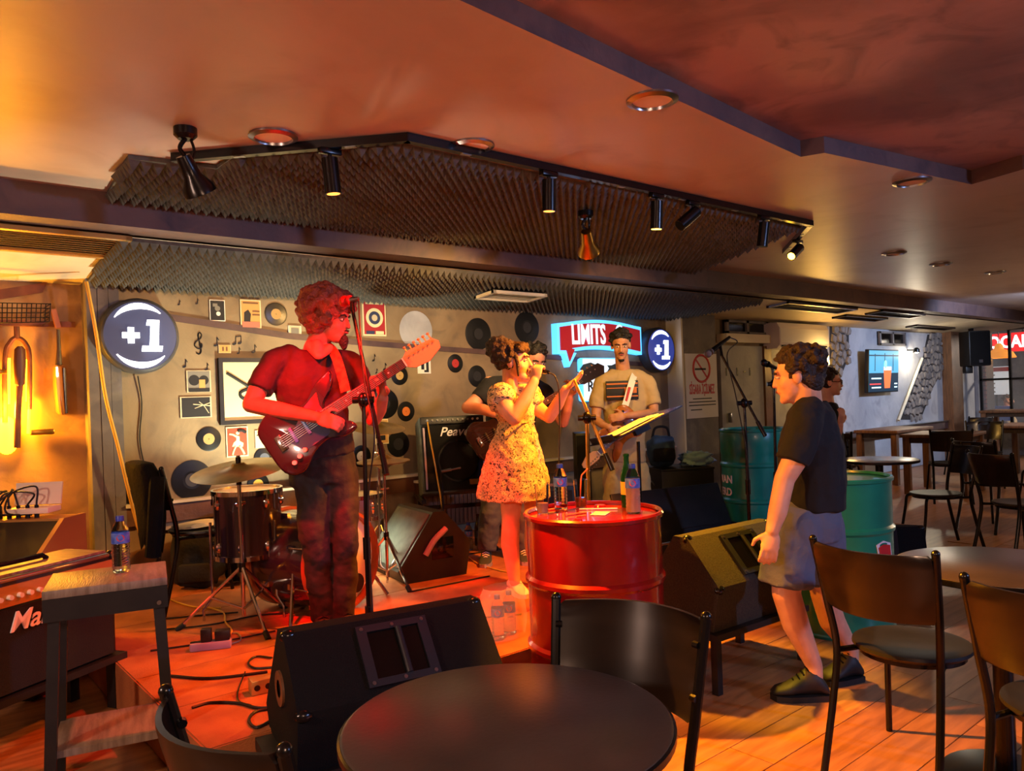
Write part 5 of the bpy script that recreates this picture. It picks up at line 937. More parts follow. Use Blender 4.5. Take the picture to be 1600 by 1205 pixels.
# ------------------------------------------------------------------ outside the glazing
mat('sign_ocak', (200, 16, 22), .4, emit=.9, ecol=(220, 12, 24)); mat('wicker', (190, 120, 40), .6, emit=.5, ecol=(255, 150, 30)); mat('brick', (130, 76, 64), .85, col2=(104, 60, 54), nscale=14, bump=.3, bscale=30); mat('menu_board', (200, 210, 215), .5, emit=.35); mat('blue_plastic', (40, 90, 200), .5)
xo = 19.0
a, c = OX(1543, 537, xo), OX(1660, 530, xo); t = thing('shop_sign', 'red lit sign reading OCAK across the street side', 'sign', ((a.x + c.x) / 2, (a.y + c.y) / 2, (a.z + c.z) / 2)); ln = abs(c.y - a.y); hgt = OX(1570, 520, xo).z - OX(1570, 549, xo).z; B().box((0, 0, 0), (.12, ln, hgt)).obj('light_box', 'sign_ocak', t)
b = B(); text(b, 'OCAK', hgt * .9, Matrix(((0, 0, -1, -.065), (-1, 0, 0, ln * .5 - .03), (0, 1, 0, 0), (0, 0, 0, 1))) @ Matrix.Diagonal((.8, 1, 1, 1)), .01, .008, ax='LEFT'); b.obj('lettering', 'sign_white', t); B().cyl((0, 0, hgt / 2), (0, 0, 2.2), .03).obj('hanger', 'black_metal', t)
p = OX(1561, 552, 17.6); t = thing('wicker_lamp', 'amber wicker pendant lamp below the red sign', 'lamp', p); B().lathe([(.03, .2), (.07, .16), (.09, .08), (.24, .02), (.30, -.09), (.29, -.1)], 28, None, False).obj('lamp_shade', 'wicker', t); B().ell((0, 0, -.02), .07).obj('bulb', 'bulb_warm', t); B().cyl((0, 0, .2), (0, 0, 2.0), .008).obj('flex', 'black_metal', t)
p0, p1 = OX(1521, 640, 17.2), OX(1543, 640, 17.2); bk = struct(slab('wall_brick_pier', 17.2, 17.6, min(p0.y, p1.y), max(p0.y, p1.y), 0, 3, 'stone_joint')); bw_ = abs(p0.y - p1.y); bm_ = B().box((0, 0, 0), (.03, .2, .075), bev=.006).mesh('brick', 'brick')
nb = max(1, round(bw_ / .215))
for j in range(22):
    for i in range(nb): o = bpy.data.objects.new('brick', bm_); COL.objects.link(o); o.parent = bk; o.location = (17.195, min(p0.y, p1.y) + .105 + i * .215 + (.0 if j % 2 else -.0), .06 + j * .09)
p = OX(1556, 595, 18.6); t = thing('menu_board', 'white menu board seen through the glazing', 'sign', p); B().box((0, 0, 0), (.03, .62, .6)).obj('board', 'menu_board', t); B().box((-.018, 0, .24), (.008, .58, .09)).obj('heading', 'label_red', t); B().cyl((0, 0, -.3), (0, 0, -p.z), .02).obj('post', 'black_metal', t)
for i in range(5): B().box((-.018, .12, .12 - i * .09), (.006, .22, .03)).obj('menu_line', 'print_grey', t)
for i, (x, y) in enumerate(((1528, 662), (1572, 662))):
    p = OX(x, 690, 17.9); t = thing('plastic_chair', ('blue plastic chair by the brick pier', 'blue plastic chair behind the seated person')[i], 'chair', (p.x, p.y, 0), PI / 2, 'blue chairs outside'); B().box((0, 0, .44), (.42, .42, .03), bev=.01).obj('seat', 'blue_plastic', t); B().box((0, .2, .7), (.42, .03, .3), bev=.01).obj('backrest', 'blue_plastic', t)
    for sx in (-1, 1):
        for sy in (-1, 1): B().cyl((sx * .18, sy * .18, 0), (sx * .18, sy * .18, .43 if sy < 0 else .8), .015).obj('leg', 'blue_plastic', t)
# ------------------------------------------------------------------ cables and small things on the stage floor
def cable(pts, label, m='cable_black', r=.005, z=ZS + .006): tag(B().tube(spline([OZ(x, y, z) for x, y in pts], 6), r, 6).obj('stage_cable', m), label, 'cable', 'cables on the stage floor')
cable([(235, 1017), (300, 1008), (360, 1000), (430, 986)], 'black cable running past the power strip to the tripod'); cable([(250, 968), (310, 962), (372, 957)], 'black cable under the crash cymbal stand'); cable([(245, 985), (330, 976), (400, 962), (450, 958)], 'black cable between cymbal stand and kick drum')
cable([(262, 1056), (330, 1060), (418, 1050)], 'thick black cable crossing the open stage', r=.007); cable([(300, 1106), (330, 1098), (372, 1099), (400, 1106), (425, 1106)], 'black cable ending behind the big black monitor', r=.006)
cable([(425, 1028), (400, 1026), (388, 1036), (398, 1044), (425, 1043)], 'small black cable loop beside the big monitor'); cable([(430, 1106), (400, 1112), (389, 1126), (402, 1137), (430, 1122)], 'large black cable loop beside the big monitor', r=.006); cable([(383, 1050), (372, 1080), (374, 1096), (392, 1102)], 'thin black cable dropping to the cable loop', r=.003)
cable([(320, 948), (348, 957), (352, 972), (362, 985), (356, 998)], 'yellow tangled cable above the power strip', 'cable_yellow'); cable([(355, 990), (372, 990), (376, 1000), (362, 1006)], 'pale curled cable end right of the power strip', 'cable_grey', .004); cable([(252, 925), (262, 935), (300, 948), (345, 950)], 'yellow cable coming from under the jacket chair', 'cable_yellow')
cable([(722, 862), (745, 880), (775, 890), (800, 895)], 'yellow cable on the floor by the bass player shoe', 'cable_yellow'); cable([(690, 880), (720, 868), (760, 862)], 'black cable behind the bass player shoe'); cable([(640, 925), (690, 915), (765, 900)], 'black cable between grey monitor and singer'); cable([(755, 965), (790, 962), (815, 960)], 'black cable leading behind the red drum')
cable([(175, 1060), (200, 1045), (235, 1020)], 'black cable climbing onto the stage edge', z=ZS + .006) if False else None
t = thing('power_strip', 'lilac power strip with black adapters on the stage', 'power strip', OZ(330, 1014, ZS), FZ(0) + .25); B().box((0, 0, .02), (.19, .06, .04), bev=.008).obj('housing', 'strip_lilac', t); B().box((-.02, 0, .07), (.05, .045, .065), bev=.006).obj('adapter', 'black_paint', t); B().box((.055, 0, .065), (.07, .05, .05), bev=.006).obj('adapter', 'black_paint', t)
for sx in (-.08, -.055): B().cyl((sx, 0, .0385), (sx, 0, .0415), .016, None, 14).obj('socket', 'black_paint', t)
t = thing('direct_box', 'small tan connector box beside the big black monitor', 'box', OZ(408, 1081, ZS), FZ(30)); B().box((0, 0, .03), (.09, .07, .06), bev=.005).obj('housing', 'gold_panel', t)
for sx in (-.022, .022): B().cyl((sx, -.034, .03), (sx, -.038, .03), .012, None, 14).obj('jack', 'black_metal', t)
# ------------------------------------------------------------------ people
mat('skin', (214, 158, 128), .5, col2=(200, 142, 112), nscale=12, spec=.4); mat('skin_g', (172, 104, 84), .5, col2=(156, 92, 72), nscale=12, spec=.3); mat('skin_b', (196, 140, 108), .5, col2=(182, 126, 96), nscale=12, spec=.4)
mat('hair_red_brown', (150, 66, 48), .6, bump=.8, bscale=70); mat('hair_dark', (40, 26, 20), .6, bump=.8, bscale=70); mat('hair_black', (20, 17, 17), .6, bump=.7, bscale=80); mat('lip', (150, 70, 66), .45); mat('mouth_dark', (50, 16, 16), .6); mat('eye_white', (225, 220, 214), .3); mat('eye_dark', (30, 20, 16), .2)
mat('tee_maroon', (38, 18, 26), .85, bump=.2, bscale=30); mat('trousers_dark', (30, 22, 24), .8, bump=.25, bscale=25); mat('tee_black', (17, 17, 22), .9, bump=.2, bscale=25); mat('jeans', (66, 70, 72), .8, bump=.2, bscale=40); mat('tee_cream', (176, 152, 112), .85, bump=.2, bscale=30); mat('trousers_cream', (176, 156, 112), .85, bump=.25, bscale=25); mat('shorts_grey', (84, 88, 108), .85, bump=.2, bscale=30); mat('shoe_dark', (26, 22, 20), .6); mat('shoe_white', (222, 216, 200), .6); mat('sole', (140, 130, 116), .7); mat('shoe_green', (52, 60, 54), .6); mat('tattoo', (70, 60, 66), .6)
def floral():
    m = bpy.data.materials.new('dress_floral'); m.use_nodes = True; nt = m.node_tree; b = nt.nodes['Principled BSDF']; MATS['dress_floral'] = m; tc = nt.nodes.new('ShaderNodeTexCoord')
    def nz(s, d, st=None):
        n = nt.nodes.new('ShaderNodeTexNoise'); n.inputs['Scale'].default_value = s; n.inputs['Detail'].default_value = d; n.inputs['Distortion'].default_value = 1.0; nt.links.new(tc.outputs['Object'], n.inputs[0]); return n
    def rp(n, stops):
        r = nt.nodes.new('ShaderNodeValToRGB'); r.color_ramp.interpolation = 'CONSTANT'; e = r.color_ramp.elements
        e[0].position = stops[0][0]; e[0].color = (*lin(stops[0][1]), 1); e[1].position = stops[1][0]; e[1].color = (*lin(stops[1][1]), 1)
        for p, c in stops[2:]: k = e.new(p); k.color = (*lin(c), 1)
        nt.links.new(n.outputs[0], r.inputs[0]); return r
    r1 = rp(nz(58, 4), [(0, (60, 62, 58)), (.43, (206, 186, 140)), (.50, (186, 140, 86)), (.55, (216, 200, 160)), (.61, (96, 84, 72))]); r2 = rp(nz(7, 2), [(0, (0, 0, 0)), (.63, (150, 150, 150))])
    mx = nt.nodes.new('ShaderNodeMixRGB'); nt.links.new(r2.outputs[0], mx.inputs[0]); nt.links.new(r1.outputs[0], mx.inputs[1]); mx.inputs[2].default_value = (*lin((120, 84, 96)), 1); nt.links.new(mx.outputs[0], b.inputs['Base Color']); b.inputs['Roughness'].default_value = .85  # mauve mix puts patches of purple light into the dress colour
floral()
def V(r, d, z): return RX * r + AX * d + UP * z
def remesh(b, name, m, parent, vox=.007, it=6, fac=.5, wr=0.0, wscale=.12):
    me = b.mesh('tmp', m, 0); o = bpy.data.objects.new('tmp', me); COL.objects.link(o)
    md = o.modifiers.new('r', 'REMESH'); md.mode = 'VOXEL'; md.voxel_size = vox; sm = o.modifiers.new('s', 'SMOOTH'); sm.factor = fac; sm.iterations = it
    if wr:
        tx = bpy.data.textures.get('wr%g' % wscale) or bpy.data.textures.new('wr%g' % wscale, 'CLOUDS'); tx.noise_scale = wscale; tx.noise_depth = 2
        dm = o.modifiers.new('d', 'DISPLACE'); dm.texture = tx; dm.strength = wr; dm.mid_level = .5
    dg = bpy.context.evaluated_depsgraph_get(); dg.update(); nm = bpy.data.meshes.new_from_object(o.evaluated_get(dg)); nm.name = name
    bpy.data.objects.remove(o); bpy.data.meshes.remove(me); nm.polygons.foreach_set('use_smooth', [True] * len(nm.polygons))
    if not nm.materials: nm.materials.append(MATS[m])
    n = bpy.data.objects.new(name, nm); COL.objects.link(n); n.parent = parent; return n
def limb(b, pts, rs, n=14):
    pts = [Vector(p) for p in pts]
    for i in range(len(pts) - 1): b.cyl(pts[i], pts[i + 1], rs[i], rs[i + 1], n)
    for p, r in zip(pts, rs): b.ell(p, r, n, 8)
def cloth(b, pts, rs, n=16):
    """sleeve or leg: like limb but cut straight at the open end"""
    pts = [Vector(p) for p in pts]
    for i in range(len(pts) - 1): b.cyl(pts[i], pts[i + 1], rs[i], rs[i + 1], n)
    for p, r in list(zip(pts, rs))[:-1]: b.ell(p, r, n, 8)
def torso(b, rings, lat):
    """rings: (centre, half width along lat, half depth, axis) lofted"""
    lat = Vector(lat).normalized(); out = []; n = 20
    for i, (c, hw, hd) in enumerate(rings):
        c = Vector(c); ax = (Vector(rings[min(i + 1, len(rings) - 1)][0]) - Vector(rings[max(i - 1, 0)][0])).normalized(); l = (lat - ax * lat.dot(ax)).normalized(); f = ax.cross(l)
        out.append([c + l * (hw * math.copysign(abs(math.cos(t)) ** .85, math.cos(t))) + f * (hd * math.sin(t)) for t in [2 * PI * k / n for k in range(n)]])
    b.loft(out)
def head_frame(c, f, up=(0, 0, 1), s=1.0):
    f = Vector(f).normalized(); up = Vector(up); up = (up - f * up.dot(f)).normalized(); x = f.cross(up); c = Vector(c)
    return Matrix(((x.x * s, f.x * s, up.x * s, c.x), (x.y * s, f.y * s, up.y * s, c.y), (x.z * s, f.z * s, up.z * s, c.z), (0, 0, 0, 1)))
def head(b, M, open_mouth=False):
    e = lambda c, r: b.ell(c, r, 18, 12, M)
    e((0, -.012, .035), (.074, .096, .088)); e((0, .026, -.03), (.062, .066, .082)); e((0, .045, -.08 - (.012 if open_mouth else 0)), (.044, .042, .038)); e((0, .072, -.1 - (.014 if open_mouth else 0)), (.022, .02, .02))
    e((0, .083, .03), (.05, .014, .012)); e((.034, .052, -.03), (.026, .026, .03)); e((-.034, .052, -.03), (.026, .026, .03))
    b.cyl(M @ Vector((0, .09, .018)), M @ Vector((0, .106, -.028)), .008, .011, 10); e((0, .105, -.032), (.015, .012, .010))
    if not open_mouth: e((0, .088, -.06), (.024, .012, .012))
    for s in (-1, 1): b.ell((s * .077, -.008, -.005), (.011, .022, .034), 12, 8, M)
def face_parts(root, M, hair, open_mouth=False, brow=True):
    for s in (-1, 1):
        e = B().ell((s * .031, .0815, .004), (.0125, .0095, .0058), 12, 8, M).obj('eye', 'eye_white', root); B().ell((s * .031, .0895, .004), (.0055, .003, .0055), 10, 6, M).obj('iris', 'eye_dark', e)
        if brow: B().tube([M @ Vector(p) for p in ((s * .012, .096, .022), (s * .032, .094, .029), (s * .052, .082, .022))], .0045, 6).obj('eyebrow', hair, root)
    if open_mouth: B().ell((0, .088, -.064), (.021, .012, .017), 14, 8, M).obj('mouth', 'mouth_dark', root); B().tube([M @ Vector((.024 * math.cos(a), .092, -.064 + .02 * math.sin(a))) for a in [2 * PI * i / 16 for i in range(16)]], .0045, 6, None, True).obj('lips', 'lip', root)
    else: B().ell((0, .0985, -.0595), (.022, .0045, .0075), 14, 8, M).obj('lips', 'lip', root)
def hand(b, wrist, d, pn, th, curl=(.3, .4, .3), spread=.06, s=1.0):
    """d = finger direction, pn = palm normal (side the fingers curl to), th = thumb side"""
    w = Vector(wrist); d = Vector(d).normalized(); pn = Vector(pn); pn = (pn - d * pn.dot(d)).normalized(); th = Vector(th); th = (th - d * th.dot(d) - pn * th.dot(pn)).normalized()
    R = Matrix((th, d, pn)).transposed(); b.ell(w + d * .048 * s, (.04 * s, .052 * s, .017 * s), 14, 10, None, R); b.ell(w + d * .07 * s, (.041 * s, .03 * s, .015 * s), 14, 10, None, R)
    for i, (o, L) in enumerate(((.029, .07), (.0098, .078), (-.0098, .073), (-.028, .058))):
        p = w + d * .088 * s + th * o * s; a = 0; dirv = (d + th * (o * spread / .03)).normalized(); pts = [p]; rr = [.0092 * s]
        for k, f in enumerate((.45, .32, .25)):
            a += curl[k]; q = dirv * math.cos(a) + pn * math.sin(a); p = p + q * (L * f * s); pts.append(p); rr.append((.0088, .0082, .0072)[k] * s)
        limb(b, pts, rr, 8)
    p = w + d * .03 * s + th * .032 * s; q1 = (th * .75 + d * .6 + pn * .3).normalized(); q2 = (th * .2 + d * .85 + pn * .5).normalized(); limb(b, [p, p + q1 * .04 * s, p + q1 * .04 * s + q2 * .032 * s], [.012 * s, .0105 * s, .0085 * s], 8)
def curls(b, c, rad, n, r0, r1, M=None, cut=None, seed=1):
    rnd = random.Random(seed); b.ell(c, tuple(q * .86 for q in rad), 20, 14, M)
    for i in range(n):
        z = rnd.uniform(-1, 1); t = rnd.uniform(0, 2 * PI); q = math.sqrt(1 - z * z); p = Vector((rad[0] * q * math.cos(t), rad[1] * q * math.sin(t), rad[2] * z))
        if cut and cut(p): continue
        k = rnd.uniform(.86, 1.06); b.ell(Vector(c) + p * k, rnd.uniform(r0, r1), 8, 6, M)
def shoe(root, heel, toe, m, sole='sole', h=.09, w=.045):
    """low lace-up shoe between heel and toe points on the ground"""
    heel, toe = Vector(heel), Vector(toe); d = toe - heel; L = d.length; f = d.normalized(); M = frame(heel, f, Vector((-f.y, f.x, 0)))
    b = B(); n = 14; rings = []
    for x, hw, hh in ((-.012, .02, .05), (.0, .034, .075), (L * .2, .038, h), (L * .35, .039, h * .95), (L * .5, .041, h * .72), (L * .7, .046, h * .5), (L * .9, .04, h * .4), (L * 1.0, .022, h * .26)):
        rings.append([(x, hw * w / .045 * math.cos(t), .022 + (hh - .022) * (.5 + .5 * math.sin(t))) for t in [2 * PI * k / n for k in range(n)]])
    s = b.loft(rings, True, M).obj('shoe', m, root, 60)
    pts = [(-.016, 0), (-.006, .032), (L * .3, .04), (L * .7, .049), (L * .95, .036), (L * 1.03, 0), (L * .95, -.036), (L * .7, -.046), (L * .3, -.038), (-.006, -.032)]
    B().prism([(p[0], p[1] * w / .045) for p in pts], .026, M).obj('shoe_sole', sole, s)
    for k in range(4): x = L * (.34 + .08 * k); z = h * (.98 - .13 * k); B().tube([M @ Vector((x, -.026, z - .008)), M @ Vector((x + .006, 0, z + .006)), M @ Vector((x, .026, z - .008))], .0035, 6).obj('lace', 'shoe_white' if m != 'shoe_dark' else 'black_cloth', s)
class Fig:
    def __init__(s, x, D, z, label): s.D = D; s.g = ground(x, D, z); s.t = thing('person', label, 'person', s.g)
    def j(s, x, y, dd=0.0): return W(x, y, s.D + dd) - s.g
# --- electric guitar builder (local: x along the neck, y up in the plane of the face, z out of the face)
mat('strap_brown', (120, 74, 36), .7, col2=(60, 36, 22), nscale=40); mat('guitar_art', (150, 20, 40), .2, col2=(34, 34, 84), nscale=5, coat=.6, lo=.46, hi=.54, detail=2); mat('guitar_edge', (36, 16, 30), .2, coat=.6); mat('sunburst', (190, 110, 36), .2, col2=(110, 50, 18), nscale=4, coat=.6); mat('bass_body', (30, 18, 16), .2, coat=.6); mat('maple', (206, 150, 96), .35); mat('fretboard', (70, 36, 28), .4); mat('pick_blue', (70, 110, 200), .3)
def guitar(name, label, M, body_m, scale=1.0, neck=.60, art=None, headless=False, bass=False, tuners='chrome'):
    t = thing(name, label, 'guitar', M.translation); Q = M.to_3x3().to_4x4() @ Matrix.Scale(scale, 4)
    out = spline([(-.23, .02, 0), (-.22, .11, 0), (-.13, .155, 0), (-.04, .11, 0), (.04, .105, 0), (.12, .15, 0), (.205, .165, 0), (.17, .10, 0), (.10, .055, 0), (.085, -.0, 0), (.10, -.05, 0), (.16, -.085, 0), (.165, -.125, 0), (.10, -.13, 0), (.03, -.10, 0), (-.05, -.115, 0), (-.14, -.165, 0), (-.215, -.12, 0), (-.23, .02, 0)], 5)[:-1]
    o2 = [(p.x, p.y) for p in out]; n = len(o2); b = B(); rings = []
    for z, k in ((-.022, .94), (-.018, .985), (-.008, 1), (.008, 1), (.018, .985), (.022, .95)): rings.append([(p[0] * k, p[1] * k, z) for p in o2])
    b.loft(rings, True, Q).obj('body', body_m, t, 50)
    if art:
        pg = [(-.08, -.09), (.05, -.085), (.09, -.03), (.08, .05), (.1, .11), (.02, .085), (-.06, .03), (-.12, -.02)]; B().prism(pg, .003, Q @ TR((0, 0, .0215))).obj('pickguard', art, t)
    for i, x in enumerate((-.09, -.02, .05)): B().box((x, 0, .027), (.016, .075, .010), Q, bev=.003).obj('pickup', 'pick_blue' if art else 'black_paint', t)
    B().box((-.155, 0, .026), (.03, .075, .01), Q, bev=.002).obj('bridge', 'chrome', t)
    for k in range(3): B().cyl((-.08 - k * .035, -.085 - k * .012, .022), (-.08 - k * .035, -.085 - k * .012, .036), .011, .01, 12, True, Q).obj('control_knob', 'cream_paint' if art else 'black_metal', t)
    x1 = .09 + neck; B().add([(x, y, z) for x, hw in ((.06, .028), (x1, .0215)) for y, z in ((-hw, .024), (-hw * .8, .006), (hw * .8, .006), (hw, .024))], [(0, 1, 2, 3), (7, 6, 5, 4), (0, 4, 5, 1), (1, 5, 6, 2), (2, 6, 7, 3), (3, 7, 4, 0)], Q).obj('neck', 'maple', t)
    B().add([(x, y, z) for x, hw in ((.06, .028), (x1, .0215)) for y, z in ((-hw, .024), (hw, .024), (hw, .03), (-hw, .03))], [(0, 1, 2, 3), (7, 6, 5, 4), (0, 4, 5, 1), (1, 5, 6, 2), (2, 6, 7, 3), (3, 7, 4, 0)], Q).obj('fretboard', 'fretboard', t)
    for k in range(1, 19):
        x = x1 - (x1 + .155) * (1 - 2 ** (-k / 12))
        if x < .08: break
        B().box((x, 0, .0305), (.003, .045, .002), Q).obj('fret', 'chrome', t)
        if k in (3, 5, 7, 9, 12): B().cyl((x + .018, 0, .0296), (x + .018, 0, .0306), .004, .004, 10, True, Q).obj('inlay', 'white_paint', t)
    hp = [(x1, -.0215), (x1 + .03, -.045), (x1 + .10, -.055), (x1 + .175, -.03), (x1 + .185, .0), (x1 + .165, .028), (x1 + .03, .04), (x1, .0215)] if not bass else [(x1, -.022), (x1 + .03, -.04), (x1 + .2, -.05), (x1 + .23, .0), (x1 + .2, .045), (x1 + .03, .05), (x1, .022)]
    B().prism(hp, .014, Q @ TR((0, 0, .008))).obj('headstock', 'maple' if not bass else 'bass_body', t); B().box((x1, 0, .028), (.006, .043, .012), Q).obj('nut', 'cream_paint', t)
    for k in range(4 if bass else 6):
        x = x1 + .035 + k * (.04 if bass else .025); y = .036 - k * .001; B().cyl((x, y * .4, .02), (x, y * .4, .032), .005, .005, 8, True, Q).cyl((x, y, .014), (x, y + .02, .014), .004, .004, 8, True, Q).ell((x, y + .026, .014), (.008, .006, .005), 8, 6, Q).obj('tuner', tuners, t)
    ns = 4 if bass else 6
    for k in range(ns): y = -.017 + k * .034 / (ns - 1); B().cyl((-.155, y * 1.4, .033), (x1 + .03, y, .033), .0009, .0009, 4, True, Q).obj('string', 'steel', t)
    return t
def band(pts, nrm, w, name, m, parent, th=.004):
    """flat strap along points"""
    P = spline(pts, 6); b = B(); vs = []; L = len(P)
    for i, p in enumerate(P):
        t = (P[min(i + 1, L - 1)] - P[max(i - 1, 0)]).normalized(); s_ = t.cross(Vector(nrm)).normalized() * (w / 2); n_ = t.cross(s_).normalized() * th / 2; vs += [p - s_ - n_, p + s_ - n_, p + s_ + n_, p - s_ + n_]
    fs = [(0, 1, 2, 3), tuple(4 * (L - 1) + k for k in (3, 2, 1, 0))]
    for i in range(L - 1): fs += [(4 * i + k, 4 * i + (k + 1) % 4, 4 * i + 4 + (k + 1) % 4, 4 * i + 4 + k) for k in range(4)]
    return b.add(vs, fs).obj(name, m, parent)
# --- guitarist with red curls
G = Fig(512, 4.0, ZS, 'curly haired guitarist in a dark V-neck T-shirt lit red at the microphone'); j = G.j; lat = V(.95, .3, 0)
HM = head_frame(j(516, 500, .0), V(.95, -.22, -.12), V(.05, 0, 1)); sR, sL = j(430, 566, -.06), j(548, 568, .10); b = B(); head(b, HM)
limb(b, [HM @ Vector((0, -.03, -.05)), j(492, 548, .02), j(490, 565, .02)], [.058, .062, .075]); torso(b, [(j(490, 560, .02), .12, .07), (j(488, 600, .02), .165, .1), (j(492, 660, .02), .15, .095), (j(503, 715, .02), .15, .1)], lat)
eR, wR = j(392, 632, -.14), j(494, 652, -.275); limb(b, [sR, j(408, 600, -.1), eR, j(430, 640, -.2), wR], [.058, .053, .043, .044, .029]); hand(b, wR, V(.93, -.05, -.3), V(-.1, .9, -.3), V(.3, -.3, .9), (.5, .7, .5), .03)
eL, wL = j(583, 655, .02), j(598, 622, -.12); limb(b, [sL, j(568, 610, .07), eL, j(592, 640, -.04), wL], [.056, .052, .042, .04, .029]); hand(b, wL, V(.0, -.35, .9), V(-.55, -.75, .1), V(.75, -.3, .3), (.5, .8, .7), .1)
b.ell(j(496, 545, -.075), (.035, .04, .05), 14, 10); limb(b, [j(484, 540, -.06), j(497, 556, -.10)], [.028, .022]); limb(b, [j(514, 545, -.03), j(499, 556, -.10)], [.026, .022])
remesh(b, 'body', 'skin_g', G.t, .0055, 5)
b = B(); torso(b, [(j(486, 549, .02), .10, .072), (j(486, 560, .02), .165, .09), (j(486, 600, .01), .185, .115), (j(492, 655, .01), .172, .112), (j(500, 700, .01), .178, .115), (j(503, 716, .01), .176, .114)], lat); cloth(b, [j(452, 556, -.03), sR, j(413, 594, -.09), j(404, 610, -.115)], [.062, .072, .070, .069]); cloth(b, [j(525, 562, .07), sL, j(566, 603, .07), j(572, 618, .06)], [.062, .07, .066, .065]); remesh(b, 'shirt', 'tee_maroon', G.t, .008, 5, .5, .022, .09)
b = B(); torso(b, [(j(501, 690, .02), .16, .105), (j(503, 725, .02), .17, .115), (j(505, 755, .02), .165, .11)], lat); cloth(b, [j(490, 735, .0), j(490, 835, -.05), j(498, 905, .0), j(505, 968, .03)], [.095, .075, .064, .055]); cloth(b, [j(532, 740, .05), j(540, 838, .0), j(540, 905, .04), j(538, 968, .06)], [.09, .072, .062, .054]); remesh(b, 'trousers', 'trousers_dark', G.t, .009, 5, .5, .03, .1)
q = lambda v: Vector((v.x, v.y, 0)); shoe(G.t, q(j(500, 985, .06)), q(j(514, 985, -.16)), 'shoe_dark'); shoe(G.t, q(j(536, 985, .1)), q(j(556, 985, -.1)), 'shoe_dark')
b = B(); curls(b, (0, -.03, .06), (.135, .14, .118), 520, .013, .025, HM, lambda p: p.y > .075 and p.z < .0, 4); curls(b, (0, -.06, -.01), (.1, .075, .07), 120, .015, .024, HM, None, 6); remesh(b, 'hair', 'hair_red_brown', G.t, .006, 0)
b = B(); b.ell((0, .085, -.105), (.028, .026, .036), 12, 8, HM); b.ell((0, .09, -.13), (.016, .018, .022), 10, 8, HM); b.ell((0, .1, -.05), (.028, .008, .006), 12, 6, HM); remesh(b, 'beard', 'hair_dark', G.t, .005, 2); face_parts(G.t, HM, 'hair_dark')
gx = j(645, 558, -.16) - j(486, 662, -.20); gM = frame(G.g + j(487, 664, -.21), gx, V(.2, .12, 1)); gM = gM if (gM.to_3x3() @ Vector((0, 0, 1))).dot(AX) < 0 else gM @ TR(rx=PI)
guitar('electric_guitar', 'red and blue painted electric guitar played by the curly haired guitarist', gM, 'guitar_edge', 1.08, .42, 'guitar_art', tuners='gold_panel'); 
band([j(540, 612, -.16), j(535, 590, -.13), j(526, 560, -.09), j(518, 546, -.03), j(508, 540, .05)], -AX, .05, 'guitar_strap', 'strap_brown', G.t)
# --- singer
S = Fig(806, 4.65, ZS, 'singer in a yellow floral dress holding a microphone to her mouth'); j = S.j; lat = V(.35, .94, 0)
HM = head_frame(j(803, 566, 0), V(.95, -.22, .06), V(-.1, 0, 1), .97); b = B(); head(b, HM, True); limb(b, [HM @ Vector((0, -.03, -.05)), j(797, 612, .0), j(798, 625, 0)], [.048, .05, .07])
torso(b, [(j(800, 620, 0), .12, .07), (j(804, 640, 0), .125, .09), (j(808, 660, 0), .11, .085), (j(806, 720, 0), .15, .12)], lat)
sN, sF = j(784, 622, -.13), j(822, 620, .13); eN, wN = j(803, 654, -.24), j(835, 596, -.17); limb(b, [sN, j(792, 640, -.2), eN, j(820, 625, -.2), wN], [.055, .052, .042, .042, .028]); hand(b, wN, V(.25, .2, .95), V(.5, .85, .0), V(-.6, .2, .3), (.7, .9, .7), .02, .92)
eF, wF = j(858, 652, .06), j(884, 608, -.03); limb(b, [sF, j(842, 640, .12), eF, j(872, 630, .02), wF], [.052, .048, .038, .038, .026]); hand(b, wF, V(.75, -.2, .6), V(-.4, -.3, .85), V(.2, -.95, .0), (.12, .2, .2), .12, .92)
for kx, dd in ((798, -.07), (834, .10)): limb(b, [j(kx + 2, 740, dd), j(kx, 812, dd), j(kx - 1, 850, dd + .02), j(kx + 6, 908, dd)], [.085, .055, .056, .034])
remesh(b, 'body', 'skin', S.t, .0055, 5)
b = B(); torso(b, [(j(799, 617, 0), .13, .07), (j(801, 630, 0), .165, .105), (j(805, 645, 0), .15, .108), (j(808, 659, 0), .122, .098), (j(807, 680, 0), .15, .125), (j(805, 720, 0), .20, .175), (j(803, 760, 0), .225, .212), (j(803, 778, 0), .235, .225)], lat); cloth(b, [j(788, 616, -.08), j(783, 622, -.13), j(786, 634, -.17)], [.07, .09, .08]); cloth(b, [j(818, 616, .08), j(828, 622, .13), j(836, 634, .13)], [.07, .085, .075]); remesh(b, 'dress', 'dress_floral', S.t, .0085, 4, .5, .03, .07)
band([j(780 + 2, 660, -.12), j(808, 661, -.16), j(836, 659, .0)], UP, .012, 'waist_seam', 'dress_floral', S.t)
q = lambda v: Vector((v.x, v.y, 0)); shoe(S.t, q(j(799, 920, .02)), q(j(821, 920, -.17)), 'shoe_white', 'shoe_white', .1, .042); shoe(S.t, q(j(838, 905, .12)), q(j(856, 905, -.05)), 'shoe_white', 'shoe_white', .1, .042)
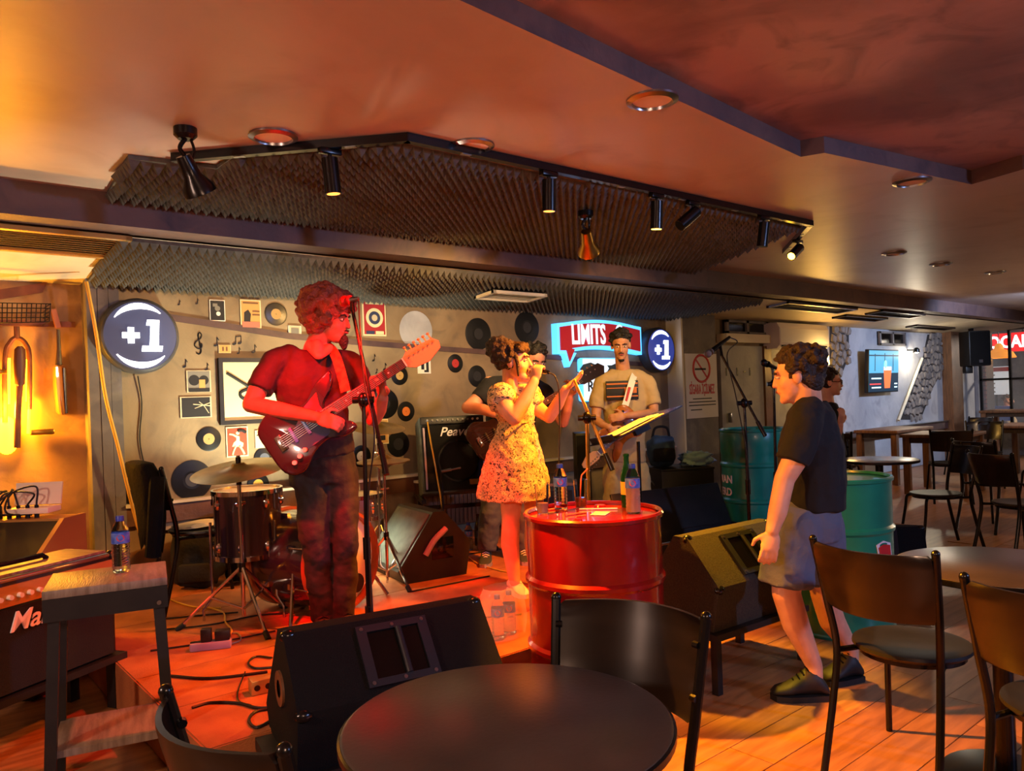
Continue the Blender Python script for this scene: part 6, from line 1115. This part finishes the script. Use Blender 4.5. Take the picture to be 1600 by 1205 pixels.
b = B(); curls(b, (0, -.035, .045), (.088, .105, .092), 220, .013, .02, HM, lambda p: p.y > .05 and p.z < .02, 8); curls(b, (0, -.085, .10), (.075, .075, .065), 160, .013, .022, HM, None, 9); curls(b, (0, .055, .08), (.07, .04, .035), 90, .011, .017, HM, None, 12); limb(b, [HM @ Vector((.07, .03, .05)), HM @ Vector((.078, .04, -.02)), HM @ Vector((.072, .035, -.09))], [.014, .012, .007]); remesh(b, 'hair', 'hair_dark', S.t, .007, 1); B().ell((.05, -.09, .14), .014, 8, 6, HM).obj('hair_clip', 'white_paint', S.t); B().lathe([(.016, 0), (.018, 0), (.018, .003), (.016, .003)], 14, HM @ TR((.085, -.01, -.05), ry=PI / 2), False).obj('earring', 'gold_panel', S.t)
face_parts(S.t, HM, 'hair_dark', True)
m0 = HM @ Vector((0, .135, -.062)) + S.g; m1 = W(857, 582, S.D - .14); t = thing('handheld_microphone', 'black handheld microphone gripped by the singer', 'microphone', m0); microphone(t, (0, 0, 0), m1 - m0); B().tube(spline([m1 - m0, W(868, 590, S.D - .14) - m0, W(874, 620, S.D - .13) - m0, W(874, 700, S.D - .1) - m0, W(872, 780, S.D - .1) - m0, ground(872, S.D - .1, ZS + .01) - m0]), .004, 6).obj('cable', 'cable_black', t)
# --- bass player behind the singer
K = Fig(790, 5.5, ZS, 'bass player in a black T-shirt half hidden behind the singer'); j = K.j; lat = V(.95, .3, 0); HM = head_frame(j(835, 566, -.02), V(.35, -.9, -.25), V(.1, 0, 1)); b = B(); head(b, HM); limb(b, [HM @ Vector((0, -.03, -.05)), j(815, 605, .03)], [.055, .065])
torso(b, [(j(806, 606, .04), .14, .08), (j(800, 640, .04), .17, .1), (j(795, 700, .04), .15, .1), (j(792, 725, .04), .15, .1)], lat)
limb(b, [j(765, 600, .0), j(745, 625, -.03), j(730, 637, -.06), j(755, 640, -.14), j(782, 650, -.2)], [.056, .05, .043, .04, .028]); hand(b, j(782, 650, -.2), V(.95, 0, -.2), V(0, .9, -.3), V(0, 0, 1), (.4, .6, .4))
limb(b, [j(848, 612, .06), j(868, 645, .05), j(880, 660, .0), j(886, 640, -.08), j(890, 622, -.12)], [.054, .048, .04, .036, .028]); hand(b, j(890, 622, -.12), V(.1, -.1, .95), V(-.6, -.7, 0), V(.7, -.3, 0), (.5, .8, .6)); remesh(b, 'body', 'skin_b', K.t, .007, 5)
b = B(); torso(b, [(j(808, 600, .04), .12, .08), (j(805, 612, .04), .18, .1), (j(800, 645, .04), .19, .12), (j(795, 700, .04), .175, .12), (j(793, 722, .04), .175, .12)], lat); cloth(b, [j(782, 602, .0), j(765, 604, .0), j(748, 624, -.03)], [.068, .07, .066]); cloth(b, [j(835, 606, .05), j(850, 616, .06), j(864, 640, .05)], [.066, .07, .066]); remesh(b, 'shirt', 'tee_black', K.t, .01, 5, .5, .02, .1)
b = B(); torso(b, [(j(793, 705, .04), .16, .11), (j(793, 740, .04), .165, .115)], lat); cloth(b, [j(775, 735, .02), j(766, 800, .0), j(761, 858, .03)], [.095, .078, .07]); cloth(b, [j(812, 735, .06), j(818, 800, .05), j(818, 858, .06)], [.092, .075, .068]); remesh(b, 'trousers', 'jeans', K.t, .01, 5, .5, .03, .09)
q = lambda v: Vector((v.x, v.y, 0)); shoe(K.t, q(j(761, 860, .1)), q(j(757, 880, -.17)), 'shoe_green'); shoe(K.t, q(j(816, 860, .1)), q(j(824, 880, -.15)), 'shoe_green')
b = B(); curls(b, (0, -.02, .06), (.09, .11, .08), 120, .012, .02, HM, lambda p: p.y > .05 and p.z < .02, 3); remesh(b, 'hair', 'hair_black', K.t, .008, 2); face_parts(K.t, HM, 'hair_black')
gx = j(915, 588, -.15) - j(778, 672, -.18); gM = frame(K.g + j(778, 674, -.19), gx, V(.2, .1, 1)); gM = gM if (gM.to_3x3() @ Vector((0, 0, 1))).dot(AX) < 0 else gM @ TR(rx=PI)
guitar('bass_guitar', 'dark bass guitar whose headstock crosses the white lit sign', gM, 'bass_body', .92, .62, None, False, True); band([j(772, 640, -.12), j(790, 615, -.1), j(815, 603, -.02)], -AX, .05, 'guitar_strap', 'black_cloth', K.t)
# --- player in pale T-shirt at the back
T = Fig(975, 6.5, ZS, 'musician in a cream T-shirt with a white guitar strap below the lit banner'); j = T.j; lat = V(1, -.05, 0); HM = head_frame(j(970, 540, -.03), V(-.12, -.95, -.22), V(0, 0, 1), .98); b = B(); head(b, HM); limb(b, [HM @ Vector((0, -.03, -.05)), j(974, 582, .03)], [.055, .062])
torso(b, [(j(975, 586, .03), .13, .08), (j(976, 620, .03), .16, .1), (j(977, 690, .03), .14, .1), (j(977, 720, .03), .15, .1)], lat)
limb(b, [j(941, 596, .0), j(933, 630, -.02), j(931, 656, -.06), j(942, 664, -.18), j(952, 668, -.24)], [.052, .046, .039, .034, .027]); hand(b, j(952, 668, -.24), V(.6, -.1, -.6), V(.1, .9, 0), V(.6, 0, .6), (.4, .6, .4))
limb(b, [j(1011, 597, .02), j(1020, 625, .0), j(1022, 645, -.05), j(998, 648, -.2), j(978, 650, -.26)], [.052, .046, .039, .034, .027]); hand(b, j(978, 650, -.26), V(-.9, -.1, -.1), V(0, .9, -.2), V(0, 0, 1), (.4, .6, .4)); remesh(b, 'body', 'skin_b', T.t, .007, 5)
b = B(); torso(b, [(j(975, 578, .03), .09, .07), (j(975, 588, .03), .17, .09), (j(976, 620, .03), .185, .115), (j(977, 690, .03), .17, .115), (j(977, 722, .03), .175, .118)], lat); cloth(b, [j(958, 588, .02), j(941, 598, .0), j(934, 624, -.02), j(932, 638, -.03)], [.062, .068, .068, .068]); cloth(b, [j(994, 588, .02), j(1011, 598, .02), j(1019, 622, .0), j(1022, 634, -.02)], [.062, .068, .068, .068]); remesh(b, 'shirt', 'tee_cream', T.t, .01, 5, .5, .025, .1)
pm_ = frame(j(972, 610, -.088), V(1, .0, 0), UP); pb_ = B().box((0, 0, 0), (.27, .16, .018), pm_, bev=.004).obj('shirt_print', 'print_black', T.t); B().box((.07, .0, .0095), (.1, .05, .004), pm_).box((0, .055, .0095), (.26, .012, .003), pm_).box((0, .02, .0095), (.26, .006, .003), pm_).box((0, -.05, .0095), (.26, .01, .003), pm_).obj('print_stripes', 'label_orange', pb_)
b = B(); torso(b, [(j(977, 708, .03), .16, .11), (j(977, 740, .03), .17, .115)], lat); cloth(b, [j(960, 735, .02), j(958, 785, .0), j(956, 825, .02)], [.1, .085, .08]); cloth(b, [j(996, 735, .02), j(1003, 785, .0), j(1004, 825, .02)], [.1, .085, .08]); remesh(b, 'trousers', 'trousers_cream', T.t, .01, 5, .5, .03, .1)
q = lambda v: Vector((v.x, v.y, 0)); shoe(T.t, q(j(956, 830, .1)), q(j(950, 830, -.16)), 'shoe_white'); shoe(T.t, q(j(1004, 830, .1)), q(j(1010, 830, -.16)), 'shoe_white')
b = B(); curls(b, (0, -.02, .062), (.09, .11, .08), 140, .012, .02, HM, lambda p: p.y > .055 and p.z < .02, 5); remesh(b, 'hair', 'hair_black', T.t, .008, 2); B().ell((0, .075, -.115), (.026, .022, .016), 10, 8, HM).obj('beard', 'hair_black', T.t, 60); B().ell((0, .1, -.05), (.026, .006, .005), 10, 6, HM).obj('moustache', 'hair_black', T.t, 60); face_parts(T.t, HM, 'hair_black')
gx = j(928, 712, -.26) - j(968, 672, -.22); gM = frame(T.g + j(966, 676, -.2), gx, V(.5, .1, 1)); gM = gM if (gM.to_3x3() @ Vector((0, 0, 1))).dot(AX) < 0 else gM @ TR(rx=PI)
guitar('electric_guitar', 'sunburst electric guitar hanging low on the man in the cream T-shirt', gM, 'sunburst', .95, .16); band([j(994, 580, .0), j(988, 595, -.1), j(978, 630, -.15), j(966, 665, -.18), j(952, 700, -.17)], -AX, .055, 'guitar_strap', 'white_paint', T.t); band([j(984, 605, -.135), j(976, 635, -.152), j(970, 652, -.168)], -AX, .02, 'strap_lettering', 'label_red', T.t)
# --- man walking past
N_ = Fig(1268, 3.5, 0, 'man in a black T-shirt and grey shorts walking past the stage'); j = N_.j; lat = V(.2, .95, 0); HM = head_frame(j(1246, 588, .0), V(-.86, .45, -.1), V(.0, 0, 1), 1.0); b = B(); head(b, HM); limb(b, [HM @ Vector((0, -.035, -.05)), j(1262, 632, .0), j(1266, 650, 0)], [.058, .064, .08])
torso(b, [(j(1266, 645, 0), .14, .085), (j(1266, 690, 0), .17, .11), (j(1268, 760, 0), .15, .11), (j(1262, 810, 0), .16, .12)], lat)
limb(b, [j(1262, 658, -.18), j(1245, 712, -.2), j(1226, 748, -.21), j(1215, 800, -.24), j(1207, 828, -.25)], [.06, .054, .043, .04, .029]); hand(b, j(1207, 828, -.25), V(-.2, -.05, -1), V(.2, .9, -.1), V(-.95, .1, 0), (.3, .4, .3))
limb(b, [j(1276, 655, .18), j(1272, 715, .2), j(1258, 760, .2), j(1240, 800, .14), j(1230, 825, .1)], [.058, .052, .042, .038, .028]); hand(b, j(1230, 825, .1), V(-.3, 0, -1), V(.2, -.9, 0), V(-.9, 0, 0), (.3, .4, .3))
h1, t1, h2, t2 = [OZ(*q_, 0) - N_.g for q_ in ((1291, 1092), (1206, 1092), (1342, 1062), (1285, 1070))]; k1, k2 = h1.lerp(t1, .2), h2.lerp(t2, .2)
limb(b, [j(1243, 820, -.1), j(1228, 925, -.1), j(1243, 975, -.07), k1 + UP * .15, k1 + UP * .07], [.09, .062, .06, .037, .036]); limb(b, [j(1282, 820, .1), j(1286, 925, .12), j(1300, 970, .13), k2 + UP * .15, k2 + UP * .07], [.09, .06, .06, .037, .036]); remesh(b, 'body', 'skin', N_.t, .0055, 5)
b = B(); torso(b, [(j(1264, 632, 0), .09, .075), (j(1266, 644, 0), .17, .1), (j(1267, 690, 0), .2, .135), (j(1268, 750, 0), .19, .145), (j(1266, 785, 0), .19, .15), (j(1266, 793, 0), .19, .15)], lat); cloth(b, [j(1264, 645, -.1), j(1260, 660, -.18), j(1246, 702, -.2), j(1238, 722, -.205)], [.075, .076, .07, .07]); cloth(b, [j(1270, 645, .1), j(1276, 660, .18), j(1274, 718, .2)], [.074, .078, .074]); remesh(b, 'shirt', 'tee_black', N_.t, .0085, 5, .5, .025, .11)
b = B(); torso(b, [(j(1265, 778, 0), .17, .13), (j(1263, 810, 0), .18, .14), (j(1262, 840, 0), .17, .135)], lat); cloth(b, [j(1245, 825, -.09), j(1230, 885, -.1), j(1228, 912, -.1)], [.118, .112, .118]); cloth(b, [j(1280, 825, .09), j(1284, 885, .11), j(1284, 905, .12)], [.115, .108, .106]); remesh(b, 'shorts', 'shorts_grey', N_.t, .009, 5, .5, .022, .1)
q = lambda v: Vector((v.x, v.y, 0)); shoe(N_.t, h1, t1, 'shoe_dark', 'shoe_dark', .145, .055); shoe(N_.t, h2, t2, 'shoe_dark', 'shoe_dark', .145, .055)
b = B(); curls(b, (0, -.025, .05), (.091, .114, .094), 220, .011, .017, HM, lambda p: p.y > .06 and p.z < .03, 2); b.ell((0, -.06, -.02), (.07, .055, .07), 16, 10, HM); remesh(b, 'hair', 'hair_dark', N_.t, .007, 3); face_parts(N_.t, HM, 'hair_dark')
# --- woman with glasses
Wm = Fig(1298, 7.0, 0, 'woman with glasses in a black dress behind the walking man'); j = Wm.j; lat = V(.4, .9, 0); HM = head_frame(j(1297, 598, 0), V(.93, -.3, -.05), V(0, 0, 1), .97); b = B(); head(b, HM); limb(b, [HM @ Vector((0, -.03, -.05)), j(1294, 630, 0)], [.048, .055]); torso(b, [(j(1294, 634, 0), .13, .08), (j(1294, 660, 0), .14, .1), (j(1293, 700, 0), .14, .11)], lat)
limb(b, [j(1298, 640, -.14), j(1306, 668, -.16), j(1306, 684, -.16), j(1311, 672, -.2), j(1313, 664, -.22)], [.05, .043, .038, .034, .026]); hand(b, j(1313, 664, -.22), V(.1, -.2, .9), V(-.3, .8, .2), V(.8, 0, .2), (.3, .5, .4)); limb(b, [j(1292, 640, .14), j(1296, 672, .16), j(1302, 690, .1)], [.048, .042, .034])
for kx, dd in ((1288, -.07), (1300, .08)): limb(b, [j(kx, 710, dd), j(kx, 770, dd), j(kx, 826, dd)], [.075, .052, .035])
remesh(b, 'body', 'skin', Wm.t, .007, 5); b = B(); torso(b, [(j(1294, 630, 0), .1, .075), (j(1294, 637, 0), .15, .095), (j(1294, 660, 0), .16, .12), (j(1293, 690, 0), .17, .14), (j(1294, 712, 0), .2, .17)], lat); cloth(b, [j(1298, 640, -.13), j(1305, 664, -.16), j(1306, 680, -.165)], [.065, .06, .06]); cloth(b, [j(1292, 640, .13), j(1296, 672, .16), j(1300, 686, .12)], [.062, .058, .056]); remesh(b, 'dress', 'tee_black', Wm.t, .01, 5, .5, .025, .1)
b = B(); curls(b, (0, -.022, .045), (.09, .112, .098), 120, .011, .017, HM, lambda p: p.y > .05 and p.z < .03, 7); b.ell((0, -.1, .0), (.05, .04, .05), 12, 8, HM); remesh(b, 'hair', 'hair_dark', Wm.t, .008, 3); face_parts(Wm.t, HM, 'hair_dark')
b = B()
for s in (-1, 1): b.tube([HM @ Vector((s * .033 + .026 * math.cos(a), .1, .004 + .02 * math.sin(a))) for a in [2 * PI * i / 14 for i in range(14)]], .003, 6, None, True); b.tube([HM @ Vector((s * .06, .1, .008)), HM @ Vector((s * .08, .0, .008))], .003, 6)
b.tube([HM @ Vector((-.008, .102, .008)), HM @ Vector((.008, .102, .008))], .003, 6); b.obj('eyeglasses', 'black_metal', Wm.t)
q = lambda v: Vector((v.x, v.y, 0)); shoe(Wm.t, q(j(1286, 830, -.07)), q(j(1322, 830, -.1)), 'shoe_dark'); shoe(Wm.t, q(j(1298, 830, .08)), q(j(1334, 830, .05)), 'shoe_dark')
# --- person sitting outside
p = OX(1575, 626, 18.3); O = thing('person', 'person with short brown hair seated outside behind the glazing', 'person', (p.x, p.y, 0)); c = Vector((0, 0, p.z)); HM = head_frame(c, (.3, -.9, 0), (0, 0, 1)); b = B(); head(b, HM); limb(b, [HM @ Vector((0, -.03, -.05)), c + Vector((0, 0, -.2))], [.055, .065]); torso(b, [(c + Vector((0, 0, -.2)), .14, .08), (c + Vector((0, 0, -.35)), .17, .11), (c + Vector((0, 0, -.68)), .16, .12)], (.9, .3, 0))
for s in (-1, 1): limb(b, [c + Vector((s * .17, .06 * s, -.25)), c + Vector((s * .2, -.05, -.5)), c + Vector((s * .1, -.3, -.55))], [.055, .045, .03]); limb(b, [c + Vector((s * .09, 0, -.7)), c + Vector((s * .1 + .1, -.4, -.7)), c + Vector((s * .1 + .1, -.4, -p.z + .06))], [.085, .065, .045]); hand(b, c + Vector((s * .1, -.3, -.55)), (0, -1, 0), (0, 0, -1), (-s, 0, 0))
remesh(b, 'body', 'skin_b', O, .009, 4); b = B(); torso(b, [(c + Vector((0, 0, -.17)), .09, .075), (c + Vector((0, 0, -.21)), .17, .1), (c + Vector((0, 0, -.4)), .19, .13), (c + Vector((0, 0, -.72)), .18, .14)], (.9, .3, 0))
for s in (-1, 1): limb(b, [c + Vector((s * .16, .06 * s, -.24)), c + Vector((s * .2, -.03, -.44))], [.07, .066])
remesh(b, 'shirt', 'tee_cream', O, .011, 4); b = B(); torso(b, [(c + Vector((0, 0, -.66)), .165, .13), (c + Vector((0, -.05, -.78)), .17, .14)], (.9, .3, 0))
for s in (-1, 1): limb(b, [c + Vector((s * .09, -.03, -.71)), c + Vector((s * .1 + .1, -.42, -.7)), c + Vector((s * .1 + .1, -.42, -p.z + .12))], [.095, .075, .06])
remesh(b, 'trousers', 'jeans', O, .011, 4); b = B(); curls(b, (0, -.02, .05), (.082, .1, .08), 80, .012, .018, HM, lambda q: q.y > .05 and q.z < .02, 3); remesh(b, 'hair', 'hair_dark', O, .009, 3); face_parts(O, HM, 'hair_dark')
# ------------------------------------------------------------------ lamp fittings of the room lights; pendants and floor uplight are added fill
def pendant(label, p, m='lens_dim'):
    t = thing('fill_pendant', label, 'lamp', p, 0, 'added fill pendants out of view'); B().lathe([(.02, .16), (.05, .13), (.15, .02), (.16, 0)], 28, None, False).obj('lamp_shade', 'black_metal', t); B().ell((0, 0, .06), .035, 14, 10).obj('bulb', m, t); B().cyl((0, 0, .16), (0, 0, ZC - p[2] - .001), .004).obj('flex', 'black_metal', t)
pendant('black pendant added as unseen fill behind the near round table', (.2, -.9, 1.98)); pendant('black pendant added as unseen fill beside the left wall', (-1.6, 2.0, 1.88)); pendant('black pendant added as unseen fill over the dining tables', (9.6, 1.2, 2.03))
t = thing('fill_uplight', 'small black uplight added unseen behind the kick drum to light the foam', 'spotlight', (2.35, 4.75, ZS)); B().lathe([(.05, .02), (.055, .1), (.045, .1), (.04, .03)], 20, None, False).obj('lamp_hood', 'black_metal', t); B().box((0, 0, .01), (.12, .12, .02)).obj('base', 'black_metal', t)
def washer(label, p, tgt):
    t = thing('ceiling_spotlight', label, 'spotlight', (p[0], p[1], ZC)); d = (Vector(tgt) - Vector(p)).normalized(); L = Vector(p) - Vector((p[0], p[1], ZC)); B().cyl((0, 0, 0), (0, 0, -.02), .045, None, 20).cyl((0, 0, -.02), L * .5, .008).obj('ceiling_mount', 'black_metal', t); B().cyl(L * .5 - d * .02, L * .5 + d * .05, .035, .04, 20, False).obj('lamp_head', 'black_metal', t)
washer('black ceiling spotlight behind the viewer aimed at the stage floor', (4.2, -2.6, 2.3), (3.2, 1.9, .7)); washer('black ceiling spotlight washing the television wall', (11.8, 2.6, 2.46), (12.6, 5.5, 1.2))
